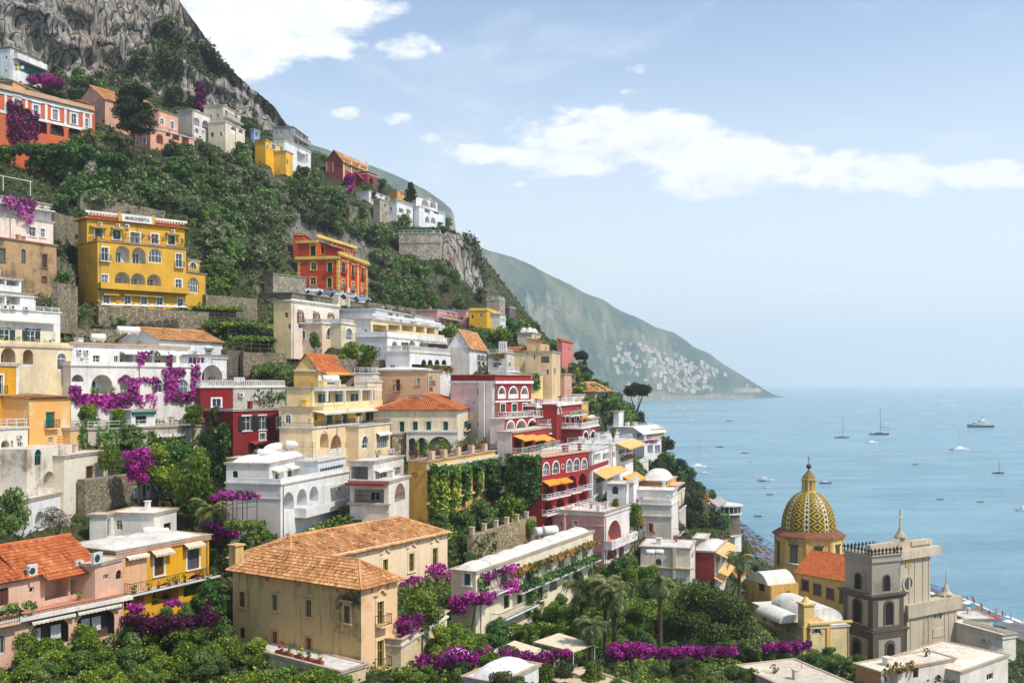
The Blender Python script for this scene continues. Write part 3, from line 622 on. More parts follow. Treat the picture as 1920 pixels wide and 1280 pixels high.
def tile_plane(mb, p4, ts=.3):
    """barrel tiles laid over a sloping quad or triangle: eave left, eave right, ridge right, ridge left"""
    a, b, c, d = [Vector(p) for p in p4]; eu = (b-a); wl = eu.length; eu /= wl
    nrm = eu.cross((d-a) if (d-a).length > (c-a).length*.2 else (c-a)); nrm.normalize()
    if nrm.z < 0: nrm = -nrm
    sv = nrm.cross(eu); sv.normalize()
    if sv.z < 0: sv = -sv
    H = (d-a).dot(sv); ul, ur = (d-a).dot(eu), (c-a).dot(eu); H2 = max(H, (c-a).dot(sv))
    mb.cr = .12; mb.face([a, b, c, d] if (c-d).length > .01 else [a, b, c])
    rows = max(2, int(H2/(ts*1.45))); rh = H2/rows
    for j in range(rows):
        t = j/rows; tm = (j+.5)/rows; lo, hi = ul*tm, wl+(ur-wl)*tm
        n = max(1, int(round((hi-lo)/ts))); st = (hi-lo)/n
        for i in range(n):
            x = lo+st*(i+.5); mb.cr = float(np.clip(rng.normal(.55, .14), .02, 1))
            i0 = len(mb.v); y0, y1 = j*rh-.03, (j+1)*rh
            for (yy, rad, lift) in ((y0, st*.52, .05), (y1, st*.42, .01)):
                for ang in (0, math.pi/3, 2*math.pi/3, math.pi):
                    mb.v.append(tuple(a+eu*(x-math.cos(ang)*rad)+sv*yy+nrm*(math.sin(ang)*rad*.8+lift)))
            for k in range(3): mb.f.append((i0+k, i0+k+1, i0+5+k, i0+4+k)); mb.mi.append(0); mb.r.append(mb.cr)
            mb.f.append((i0, i0+3, i0+2, i0+1)); mb.mi.append(0); mb.r.append(.15)
    mb.cr = .5
# ------------------------------------------------------------------ houses, upper slope and left side
GRN = (22, 92, 72); DGRN = (24, 60, 52); BRN = (150, 84, 40); DBR = (84, 48, 36); RED = (168, 52, 44); TEAL = (40, 130, 120)
def lettering(fr, parent, body, x0, y0, x1, y1, w, rgb, shear=0, bold=0, emis=0):
    cu_ = bpy.data.curves.new('lettering', 'FONT'); cu_.body = body; cu_.shear = shear; cu_.extrude = .02; cu_.offset = bold; cu_.align_x = 'LEFT'
    tmp = bpy.data.objects.new('tmp', cu_); COL.objects.link(tmp); dg = bpy.context.evaluated_depsgraph_get(); me = bpy.data.meshes.new_from_object(tmp.evaluated_get(dg))
    bpy.data.objects.remove(tmp); co = np.zeros(len(me.vertices)*3); me.vertices.foreach_get('co', co); co = co.reshape(-1, 3)
    u0, u1 = fr.u(x0), fr.u(x1); z0, z1 = fr.z((x0+x1)/2, y1), fr.z((x0+x1)/2, y0); lo, hi = co.min(0), co.max(0)
    u = u0+(co[:, 0]-lo[0])/(hi[0]-lo[0])*(u1-u0); z = z0+(co[:, 1]-lo[1])/(hi[1]-lo[1])*(z1-z0); ww = w+co[:, 2]-lo[2]
    V = np.stack([fr.O.x+fr.U.x*u+fr.N.x*ww, fr.O.y+fr.U.y*u+fr.N.y*ww, z], 1)-np.array(parent['org'])
    me.vertices.foreach_set('co', V.astype(np.float32).ravel()); me.materials.clear(); me.materials.append(plain(rgb, .6)); me.update()
    o = bpy.data.objects.new('lettering', me); COL.objects.link(o); o.parent = parent; return o
def tank(px, py, d, L=2.2, r=.55, label='white water tank lying on a roof', ang=0, rgb=(236, 232, 224)):
    c = P(px, py, d); b = MB(); R = root('water_tank', label, 'tank', (c.x, c.y, c.z)); a = Vector((math.cos(ang), math.sin(ang), 0))*(L/2); up = Vector((0, 0, r+.12))
    n = 12; q = a.to_track_quat('Z', 'Y'); rings = []
    for t, k in ((-1.1, .55), (-1.03, .85), (-.95, 1), (.95, 1), (1.03, .85), (1.1, .55)): rings.append([c+up+a*t+q @ Vector((math.cos(2*math.pi*i/n)*r*k, math.sin(2*math.pi*i/n)*r*k, 0)) for i in range(n)])
    b.loft(rings); b.build('tank_body', plaster(rgb, .25), R, True)
    f = Fr(Vector((c.x, c.y)), Vector((a.x, a.y)).normalized(), Vector((a.y, -a.x)).normalized())
    for t in (-.3, .3): k = MB(); k.box(f, L*t-.08, L*t+.08, -r*.7, r*.7, c.z-.02, c.z+.3); k.build('cradle', plaster(LIME), R)
    return R
# hotel MARGHERITA
b = Bld('yellow_hotel', 'tall yellow hotel with the white MARGHERITA sign along its roof', 'hotel'); YEL = (224, 174, 66)
Wt = {'tr': WHITE}
b.vol(183, 172, 452, 572, R=(349, 183), xl=147, mat=YEL, dirt=.12, roof='terrace .95', sink=8, inner=(225, 215, 200), rmat=(170, 140, 110), Rf=[
 ('d', 190, 464, 203, 489, {**Wt, 'rl': 'w'}), ('A', 217, 461, 243, 492, {'dp': 1.4, 'off': -.15}), ('A', 247.5, 464, 273, 494, {'dp': 1.4, 'rail': 1}), ('a', 278, 466, 304, 493), ('d', 330, 476, 341, 501, {**Wt, 'rl': 'w'}),
 ('w', 190, 515, 202, 533, Wt), ('A', 215.5, 509.5, 244, 536, {'dp': 2}), ('A', 246, 512, 272.5, 537, {'dp': 2}), ('A', 276, 514, 302.5, 538, {'dp': 2}), ('w', 329, 524, 340.5, 541, Wt),
 ('p', 184, 535, 349, 546, {'pj': 1.2, 'm': YEL, 'name': 'terrace_parapet'}), ('p', 184, 546.3, 349, 547.6, {'pj': 1.3, 'm': (120, 96, 60), 'name': 'terrace_edge'}),
 ('d', 194, 553, 205, 571, Wt), ('d', 234, 555, 245, 573, Wt), ('d', 265, 557, 275.5, 574, Wt), ('d', 294, 558, 305, 575, Wt), ('d', 333, 560, 343, 577, Wt), ('n', 191, 550, 220, 554, {'m': (214, 176, 90), 'pj': .8}), ('n', 230, 551, 300, 556, {'m': (214, 176, 90), 'pj': .8})],
 Lf=[('w', 154, 467, 157, 475), ('w', 153, 516, 157, 527)])
b.vol(163, 175, 408, 455, R=(346, 187), xl=146, mat=YEL, dirt=.12, roof='hip 1.1 .5', rmat=RED_TILE, ctrl=False, view=False, Rf=[
 ('k', 405, 409, {'dent': 1, 'pj': .35, 'm': (240, 232, 214)}), ('c', 178, 429, 192, 446, Wt), ('c', 212, 432, 226, 449, Wt), ('d', 244, 436, 262, 456, Wt), ('d', 284, 439, 297, 457, Wt), ('c', 315, 442, 328, 459, Wt), ('w', 267, 440, 272, 446),
 ('h', 183, 417, 190, 423.5), ('h', 217, 420, 223.5, 426), ('h', 234, 421, 241, 428), ('h', 320, 431, 326.5, 437), ('n', 168, 424, 199, 428, {'m': (206, 160, 66), 'pj': .9}), ('n', 208, 427, 232, 431, {'m': (206, 160, 66), 'pj': .9}), ('n', 310, 437, 336, 441, {'m': (206, 160, 66), 'pj': .9}), ('P', 176, 440, 340, 451, {'pj': 2.2})])
sg = MB(); f = b.R; sg.box(f, f.u(226), f.u(284), .36, .5, f.z(255, 418), f.z(255, 404)); sb_ = sg.build('sign_board', plaster((240, 236, 228), .15), b.root)
for x in (222, 286): k = MB(); k.box(f, f.u(x-2), f.u(x+2), .3, .56, f.z(255, 419), f.z(255, 401)); k.build('sign_pier', plaster(YEL, .1), b.root)
lettering(f, b.root, 'MARGHERITA', 233, 408.5, 278, 414.5, .51, (66, 66, 66), 0, .01)
b.vol(349, 184.5, 510, 556, R=(386, 189.5), xl=-8, mat=YEL, dirt=.12, roof='terrace .9', rmat=(170, 140, 110), Rf=[('a', 353, 521, 372, 549, {'tr': (200, 140, 40), 'tw': .15})])
b.vol(352, 187, 488, 511, R=(374, 190), xl=-4, mat=YEL, dirt=.12, roof='flat', ctrl=False, view=False, Rf=[('a', 355, 492, 369, 505, Wt)])
# red villa on the upper left
b = Bld('red_villa', 'long orange-red villa with white pilasters half covered in purple bougainvillea', 'villa'); ORR = (212, 108, 72)
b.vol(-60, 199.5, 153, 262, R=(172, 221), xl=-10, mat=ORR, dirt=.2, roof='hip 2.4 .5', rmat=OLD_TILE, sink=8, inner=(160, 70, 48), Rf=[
 ('k', 10, 170, 178, {'pj': .18, 'm': WHITE}), ('k', 100, 228, 233, {'pj': .14, 'm': WHITE}), ('k', 10, 161, 169, {'pj': .4, 'm': (206, 170, 140)})]
 + [('p', x, 176+.228*x, x+4.5, 206+.228*x, {'m': WHITE, 'pj': .1}) for x in (8, 47, 84, 120, 155, 167.5)]
 + [('d', x, y, x+9, y+19, {'tr': WHITE, 'tw': .45, 'hood': 1}) for x, y in ((27, 186), (63, 198), (99, 206), (134, 214))] + [('d', 159, 223, 165, 238, Wt)]
 + [('A', 70, 224, 88, 250, {'dp': 2}), ('A', 94, 230, 120, 254, {'dp': 2, 'rail': 1}), ('A', 128, 238, 152, 262, {'dp': 2, 'rail': 1})])
fr_ = b.R
b._extra(fr_, 'V', fr_.u(12), fr_.u(40), fr_.z(30, 285), fr_.z(30, 190), {'m': 'dboug', 'th': 1.0, 'n': 30, 's': .3}); b._extra(fr_, 'V', fr_.u(40), fr_.u(70), fr_.z(55, 272), fr_.z(55, 206), {'m': 'dboug', 'th': .9, 'n': 30, 's': .3})
b.vol(146, 223, 190, 214, R=(178, 228), xl=-5, mat=ORR, roof='flat', rmat=(170, 90, 70), ctrl=False, view=False, Rf=[('w', 154, 194, 161, 203, {'f': DGRN})])
b = Bld('orange_house', 'small orange-yellow house peeping over the roof of the long red villa')
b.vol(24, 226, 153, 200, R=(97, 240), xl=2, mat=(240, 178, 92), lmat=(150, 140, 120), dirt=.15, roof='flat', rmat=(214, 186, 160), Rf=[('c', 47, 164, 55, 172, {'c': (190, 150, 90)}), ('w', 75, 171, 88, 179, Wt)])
b = Bld('cliff_house', 'white flat-roofed house with teal lower floor under the cliff, top left corner')
b.vol(20, 240, 90, 141, R=(80, 250), xl=-5, mat=WHITE, roof='flat', rmat=(120, 112, 100), Rf=[('r', 26, 99, 48, 111, {'dp': 1.5, 'rail': 1}), ('r', 52, 101, 75, 116, {'dp': 1.2}), ('b', 24, 108, 80, 122, {'pj': 1.4, 'st': 'wall'}), ('p', 36, 122, 80, 141, {'m': (52, 112, 104), 'name': 'lower_wall'}), ('w', 28, 121, 34, 132, {'f': RED})])
b = Bld('ochre_chapel', 'pale pink gabled house behind the big dark pine')
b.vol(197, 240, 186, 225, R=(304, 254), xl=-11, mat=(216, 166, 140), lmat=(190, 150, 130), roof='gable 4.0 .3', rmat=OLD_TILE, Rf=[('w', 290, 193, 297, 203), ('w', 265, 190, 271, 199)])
b = Bld('salmon_house', 'salmon pink house with curtained terrace just right of the dark pine')
b.vol(296, 242, 207, 250, R=(334, 248), xl=-8, mat=(232, 178, 152), roof='flat', rmat=(170, 150, 130), Rf=[('a', 300, 222, 307, 232, Wt), ('w', 320, 228, 326, 242, Wt)])
b.vol(282, 236, 240, 275, R=(364, 247), xl=-6, mat=(232, 172, 146), roof='terrace .8', Rf=[('A', 293, 252, 306, 270), ('r', 311, 241, 320, 256, {'dp': 2, 'door': 0}), ('r', 323, 245, 336, 263, {'dp': 2, 'door': 0}), ('r', 341, 254, 354, 270, {'dp': 2, 'door': 0})])
b = Bld('arched_white_house', 'white house with three big arched windows below the purple cliff vine')
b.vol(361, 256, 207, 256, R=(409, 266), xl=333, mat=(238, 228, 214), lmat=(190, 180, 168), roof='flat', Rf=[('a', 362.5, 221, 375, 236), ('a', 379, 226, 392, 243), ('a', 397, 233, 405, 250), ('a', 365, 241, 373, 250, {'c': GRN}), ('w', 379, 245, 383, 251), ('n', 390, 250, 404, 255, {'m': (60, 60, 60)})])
b = Bld('cream_villa', 'cream villa with corner balcony and two loggia arches high under the cliff', 'villa')
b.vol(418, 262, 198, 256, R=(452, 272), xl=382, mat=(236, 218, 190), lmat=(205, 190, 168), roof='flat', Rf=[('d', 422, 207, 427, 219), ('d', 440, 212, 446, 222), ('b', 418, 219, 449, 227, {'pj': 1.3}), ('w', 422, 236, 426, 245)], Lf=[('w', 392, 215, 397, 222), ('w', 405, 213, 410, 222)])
b.vol(423, 259, 229, 262, R=(459, 268), xl=-5, mat=(236, 218, 190), roof='terrace .8', ctrl=False, Rf=[('A', 432, 238, 443, 251, {'par': .9}), ('A', 447, 243, 456, 256, {'par': .9})])
b = Bld('blue_shed', 'little pale blue house between cream villa and grey house')
b.vol(476, 285, 243, 264, R=(487, 288), xl=470, mat=(150, 175, 200), roof='flat', Rf=[('w', 479, 248, 484, 256)])
b = Bld('grey_house', 'grey two-storey house above the yellow villa, highest on the skyline')
b.vol(549, 292, 239, 275, R=(577, 305), xl=512, mat=(178, 176, 172), roof='flat', rmat=(150, 140, 130), Rf=[('d', 553, 247, 557, 255), ('d', 560, 249, 564, 258, {'c': DGRN}), ('d', 568, 252, 572, 260), ('b', 549, 256, 577, 264, {'pj': 1}), ('A', 552, 260, 558, 269), ('A', 561, 263, 567, 271), ('A', 569, 266, 574, 273)], Lf=[('w', 516, 246, 520, 252), ('w', 525, 245, 528, 250), ('w', 540, 244, 544, 251), ('w', 524, 259, 528, 262)])
b = Bld('yellow_villa', 'bright yellow villa with white trimmed windows and two loggia arches beside white block', 'villa')
b.vol(498, 276, 263, 303, R=(537, 286), xl=478, mat=(244, 184, 52), dirt=.1, roof='flat', Rf=[('a', 499.5, 271, 503.5, 279, Wt), ('w', 509, 271, 517, 280, Wt), ('w', 525, 274, 532, 283, Wt), ('A', 513, 286, 526, 303, {'par': .5}), ('A', 528, 290, 541, 305, {'par': .5})])
b.vol(536, 279, 284, 312, R=(549, 283), xl=-5, mat=(240, 190, 80), roof='flat', view=False)
b = Bld('white_block', 'plain white block house with iron veranda next to the yellow villa')
b.vol(533, 284, 264, 325, R=(583, 299), xl=515, mat=WHITE, roof='par .4', Rf=[('r', 557, 287, 573, 305, {'dp': 2}), ('w', 574, 289, 577, 305), ('A', 556, 309, 566, 322)])
b = Bld('gabled_villa', 'dark red gabled villa with cream trim and magenta awnings on the ridge', 'villa'); DR = (156, 66, 60)
b.vol(643, 322, 302, 336, R=(689, 338), xl=611, mat=DR, dirt=.1, roof='gable 3.6 .5', rmat=OLD_TILE, Rf=[('k', 301, 304, {'m': (232, 190, 140), 'pj': .3})] + [('p', x, 302, x+3, 340, {'m': (232, 190, 140), 'pj': .1}) for x in (643, 657, 672, 686)] + [('d', 649, 311, 654, 320, {'tr': (236, 200, 150), 'tw': .3}), ('d', 664, 315, 669, 324, {'tr': (236, 200, 150), 'tw': .3}), ('d', 678, 318, 683, 327, {'tr': (236, 200, 150), 'tw': .3}), ('n', 664, 323, 678, 338, {'m': (168, 40, 96), 'pj': 2.5}), ('n', 680, 327, 693, 341, {'m': (168, 40, 96), 'pj': 2.5})],
 Lf=[('p', 611, 303, 613.5, 322, {'m': (232, 190, 140)}), ('p', 623, 303, 625, 322, {'m': (232, 190, 140)}), ('w', 615, 312, 619, 320), ('q', 628, 306, 634, 311)])
b.vol(689, 330, 326, 344, R=(707, 336), xl=-6, mat=DR, roof='par .6', Rf=[('A', 692, 333, 700, 344)])
b = Bld('ridge_terrace', 'low white terraced house with blue awning beneath the gabled villa')
b.vol(692, 322, 358, 372, R=(730, 334), xl=-5, mat=WHITE, roof='flat', Rf=[('w', 697, 362, 703, 369), ('w', 712, 362, 718, 369)])
b = Bld('stone_house', 'old grey stone house with small windows on the ridge')
b.vol(712, 318, 374, 415, R=(745, 328), xl=700, mat=peeling((176, 164, 146), (128, 116, 100), .5), roof='flat', Rf=[('w', 720, 382, 724, 389), ('w', 733, 386, 736, 391), ('w', 722, 398, 726, 404)])
b = Bld('ridge_loggia', 'white house with canopy beside the old grey stone house')
b.vol(744, 322, 378, 400, R=(774, 332), xl=-6, mat=WHITE, roof='terrace .8 white', Rf=[('r', 748, 391, 757, 399), ('r', 762, 393, 770, 401)])
b = Bld('arcaded_villa', 'white villa with rooftop arches at the right end of the ridge', 'villa')
b.vol(786, 332, 387, 418, R=(835, 349), xl=775, mat=WHITE, dirt=.1, roof='terrace .8 white', Rf=[('r', 796, 393, 806, 403, {'par': .7}), ('r', 813, 397, 823, 405, {'par': .7}), ('A', 797, 406, 805, 418), ('A', 808, 408, 817, 419)])
b.vol(780, 338, 368, 387, R=(820, 350), xl=-4, mat=WHITE, dirt=.1, roof='flat', ctrl=False, view=False, Rf=[('A', 790, 374, 804, 388, {'dp': 2.5, 'door': 0}), ('A', 806, 377, 818, 390, {'dp': 2.5, 'door': 0})])
b = Bld('orange_shed', 'tiny orange house left of the tall araucaria tree')
b.vol(745, 345, 357, 372, R=(762, 350), xl=-4, mat=(232, 172, 92), roof='flat', Rf=[('w', 751, 361, 755, 366)])
# bastion terrace
b = Bld('bastion', 'pale stone bastion wall with white railing posts on the ridge spur', 'retaining wall')
b.vol(826, 306, 438, 472, L=(748, 306), xr=-14, mat=stone_mat((196, 184, 164), 2.2, 'bastion_stone'), roof='terrace .9 white', sink=12, view=False, Lf=[('k', 455, 457, {'m': (150, 140, 122), 'pj': .1})])
b = Bld('upper_bastion', 'long grey stone parapet with poles running along the ridge edge', 'retaining wall')
b.vol(832, 318, 440, 460, R=(878, 334), xl=-6, mat=stone_mat((170, 160, 142), 2.2, 'bastion_stone'), roof='terrace .9 white', sink=8, view=False)
# red and yellow palazzo in the middle
b = Bld('red_palazzo', 'vivid red mansion with yellow cornices and quoins standing above the parked cars', 'mansion'); VR = (208, 74, 42); YC = (236, 200, 104); yt_ = {'tr': YC, 'tw': .22}
b.vol(634, 240, 486, 541, R=(689, 262), xl=558, mat=VR, dirt=.12, roof='terrace .8 wall', rmat=(170, 90, 70), sink=.5, Rf=[
 ('k', 482, 487, {'m': YC, 'pj': .45, 'dent': 1}), ('c', 640, 493, 647.5, 512, {**yt_, 'c': (50, 66, 84), 'rl': 1, 'hood': 1}), ('c', 659, 499, 664, 518, {**yt_, 'c': (60, 66, 84), 'rl': 1, 'hood': 1}), ('c', 677, 504, 682, 522, {**yt_, 'c': (60, 66, 84), 'rl': 1, 'hood': 1}),
 ('d', 640, 524, 646, 541, {**yt_, 'rl': 1}), ('d', 659, 529, 664, 545, {**yt_, 'rl': 1}), ('d', 677, 533, 682, 549, {**yt_, 'rl': 1})] + [('p', x, 487, x+2, 560, {'m': YC, 'pj': .09}) for x in (651, 670)] + [('p', 634.2, 488+q*4.6, 637.5-(q % 2)*1.2, 491.6+q*4.6, {'m': YC, 'pj': .1, 'name': 'quoin'}) for q in range(12)] + [('p', 686.2-(1-q % 2)*.9, 503+q*4.6, 688.8, 506.6+q*4.6, {'m': YC, 'pj': .1, 'name': 'quoin'}) for q in range(12)],
 Lf=[('k', 481, 486, {'m': YC, 'pj': .45, 'dent': 1}), ('w', 583, 492, 593, 506, yt_), ('c', 614, 492, 623, 510, {**yt_, 'c': DGRN, 'rl': 1}), ('w', 582, 520, 592, 534, yt_), ('c', 614, 521, 622, 539, {**yt_, 'c': DGRN})] + [('p', 558.2, 487+q*4.6, 561.5+(q % 2)*1.6, 490.6+q*4.6, {'m': YC, 'pj': .1, 'name': 'quoin'}) for q in range(8)] + [('p', 630+(q % 2)*1.3, 488+q*4.6, 634, 491.6+q*4.6, {'m': YC, 'pj': .1, 'name': 'quoin'}) for q in range(12)])
b.vol(634, 240, 541.6, 562, R=(689, 262), xl=558, mat=(226, 216, 196), roof=None, sink=4, Rf=[('p', x, 540, x+2.4, 590, {'m': (236, 228, 210), 'pj': .25}) for x in (640, 652, 664, 677)] + [('A', 644, 546, 650, 562, {'dp': 1, 'door': 0}), ('A', 656, 549, 662, 566, {'dp': 1, 'door': 0}), ('A', 668, 552, 674, 570, {'dp': 1, 'door': 0})])
b.vol(594, 250, 453, 484, R=(666, 272), xl=558, mat=VR, dirt=.12, roof='flat', rmat=(150, 80, 60), ctrl=False, view=False, o={'cop': 0}, Rf=[('k', 451, 456, {'m': YC, 'pj': .4}), ('c', 602, 462, 608, 476, {**yt_, 'c': DGRN}), ('n', 600, 460, 640, 466, {'m': (170, 158, 140), 'pj': 2.5}), ('w', 646, 468, 648.5, 480, yt_), ('w', 651.5, 469.5, 654, 481, yt_), ('w', 657.5, 471, 660, 482, yt_)], Lf=[('k', 451, 456, {'m': YC, 'pj': .4}), ('c', 582, 461, 592, 480, {**yt_, 'c': DGRN, 'hood': 1})])
f = b.R
for i, x in enumerate((620, 628, 636, 640, 645, 650, 655, 660)): k = MB(); k.box(f, f.u(x), f.u(x+2.4), -.3, .05, b.z1+.2, b.z1+1.1); k.build('merlon', plaster(VR, .12), b.root)
b.vol(550, 262, 440, 490, R=(568, 262), xl=532, mat=VR, dirt=.15, roof='flat', rmat=(170, 90, 70), view=False, Rf=[('k', 439, 441, {'m': YC, 'pj': .2})])
# cars parked in front of the red mansion
def car(px, py, d, rgb, ang, label):
    c = P(px, py, d); R = root('parked_car', label, 'car', tuple(c), 'cars parked before the red mansion'); U = Vector((math.cos(ang), math.sin(ang))); f = Fr(Vector((c.x, c.y)), U, Vector((U.y, -U.x))); z = c.z
    prof = [(-2, .35), (-2.05, .75), (-1.9, .95), (-1.35, 1.0), (-.95, 1.42), (.55, 1.45), (1.1, 1.0), (1.85, .88), (2.05, .65), (2.05, .35)]
    m = MB(); m.loft([[f.p(u, w, z+h) for u, h in prof] for w in (-.84, -.8, .8, .84)]); body = m.build('body', plain(rgb, .3, 0, None, .6), R, False)
    for s in (-.845, .845): g = MB(); g.face([f.p(u, s, z+h) for u, h in ((-1.25, 1.02), (-.9, 1.36), (.5, 1.38), (.95, 1.03))]); g.build('side_window', GL, R)
    for u in (-1.3, 1.3):
        for s in (-.8, .8): wz = MB(); q = [f.p(u+.32*math.cos(t), s-.1, z+.32+.32*math.sin(t)) for t in [i*math.pi/6 for i in range(12)]]; q2 = [f.p(u+.32*math.cos(t), s+.1, z+.32+.32*math.sin(t)) for t in [i*math.pi/6 for i in range(12)]]; wz.loft([q, q2]); wz.build('wheel', plain((28, 28, 30), .8), R)
for i, (x, y, d, c, l) in enumerate([(588, 549, 236, (225, 228, 232), 'white car parked leftmost before the red mansion'), (611, 553, 237, (120, 130, 140), 'grey car parked second from left before the red mansion'), (632, 556, 238, (215, 216, 214), 'pale car parked third before the red mansion'), (656, 560, 243, (200, 205, 210), 'light car parked fourth before the red mansion'), (679, 565, 250, (150, 180, 205), 'pale blue car parked rightmost before the red mansion')]): car(x, y+1, d-6, c, .35, l)
b = Bld('road_wall', 'long grey stone road wall below the red mansion', 'retaining wall')
b.vol(548, 224, 549, 566, R=(710, 262), xl=-9, mat=stone_mat((150, 140, 122), 2.6), roof='flat', rmat=(140, 134, 124), sink=6, o={'cop': 0})
b = Bld('garden_wall', 'pale block wall with concrete base left of the red mansion', 'retaining wall')
b.vol(512, 228, 514, 545, R=(574, 236), xl=-3, mat=stone_mat((172, 162, 142), 2.5), roof='flat', rmat=(160, 150, 134), sink=5, o={'cop': 0})
# ------------------------------------------------------------------ houses, middle of the slope
b = Bld('shuttered_white_house', 'white terraced house with red shutters and purple bougainvillea, upper left edge'); RSH = (120, 44, 38)
b.vol(-70, 158, 356, 395, R=(96, 172), xl=-8, mat=WHITE, dirt=.3, roof='terrace .9', sink=2, Rf=[('w', 10, 358, 20, 374, {'sh': RSH}), ('w', 40, 361, 50, 377, {'sh': RSH}), ('w', 68, 366, 78, 381, {'sh': RSH}), ('b', -60, 372, 95, 386, {'pj': 1.2, 'pots': 1})])
b.vol(-70, 156, 392, 450, R=(100, 170), xl=-9, mat=(240, 222, 206), dirt=.3, roof='flat', sink=5, Rf=[('w', 5, 382, 16, 399, {'f': DBR}), ('w', 52, 391, 60, 404, {'f': DBR}), ('w', 68, 392, 80, 408, {'f': DBR}), ('d', 55, 426, 67, 443, Wt), ('d', 76, 429, 84, 445, Wt), ('V', 0, 372, 62, 400, {'m': 'boug', 'th': 1.2, 's': .26}), ('V', 28, 372, 58, 422, {'m': 'boug', 'th': 1.2, 's': .26})])
f = b.R; pg = MB()
for x in (-40, 17, 68): pg.tube(f.p(f.u(x), -1.5, Z(356, 163)), f.p(f.u(x), -1.5, Z(328, 163)), .06)
pg.tube(f.p(f.u(-60), -1.5, Z(329, 163)), f.p(f.u(72), -1.5, Z(329, 163)), .06); pg.build('pergola', WPAINT, b.root)
b = Bld('old_stone_block', 'ruined brown plaster block with three tall windows, left edge above white terraces')
b.vol(-80, 152, 436, 545, R=(106, 168), xl=-10, mat=peeling((186, 152, 112), (116, 98, 74), .75), roof='flat', rmat=(190, 120, 90), sink=4, Rf=[('d', -2, 466, 9, 490, {'tr': (150, 110, 70), 'f': DBR}), ('a', 40, 467, 48, 494, {'f': DBR}), ('d', 79, 477, 88, 502, {'tr': (150, 110, 70), 'f': DBR}), ('c', 78, 518, 88, 532, {'c': (120, 70, 40)})])
b = Bld('white_terraces', 'white flat-roofed terraced house with air conditioners at the left edge')
b.vol(-80, 137, 514, 545, R=(40, 146), xl=-6, mat=WHITE, roof='flat', view=False, Rf=[('r', -20, 518, 9, 532, {'dp': 1.5}), ('r', 12, 520, 36, 536, {'dp': 1.5, 'door': 1})])
b.vol(-80, 135, 546, 590, R=(67, 146), xl=-6, mat=WHITE, roof='par .3', view=False, Rf=[('r', -10, 556, 9, 572, {'dp': 1.6}), ('r', 12, 556, 38, 573, {'dp': 1.6})])
b.vol(-80, 133, 574, 622, R=(113, 147), xl=-9, mat=WHITE, roof='terrace .6 white', Rf=[('h', 1, 572, 14, 580), ('h', 16, 572, 28, 580), ('h', 42, 575, 52, 582), ('n', -10, 593, 100, 605, {'m': (232, 222, 204), 'pj': 1.2}), ('d', -2, 614, 12, 644, {'sh': DGRN}), ('d', 54, 616, 68, 645, {'sh': DGRN})])
b.vol(-80, 132, 612, 650, R=(113, 146), xl=-9, mat=(240, 228, 204), roof=None, view=False, Rf=[('d', 0, 614, 18, 645, {'sh': DGRN}), ('d', 50, 617, 66, 646, {'sh': DGRN})])
b = Bld('cream_house', 'cream house with loggia arches and one arched window, left edge')
b.vol(-80, 126, 646, 765, R=(134, 142), xl=-9, mat=(238, 216, 176), dirt=.25, roof='terrace .6 wall', sink=4, inner=(214, 190, 150), Rf=[('A', 2, 652, 29, 685, {'par': .4}), ('A', 43, 655, 62, 687, {'par': .3}), ('a', 107, 662, 124, 694, {'tr': (246, 236, 214)}), ('P', -20, 640, 130, 646, {'pj': -.4}), ('k', 644, 649, {'m': (230, 206, 164), 'pj': .2})])
b = Bld('bougainvillea_house', 'long white house draped in purple bougainvillea with big arched windows below a tiled wing')
b.vol(133, 142, 648, 690, R=(352, 160), xl=-12, mat=WHITE, roof='flat', rmat=(226, 218, 204), sink=1, view=False, inner=(226, 222, 216), Rf=[('h', 143, 655, 152, 662.5), ('h', 156, 656, 165, 663), ('w', 174, 666, 187, 683, {'tr': WHITE}), ('w', 214, 667, 222, 679), ('r', 224, 664, 250, 686, {'dp': 1.6}), ('r', 254, 664, 285, 687, {'dp': 1.6}), ('r', 290, 666, 325, 688, {'dp': 1.6}), ('n', 224, 659, 330, 666, {'m': (238, 234, 226), 'pj': 1.2}), ('k', 645, 648, {'m': (206, 170, 136), 'pj': .3})])
b.vol(133, 139.5, 686, 800, R=(374, 158), xl=-12, mat=(242, 236, 226), dirt=.3, roof='terrace .5 wall', sink=4, inner=(228, 222, 214), Rf=[('A', 134, 702, 157, 722, {'par': .5, 'door': 0}), ('A', 171, 702, 211, 738, {'dp': 2.4}), ('A', 225, 702, 247, 730, {'door': 0}), ('a', 290, 711, 305, 736, Wt), ('a', 331, 711, 353, 740, Wt), ('P', 160, 733, 250, 740, {'pj': .2}),
 ('V', 128, 722, 150, 752, {'m': 'boug', 'n': 34}), ('V', 140, 738, 245, 758, {'m': 'boug', 'n': 40, 'rag': .3}), ('V', 166, 742, 246, 772, {'m': 'boug', 'n': 42, 'rag': .5}), ('V', 238, 710, 258, 768, {'m': 'boug', 'n': 36}), ('V', 222, 708, 290, 716, {'m': 'boug', 'n': 40}), ('V', 284, 708, 297, 735, {'m': 'boug', 'n': 20}), ('V', 258, 658, 270, 696, {'m': 'boug', 'n': 26, 'rag': .5}), ('V', 258, 658, 295, 666, {'m': 'boug', 'n': 26}), ('V', 311, 660, 320, 700, {'m': 'boug', 'n': 26}), ('V', 303, 690, 345, 705, {'m': 'boug', 'n': 30}), ('V', 306, 700, 332, 740, {'m': 'boug', 'n': 36}), ('V', 308, 735, 374, 756, {'m': 'boug', 'n': 40, 'rag': .3}), ('V', 357, 684, 373, 750, {'m': 'boug', 'n': 36}), ('V', 258, 738, 292, 768, {'m': 'boug', 'n': 12, 'rag': .9})])
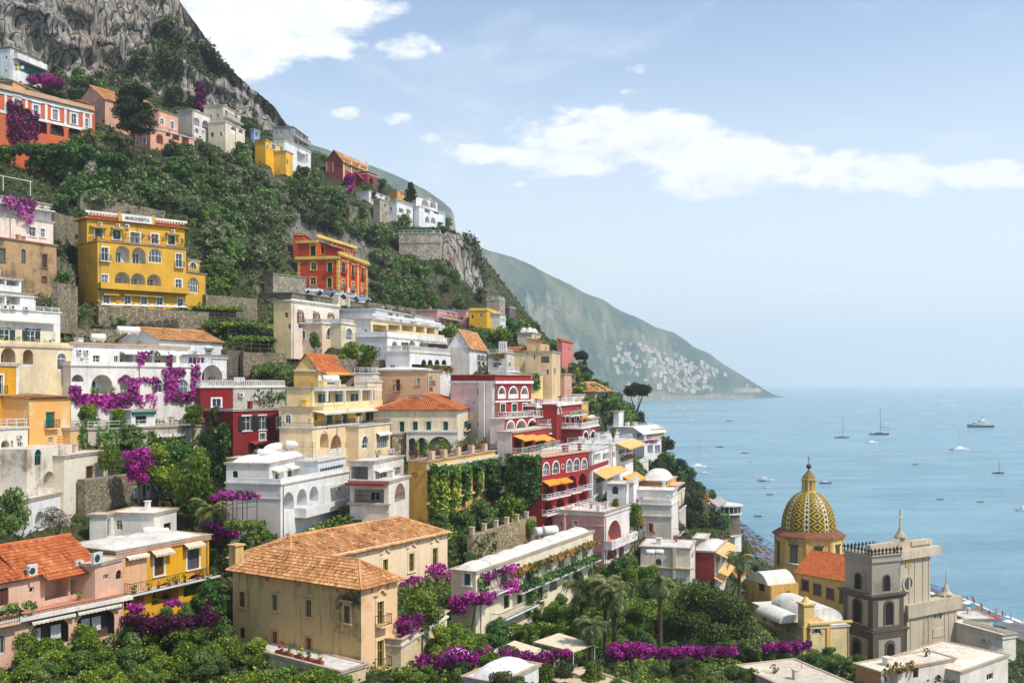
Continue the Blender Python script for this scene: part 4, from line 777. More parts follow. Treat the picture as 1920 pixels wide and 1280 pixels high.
b.vol(298, 161, 636, 672, R=(417, 174), xl=-9, mat=WHITE, roof='gable 2.0 .4', rmat=OLD_TILE, view=False, Rf=[('w', 340, 656, 350, 664, Wt), ('w', 385, 656, 397, 671, {'tr': WHITE, 'hood': 1}), ('w', 401, 660, 402, 662)])
b.vol(373, 157.5, 671, 716, R=(425, 164), xl=-6, mat=WHITE, roof='par .3', view=False, inner=(228, 218, 210), Rf=[('A', 378, 684, 417, 716, {'dp': 2.2, 'f': BRN})])
for x, y, d, l in ((232, 626, 158, 'white water tank left of two on the bougainvillea house roof'), (249, 627, 159, 'white water tank right of two on the bougainvillea house roof'), (184, 641, 149, 'stubby white tank alone on the bougainvillea house roof')): tank(x, y, d, 2.0, .55, l, .7)
b = Bld('cafe_kiosk', 'small white pavilion with dark green fascia on the restaurant terrace', 'pavilion')
b.vol(246, 137, 772, 808, R=(291, 141), xl=-4, mat=WHITE, roof='flat', sink=3, Rf=[('p', 247, 771, 290, 777, {'m': (20, 84, 76), 'pj': .3, 'name': 'fascia'}), ('G', 254, 779, 275, 795, {'f': (60, 110, 110)})])
b = Bld('restaurant_terrace', 'restaurant terrace wall with white railing and Donna Rosa lettering', 'terrace')
b.vol(165, 132, 806, 822, R=(418, 146), xl=-8, mat=peeling((196, 184, 162), (120, 112, 90), .5), roof='terrace .9 white', rmat=(180, 168, 150), sink=5, Rf=[('V', 180, 800, 250, 835, {'m': 'ivy', 'n': 20}), ('V', 278, 806, 300, 840, {'m': 'citrus', 'n': 26}), ('V', 300, 816, 345, 840, {'m': 'citrus', 'n': 26}), ('V', 360, 810, 418, 840, {'m': 'oak', 'n': 20})])
lettering(b.R, b.root, 'Donna Rosa', 289, 810, 341, 818, .75, (245, 245, 242), .35, .03)
b = Bld('yellow_corner_house', 'deep yellow house with white framed window at the left edge')
b.vol(-70, 118, 684, 745, R=(34, 125), xl=-7, mat=(222, 164, 36), roof='flat', Rf=[('d', -4, 703, 5, 738, {'tr': WHITE, 'rl': 1}), ('k', 680, 685, {'m': WHITE, 'pj': .2}), ('p', 30, 686, 34, 746, {'m': WHITE})], view=False)
b.vol(-70, 117, 745, 800, R=(55, 126), xl=-8, mat=(214, 156, 34), roof='flat', rmat=(190, 160, 120), view=False, Rf=[('w', 22, 776, 32, 786, Wt)])
b = Bld('peeling_house', 'peeling apricot house with one dark green shuttered balcony door')
b.vol(55, 121, 748, 858, R=(132, 127.5), xl=-7, mat=peeling((236, 176, 104), (232, 206, 164), .45), roof='shed .5 .3', rmat=OLD_TILE, sink=4, Rf=[('c', 86, 772, 103, 802, {'c': (20, 104, 84), 'rl': 1}), ('w', 91, 819, 99, 830), ('w', 98, 836, 102, 850)])
b.vol(132, 126, 806, 858, R=(152, 128), xl=-5, mat=peeling((226, 176, 110), (214, 186, 146), .6), roof='flat', view=False, Rf=[('V', 146, 795, 156, 850, {'m': 'ivy', 'n': 26})])
b = Bld('white_ruin', 'whitewashed tumbledown house with arched cellar doors and teal door, lower left')
b.vol(-70, 112, 808, 920, R=(52, 120), xl=-6, mat=peeling((226, 218, 204), (168, 152, 128), .6), dirt=.6, roof='terrace .9 white', sink=4, Rf=[('A', 2, 825, 18, 850), ('c', 20, 826, 25, 848, {'c': (230, 150, 40)}), ('w', 33, 829, 43, 855), ('h', 31, 815, 39, 822)])
b.vol(50, 114, 842, 925, R=(135, 123), xl=-5, mat=peeling((226, 216, 200), (160, 142, 116), .7), roof=None, sink=4, Rf=[('a', 65, 842, 78, 872, {'f': (30, 130, 110)}), ('A', 82, 883, 102, 915, {'door': 0}), ('A', 109, 898, 121, 912, {'door': 0})])
b.vol(120, 119, 858, 915, R=(202, 129), xl=-5, mat=peeling((232, 222, 200), (186, 168, 140), .6), roof='flat', sink=4, Rf=[('D', 161, 873, 176, 900, {'c': DBR, 'tr': (214, 196, 164)}), ('c', 200, 875, 206, 895, {'c': DGRN})])
b = Bld('notice_wall', 'rubble stone wall with three framed notice boards along the lane', 'wall')
b.vol(160, 121, 902, 955, R=(330, 136), xl=-1.2, mat=stone_mat((150, 138, 116), 2.8), roof='flat', rmat=(150, 140, 120), sink=5, o={'cop': 0, 'ov': .02}, Rf=[('p', 249, 911, 258, 934, {'m': (205, 210, 214), 'name': 'notice_board', 'pj': .1}), ('p', 264, 907, 281, 934, {'m': (214, 216, 214), 'name': 'notice_board', 'pj': .1}), ('p', 289, 905, 298, 928, {'m': (170, 190, 200), 'name': 'notice_board', 'pj': .1}), ('p', 266, 909, 272, 931, {'m': (60, 80, 90), 'name': 'notice_poster', 'pj': .12}), ('p', 274, 910, 279, 920, {'m': (90, 100, 84), 'name': 'notice_poster', 'pj': .12})])
b = Bld('arched_white_shed', 'small white house with one dark arch behind the oleander, lower left')
b.vol(45, 111, 941, 1000, R=(113, 119), xl=-7, mat=WHITE, roof='flat', sink=4, Rf=[('A', 66, 958, 83, 992, {'door': 0}), ('p', 73, 949, 96, 952, {'m': (236, 234, 230)})])
# dark red house
b = Bld('crimson_house', 'crimson house with a white balustraded roof terrace'); CR = (134, 34, 38)
b.vol(376, 144, 727, 800, R=(436, 146), xl=-4, mat=CR, dirt=.12, roof='terrace .9 bal', sink=4, Rf=[('w', 398, 747, 414, 762, Wt)])
b.vol(437, 147.5, 727, 775, R=(535, 155), xl=-6, mat=(190, 184, 174), dirt=.5, roof='terrace .9 bal', view=False, Rf=[('h', 446, 736, 455, 744), ('V', 470, 730, 512, 762, {'m': 'bloom', 'n': 10}), ('V', 505, 735, 535, 752, {'m': 'ivy', 'n': 24})])
b.vol(437, 141, 771, 862, R=(523, 148), xl=-6, mat=CR, dirt=.12, roof='flat', sink=4, Rf=[('d', 455, 780, 470, 807, {'tr': WHITE, 'sh': (30, 40, 44)}), ('d', 485, 779, 498, 805, {'tr': WHITE, 'sh': (30, 40, 44)}), ('a', 519, 782, 524, 806, Wt), ('w', 487, 812, 497, 824, Wt), ('n', 466, 826, 516, 832, {'m': (150, 66, 66), 'pj': 1.2}), ('A', 476, 836, 505, 862, {'tr': WHITE})])
# ------------------------------------------------------------------ houses, centre of the town
b = Bld('shuttered_cream_villa', 'cream villa with three pairs of brown shutters on its white facade', 'villa'); CRM = (244, 226, 206)
b.vol(546, 176, 566, 640, R=(636, 191), xl=513, mat=CRM, lmat=(240, 214, 160), dirt=.12, roof='vault 2 1 .5', sink=3, Rf=[('k', 566, 569, {'m': WHITE, 'pj': .2}), ('p', 546.3, 569, 549, 625, {'m': WHITE}), ('p', 576, 569, 579, 625, {'m': WHITE}), ('p', 601, 569, 604, 625, {'m': WHITE}), ('p', 633, 569, 635.5, 625, {'m': WHITE}),
 ('d', 560, 585, 566, 605, {'tr': WHITE, 'sh': BRN, 'hood': 1, 'rl': 1}), ('d', 590, 588, 596, 607, {'tr': WHITE, 'sh': BRN, 'hood': 1, 'rl': 1}), ('d', 617, 590, 623, 608, {'tr': WHITE, 'sh': BRN, 'hood': 1, 'rl': 1}), ('o', 560, 609.5, 566, 615.5, {'tr': WHITE, 'tw': .15}), ('o', 590, 611, 595, 616, {'tr': WHITE, 'tw': .15})], Lf=[('c', 534, 586, 540, 595, {'c': BRN}), ('w', 540, 608, 545, 617)])
b.vol(604, 178, 607, 645, R=(638, 184), xl=-5, mat=(236, 208, 176), roof='terrace .7 bal', Rf=[('a', 611, 614, 628, 637, {'tr': WHITE, 'tw': .3})])
b.vol(640, 180, 607, 648, R=(670, 186), xl=-5, mat=peeling((232, 214, 182), (200, 184, 156), .4), roof='terrace .7 bal', Rf=[('a', 648, 615, 661, 638, Wt)])
b = Bld('white_gabled_cottage', 'low white cottage with pale tiled roof behind the white hotel', 'house')
b.vol(640, 200, 589, 612, R=(704, 214), xl=-6, mat=(238, 230, 224), roof='gable 1.4 .3', rmat=OLD_TILE, view=False, Rf=[('w', 647, 592, 652, 600), ('w', 675, 592, 680, 598)])
b = Bld('white_hotel', 'big white terraced hotel with stacked balconies left of the gabled white house', 'hotel')
b.vol(704, 191, 580, 602, R=(771, 209), xl=-9, mat=(214, 214, 212), roof='terrace .5', view=False, ctrl=False, Rf=[('G', 728, 586, 737, 596), ('a', 742, 585, 748, 597), ('G', 758, 587, 770, 600)])
b.vol(696, 184, 600, 632, R=(822, 213), xl=652, mat=(240, 222, 178), lmat=(226, 222, 216), roof='flat', view=False, sink=16, inner=(236, 216, 160), Rf=[('k', 597, 601, {'m': WHITE, 'pj': .5}), ('r', 699, 609, 725, 628, {'dp': 2, 'rail': 1}), ('r', 728, 609, 750, 628, {'dp': 2}), ('r', 753, 610, 775, 628, {'dp': 2}), ('r', 780, 610, 796, 630, {'dp': 2}), ('r', 800, 612, 815, 630, {'dp': 2}), ('b', 725, 624, 815, 636, {'pj': 2.2, 'st': 'wall', 'm': WHITE})])
b.vol(726, 180, 632, 662, R=(838, 206), xl=668, mat=WHITE, roof='terrace .8 wall', view=False, sink=14, Rf=[('a', 734, 640, 746, 660), ('r', 752, 642, 778, 660, {'dp': 2.4}), ('A', 766, 638, 780, 660, {'dp': 2}), ('A', 786, 639, 797, 659, {'dp': 2}), ('r', 803, 640, 818, 658, {'dp': 2}), ('b', 790, 626, 838, 645, {'pj': 1.5, 'st': 'white', 'm': WHITE}), ('P', 752, 655, 812, 660, {'pj': .5})])
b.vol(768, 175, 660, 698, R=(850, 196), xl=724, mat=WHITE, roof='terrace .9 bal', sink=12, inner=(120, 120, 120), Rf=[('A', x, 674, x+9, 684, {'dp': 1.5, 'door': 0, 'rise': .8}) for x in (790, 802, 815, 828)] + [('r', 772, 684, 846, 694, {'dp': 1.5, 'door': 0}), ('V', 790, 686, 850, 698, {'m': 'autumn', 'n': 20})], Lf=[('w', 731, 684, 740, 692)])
b.vol(778, 212, 593, 625, R=(815, 222), xl=773, mat=WHITE, roof='flat', view=False, Rf=[('c', 807, 603, 810, 612, {'c': BRN}), ('b', 790, 608, 826, 620, {'pj': 2, 'st': 'wall', 'm': WHITE})])
b = Bld('gabled_white_house', 'white house with a tall blank gable and brown tiled roof beside the white hotel')
b.vol(880, 194, 651, 700, R=(913, 209), xl=839, mat=(242, 240, 236), lmat=(226, 216, 204), roof='gable 3.4 .3', rmat=OLD_TILE, sink=3, Rf=[('w', 884, 655, 886, 658), ('w', 894, 655, 896, 658), ('d', 895, 665, 900, 676, {'tr': WHITE, 'rl': 1}), ('d', 904, 666, 908, 677, {'tr': WHITE, 'rl': 1}), ('A', 896, 684, 904, 692, {'door': 0}), ('A', 906, 684, 913, 692, {'door': 0})], Lf=[('o', 845, 639, 850, 645)])
b = Bld('pink_row', 'pink row house with blue-trimmed roof and arches under the cliff spur')
b.vol(820, 262, 581, 606, R=(878, 285), xl=-6, mat=(226, 170, 160), roof='terrace .6', Rf=[('c', 838, 585, 843, 594, {'c': (230, 160, 80)}), ('c', 848, 586, 853, 595, {'c': (230, 160, 80)}), ('c', 862, 588, 866, 597, {'c': (230, 160, 80)}), ('p', 836, 581, 856, 583, {'m': (90, 130, 190)}), ('b', 822, 592, 858, 599, {'pj': 1}), ('A', 825, 600, 832, 610), ('A', 836, 600, 844, 610), ('A', 850, 601, 858, 611)])
b.vol(874, 276, 583, 606, R=(896, 284), xl=-5, mat=(226, 176, 168), roof='flat', view=False, Rf=[('c', 878, 588, 882, 597, {'c': (230, 160, 80)}), ('A', 879, 601, 884, 607), ('A', 887, 601, 892, 607)])
b = Bld('canary_house', 'canary yellow house with arches at the foot of the cliff spur')
b.vol(913, 272, 582, 614, R=(938, 290), xl=880, mat=(240, 186, 40), dirt=.12, roof='terrace .6 wall', Rf=[('r', 919, 588, 927, 597, {'dp': .8}), ('w', 931, 590, 934, 598, Wt), ('A', 921, 604, 927, 613), ('A', 930, 605, 935, 615)], Lf=[('c', 884, 590, 888, 597, {'c': GRN}), ('w', 900, 587, 904, 596)])
b = Bld('spur_tower', 'grey stone tower house with glazed roof terrace against the far headland')
b.vol(937, 292, 562, 594, R=(947, 298), xl=913, mat=peeling((176, 160, 138), (130, 116, 98), .5), roof='terrace .8 white', Rf=[('w', 940, 568, 943, 573), ('w', 940, 582, 943, 586)])
b = Bld('pale_shutter_house', 'narrow white house with green shutters right of the canary yellow house')
b.vol(938, 278, 590, 616, R=(948, 284), xl=-4, mat=(232, 234, 232), roof='flat', view=False, Rf=[('c', 940, 596, 942, 603), ('c', 944, 597, 946, 604)])
b = Bld('ruined_keep', 'small ruined grey tower with crenellated top on the spur', 'ruin')
b.vol(955, 300, 577, 596, R=(966, 304), xl=947, mat=stone_mat((128, 116, 100), 1.5), roof='par .5', o={'cop': 0})
b = Bld('domed_house', 'low house with two white roof domes above the tree belt')
b.vol(998, 240, 625, 645, R=(1014, 250), xl=970, mat=(226, 206, 176), roof='vault 2 2 1.4', Rf=[('w', 1003, 630, 1006, 636)])
b = Bld('cream_gable_house', 'cream house with a shuttered gable and long iron balcony')
b.vol(985, 206, 659, 702, R=(1000, 216), xl=945, mat=(244, 226, 178), dirt=.12, roof='gableL 1.0 .3', rmat=OLD_TILE, Rf=[('b', 986, 668, 999, 676, {'pj': 1}), ('c', 989, 664, 993, 673, {'c': (225, 220, 210)}), ('b', 985, 684, 1000, 692, {'pj': 1.2})], Lf=[('c', 957, 666, 963, 678, {'c': (225, 220, 210)}), ('w', 957, 688, 963, 698)])
b = Bld('vine_terrace_house', 'white terrace house with chimney row and rusty vine pergola')
b.vol(950, 199, 662, 700, R=(965, 207), xl=915, mat=(238, 232, 224), roof='terrace .6 white', Rf=[('w', 954, 680, 958, 688)], Lf=[('V', 915, 662, 950, 676, {'m': 'autumn', 'n': 18}), ('r', 925, 680, 940, 692)])
f = b.L
for i in range(4): k = MB(); u = f.u(932+i*4); k.box(f, u, u+.25, -2.2, -1.6, b.z1+.2, b.z1+2.4); k.build('chimney', plaster(WHITE), b.root)
b = Bld('beige_block', 'tall beige block house with shuttered bays overlooking the arches')
b.vol(1035, 196, 660, 716, R=(1051, 208), xl=985, mat=(226, 194, 150), roof='flat', Rf=[('w', 1038, 690, 1042, 702)], Lf=[('w', 1000, 664, 1004, 673), ('r', 1015, 668, 1030, 680, {'dp': 1, 'rail': 1}), ('w', 1024, 692, 1029, 702)])
b.vol(1014, 206, 642, 665, R=(1030, 214), xl=988, mat=(222, 186, 136), roof='shed 1 .2', rmat=OLD_TILE, view=False)
b = Bld('yellow_arch_house', 'pale yellow low house with one big arched window behind the red hotel roof')
b.vol(996, 186, 701, 735, R=(1018, 194), xl=970, mat=(240, 206, 140), roof='flat', Lf=[('A', 975, 704, 988, 720, {'door': 0})], Rf=[('V', 996, 700, 1010, 735, {'m': 'ivy', 'n': 20})])
b = Bld('far_pink_house', 'bright pink house half hidden behind the pines on the spur')
b.vol(1054, 270, 640, 668, R=(1074, 284), xl=1045, mat=(222, 128, 118), roof='shed 1 .2', rmat=RED_TILE, Rf=[('w', 1058, 650, 1061, 656), ('w', 1065, 652, 1068, 658)])
# gabled yellow-orange house
b = Bld('apricot_gable_house', 'apricot gabled house with bright orange roof in the middle of the town')
b.vol(597, 160, 694, 740, R=(664, 176), xl=551, mat=(244, 232, 210), lmat=(248, 200, 116), dirt=.12, roof='gable 2.6 .3', o={'gm': plaster((248, 206, 130), .1)}, Rf=[('n', 602, 697, 660, 703, {'m': (236, 180, 90), 'pj': 1}), ('r', 604, 706, 662, 720, {'dp': 2})], Lf=[('k', 693, 696, {'m': WHITE, 'pj': .2})])
b = Bld('old_brick_house', 'worn brown house with red brick bay and small iron balconies')
b.vol(800, 172, 696, 762, R=(825, 180), xl=692, mat=(214, 186, 150), lmat=peeling((214, 178, 140), (196, 116, 90), .35), dirt=.6, roof='vault 3 1 .6', sink=3, Rf=[('d', 805, 706, 810, 724, {'rl': 1})], Lf=[('d', 742, 711, 750, 732, {'rl': 1, 'f': DBR}), ('c', 782, 709, 788, 721, {'c': (190, 200, 196), 'tr': (214, 196, 164)})])
b.vol(700, 168, 700, 735, R=(710, 172), xl=664, mat=(232, 216, 194), dirt=.6, roof='terrace .8 white', view=False)
# stepped yellow house
b = Bld('stepped_yellow_house', 'stepped pale yellow house with green doors and long balconies'); PY = (246, 218, 160)
b.vol(586, 143, 729, 760, R=(700, 167), xl=537, mat=PY, dirt=.1, roof='flat', sink=1, view=False, Rf=[('y', 588, 729, 702, 731.5, {'pj': 1.4}), ('c', 577, 739, 585, 755), ('d', 602, 738, 612, 755, {'sh': GRN}), ('d', 633, 738, 641, 755, {'sh': GRN}), ('d', 661, 738, 667, 754, {'sh': GRN}), ('b', 588, 752, 702, 766, {'pj': 1.5, 'st': (246, 226, 170), 'm': PY})] + [('x', x, 731, x+1.8, 753, {'pj': 1.2}) for x in (595, 628, 659, 680)])
b.vol(586, 140, 766, 806, R=(702, 164), xl=527, mat=(244, 200, 96), lmat=(244, 218, 172), dirt=.15, roof='flat', sink=1, view=False, Rf=[('c', 612, 774, 624, 803, Wt), ('c', 640, 772, 651, 800, Wt), ('c', 667, 772, 678, 798, Wt), ('c', 685, 771, 695, 797, Wt), ('a', 590, 774, 595, 788, {'f': GRN}), ('n', 586, 766, 715, 773, {'m': (226, 214, 190), 'pj': 1.8}), ('b', 588, 792, 715, 805, {'pj': 1.3, 'pots': 1})])
b.vol(586, 137, 803, 880, R=(672, 152), xl=524, mat=(244, 214, 170), dirt=.25, roof='terrace .6 iron', sink=4, inner=(232, 200, 150), Rf=[('A', 600, 808, 616, 840, {'door': 0}), ('A', 620, 815, 640, 848, {'par': .6}), ('A', 647, 813, 670, 846, {'par': .6, 'dp': 2})], Lf=[('k', 765, 768, {'m': (210, 180, 130), 'pj': .1})])
b.vol(672, 147, 800, 868, R=(733, 159), xl=-6, mat=(244, 218, 176), dirt=.25, roof='terrace .6 iron', sink=4, Rf=[('a', 678, 817, 690, 841, Wt), ('G', 707, 816, 727, 840), ('n', 705, 809, 729, 816, {'m': (236, 228, 214), 'pj': .6}), ('h', 728, 841, 735, 849)])
for x, y, d, l in ((620, 713, 156, 'white tank box on the stepped yellow house roof'),): tank(x, y+6, d, 2.4, .6, l, .4)
# cream convent with orange roofs
b = Bld('cream_convent', 'long cream building with orange roofs and green shutters over a vine arcade', 'building'); CC = (244, 224, 190)
b.vol(858, 160, 768, 812, L=(700, 161), xr=893, mat=CC, dirt=.35, roof='hip 2.4 .4', sink=0, view=False, Lf=[('k', 767, 770, {'m': (236, 218, 186), 'pj': .3})] + [('c', x, 790, x+9, 809, {'tr': (232, 214, 180)}) for x in (749, 774, 799, 831)] + [('q', 776, 774, 780, 778)], Rf=[('c', 870, 789, 879, 811, {'rl': 1, 'tr': (232, 214, 180)})])
b.vol(790, 165, 742, 768, R=(797, 167), xl=766, mat=CC, dirt=.3, roof='flat', view=False, ctrl=False, Lf=[('c', 773, 745, 782, 765)])
b.vol(858, 159.5, 808, 862, L=(762, 160), xr=893, mat=(240, 230, 212), dirt=.3, roof=None, sink=2, inner=(214, 206, 196), Lf=[('k', 806, 810, {'m': WHITE, 'pj': .2}), ('A', 766, 821, 780, 853, {'dp': 2.6, 'door': 0}), ('A', 784, 820, 798, 853, {'dp': 2.6, 'door': 0}), ('A', 802, 818, 846, 856, {'dp': 2.8}), ('V', 780, 824, 786, 856, {'m': 'citrus', 'n': 40}), ('V', 796, 824, 803, 856, {'m': 'citrus', 'n': 40}), ('V', 826, 823, 833, 858, {'m': 'citrus', 'n': 40}), ('P', 762, 850, 858, 856, {'pj': 1})], Rf=[('A', 862, 817, 890, 858, {'dp': 2.4}), ('V', 872, 822, 892, 858, {'m': 'ivy', 'n': 26})])
b.vol(735, 160, 815, 860, R=(762, 161), xl=-4, mat=stone_mat((176, 160, 134), 2.2), roof='flat', view=False)
# terrace in front of it with planter piers, and the ivy gallery below
b = Bld('ivy_gallery', 'long arcaded gallery under a terrace, hung with thick ivy columns', 'gallery'); OCH = (222, 176, 86)
b.vol(801, 138, 866, 975, R=(929, 160), xl=765, mat=(226, 190, 110), lmat=OCH, dirt=.45, roof='terrace .9 iron', rmat=(206, 170, 140), sink=4, inner=(180, 150, 96), Rf=[('k', 862, 868, {'m': (232, 222, 206), 'pj': .4})] + [('A', x, 886, x+9, 922, {'dp': 2.4, 'rail': 1}) for x in (808.5, 830.5, 853.5, 874, 896)] + [('r', x, 930, x+8, 948, {'dp': 1.5}) for x in (808, 829, 863)] + [('k', 925, 928, {'m': (232, 200, 130), 'pj': .5})] + [('V', x, 868, x+w, y1, {'m': m, 'n': 46, 'th': 1.1, 's': .28, 'rag': .25}) for x, w, y1, m in ((800, 9, 975, 'citrus'), (817, 13, 980, 'citrus'), (840, 13, 960, 'citrus'), (864, 8, 945, 'ivy'), (886, 8, 930, 'ivy'), (908, 20, 935, 'ivy'))] + [('V', 812, 866, 930, 884, {'m': 'ivy', 'n': 40, 'th': 1.2, 's': .3, 'rag': .5})], Lf=[('q', 771, 884, 784, 897)])
f = b.R
for i, x in enumerate((806, 829, 855, 881, 905)):
    k = MB(); u = f.u(x+4); k.box(f, u-.5, u+.5, -.5, .25, b.z1+.2, b.z1+1.4); k.build('planter_pier', plaster((226, 190, 160), .3), b.root)
b._extra(f, 'P', f.u(806), f.u(910), b.z1+1.4, b.z1+2, {'pj': -.15})
# the white house below, centre left
b = Bld('white_loggia_house', 'brilliant white house with round arches and stepped terraces in the centre')
b.vol(526, 122, 909, 1012, R=(655, 140), xl=424, mat=WHITE, lmat=(226, 220, 212), dirt=.1, roof='terrace .5 wall', sink=5, inner=(236, 236, 234), Rf=[('A', 531, 922, 551, 957, {'dp': 1.4, 'f': (60, 130, 170)}), ('A', 557, 916, 575, 950, {'dp': 1.4}), ('A', 580, 911, 597, 941, {'dp': 1.2}), ('p', 606, 908, 628, 950, {'m': (238, 238, 236), 'pj': .1, 'name': 'shutter_panel'}), ('p', 633, 904, 654, 944, {'m': (238, 238, 236), 'pj': .1, 'name': 'shutter_panel'}), ('w', 639, 930, 648, 945), ('h', 628, 911, 635, 920), ('b', 552, 940, 652, 957, {'pj': 1.6, 'st': 'wall', 'm': WHITE}), ('n', 575, 985, 603, 1002, {'m': (226, 216, 170), 'pj': 1.5}), ('n', 620, 972, 646, 990, {'m': (226, 216, 170), 'pj': 1.5}), ('A', 638, 956, 655, 985, {'dp': 1})], Lf=[('w', 443, 919, 454, 928, {'f': (60, 50, 50)}), ('k', 932, 934, {'m': (226, 220, 212), 'pj': .1})])  # left face greyer than the right: its shade is put into the plaster colour
b.vol(505, 124, 872, 911, R=(580, 138), xl=424, mat=WHITE, lmat=(226, 220, 212), dirt=.1, roof='vault 2 2 .8', rmat=(240, 238, 234), sink=0, view=False, ctrl=False, Rf=[('c', 516, 887, 523, 902, {'c': (20, 100, 100)}), ('c', 540, 882, 548, 902, {'c': (20, 100, 100)}), ('c', 564, 878, 571, 891, {'c': (20, 100, 100)}), ('n', 510, 878, 531, 884, {'m': (230, 224, 204), 'pj': .7}), ('n', 536, 873, 556, 879, {'m': (230, 224, 204), 'pj': .7}), ('n', 560, 869, 578, 874, {'m': (230, 224, 204), 'pj': .7})], Lf=[('a', 436, 882, 446, 900, {'f': (40, 70, 90)})])  # upper block: shade of the left face put into its plaster colour too
b.vol(596, 132, 866, 898, R=(648, 141), xl=-5, mat=(222, 226, 228), dirt=.1, roof='terrace .8 white', view=False, ctrl=False, Rf=[('G', 600, 874, 645, 893)])
b.vol(500, 134, 848, 872, R=(612, 148), xl=482, mat=WHITE, dirt=.15, roof='vault 2 2 .9', rmat=(244, 242, 238), view=False, ctrl=False)
for x, y, d, l in ((552, 843, 138, 'white tank on the brilliant white house, upper roof'), (500, 860, 130, 'white tank on the brilliant white house, lower roof')): tank(x, y, d, 2.2, .6, l, .2)
b = Bld('terraced_grey_house', 'pale grey house with maroon canopy and arched niche right of the white loggia house')
b.vol(700, 132, 868, 910, R=(757, 143), xl=656, mat=(234, 226, 214), dirt=.4, roof='flat', sink=0, view=False, Rf=[('G', 705, 882, 724, 898), ('G', 737, 876, 752, 890), ('n', 702, 878, 726, 884, {'m': (236, 232, 224), 'pj': .6})], Lf=[('r', 658, 874, 690, 900, {'dp': 3, 'rail': 1, 'door': 0})])
b.vol(729, 130, 905, 975, R=(768, 138), xl=656, mat=(236, 228, 214), dirt=.4, roof='flat', sink=4, Rf=[('A', 741, 908, 758, 938, {'tr': (180, 90, 60), 'dp': 1.4, 'rail': 1})], Lf=[('y', 657, 903, 728, 908, {'m': (140, 52, 56), 'pj': 1.8}), ('r', 664, 917, 720, 942, {'dp': 2.4, 'rail': 1}), ('k', 942, 946, {'m': (210, 200, 184), 'pj': .3})])
# ------------------------------------------------------------------ the red hotel and everything right of it
b = Bld('red_hotel', 'large dark red hotel with white arches stepping down in tiers', 'hotel'); SR = (162, 46, 44); PKW = (240, 222, 214); wt3 = {'tr': WHITE, 'tw': .3}
b.vol(928, 172, 716, 858, L=(845, 175.6), xr=996, mat=SR, lmat=PKW, dirt=.15, roof='par 1.0', rmat=WHITE, sink=3, inner=(225, 215, 210), Rf=[('A', x0, 726, x1, 747, {**wt3, 'dp': 1.4, 'par': .8}) for x0, x1 in ((934.5, 947), (954, 970.5), (977, 989.5))] + [('c', x, 757, x+9, 772, {'tr': WHITE}) for x in (938, 960, 980)] + [('k', 714, 719, {'m': WHITE, 'pj': .35}), ('k', 750, 753, {'m': WHITE, 'pj': .2}), ('b', 934, 771, 996, 784, {'pj': 2.4, 'st': 'white', 'm': WHITE, 'pots': 1})], Lf=[('w', 895, 728, 899, 740), ('w', 895, 790, 899, 800), ('p', 900, 716, 911, 850, {'m': (242, 232, 224), 'pj': .6, 'name': 'pier'}), ('p', 913, 716, 925, 850, {'m': (242, 232, 224), 'pj': .3, 'name': 'pier'}), ('w', 887, 752, 890, 757), ('k', 715, 718, {'m': WHITE, 'pj': .25})])
b.vol(946, 166, 786, 830, R=(1014, 185), xl=-2.5, mat=SR, lmat=PKW, roof='terrace .95 white', rmat=(226, 214, 204), sink=1, view=False, inner=(220, 210, 204), Rf=[('A', 950, 790, 964, 804, {**wt3}), ('A', 968, 788, 986, 806, {**wt3}), ('A', 989, 787, 1006, 806, {**wt3}), ('b', 948, 803, 1016, 818, {'pj': 2.2, 'st': 'white', 'm': WHITE, 'pots': 1})])
b.vol(960, 161, 812, 862, R=(1030, 181), xl=-2.5, mat=SR, lmat=PKW, roof='flat', sink=1, view=False, inner=(120, 60, 50), Rf=[('n', x, 815, x+18, 826, {'m': (232, 164, 76), 'pj': 2}) for x in (961, 982, 1003)] + [('r', x, 824, x+14, 842, {'dp': 2}) for x in (963, 984, 1005)] + [('b', 958, 832, 1030, 846, {'pj': 2, 'st': 'white', 'm': WHITE, 'pots': 1})])
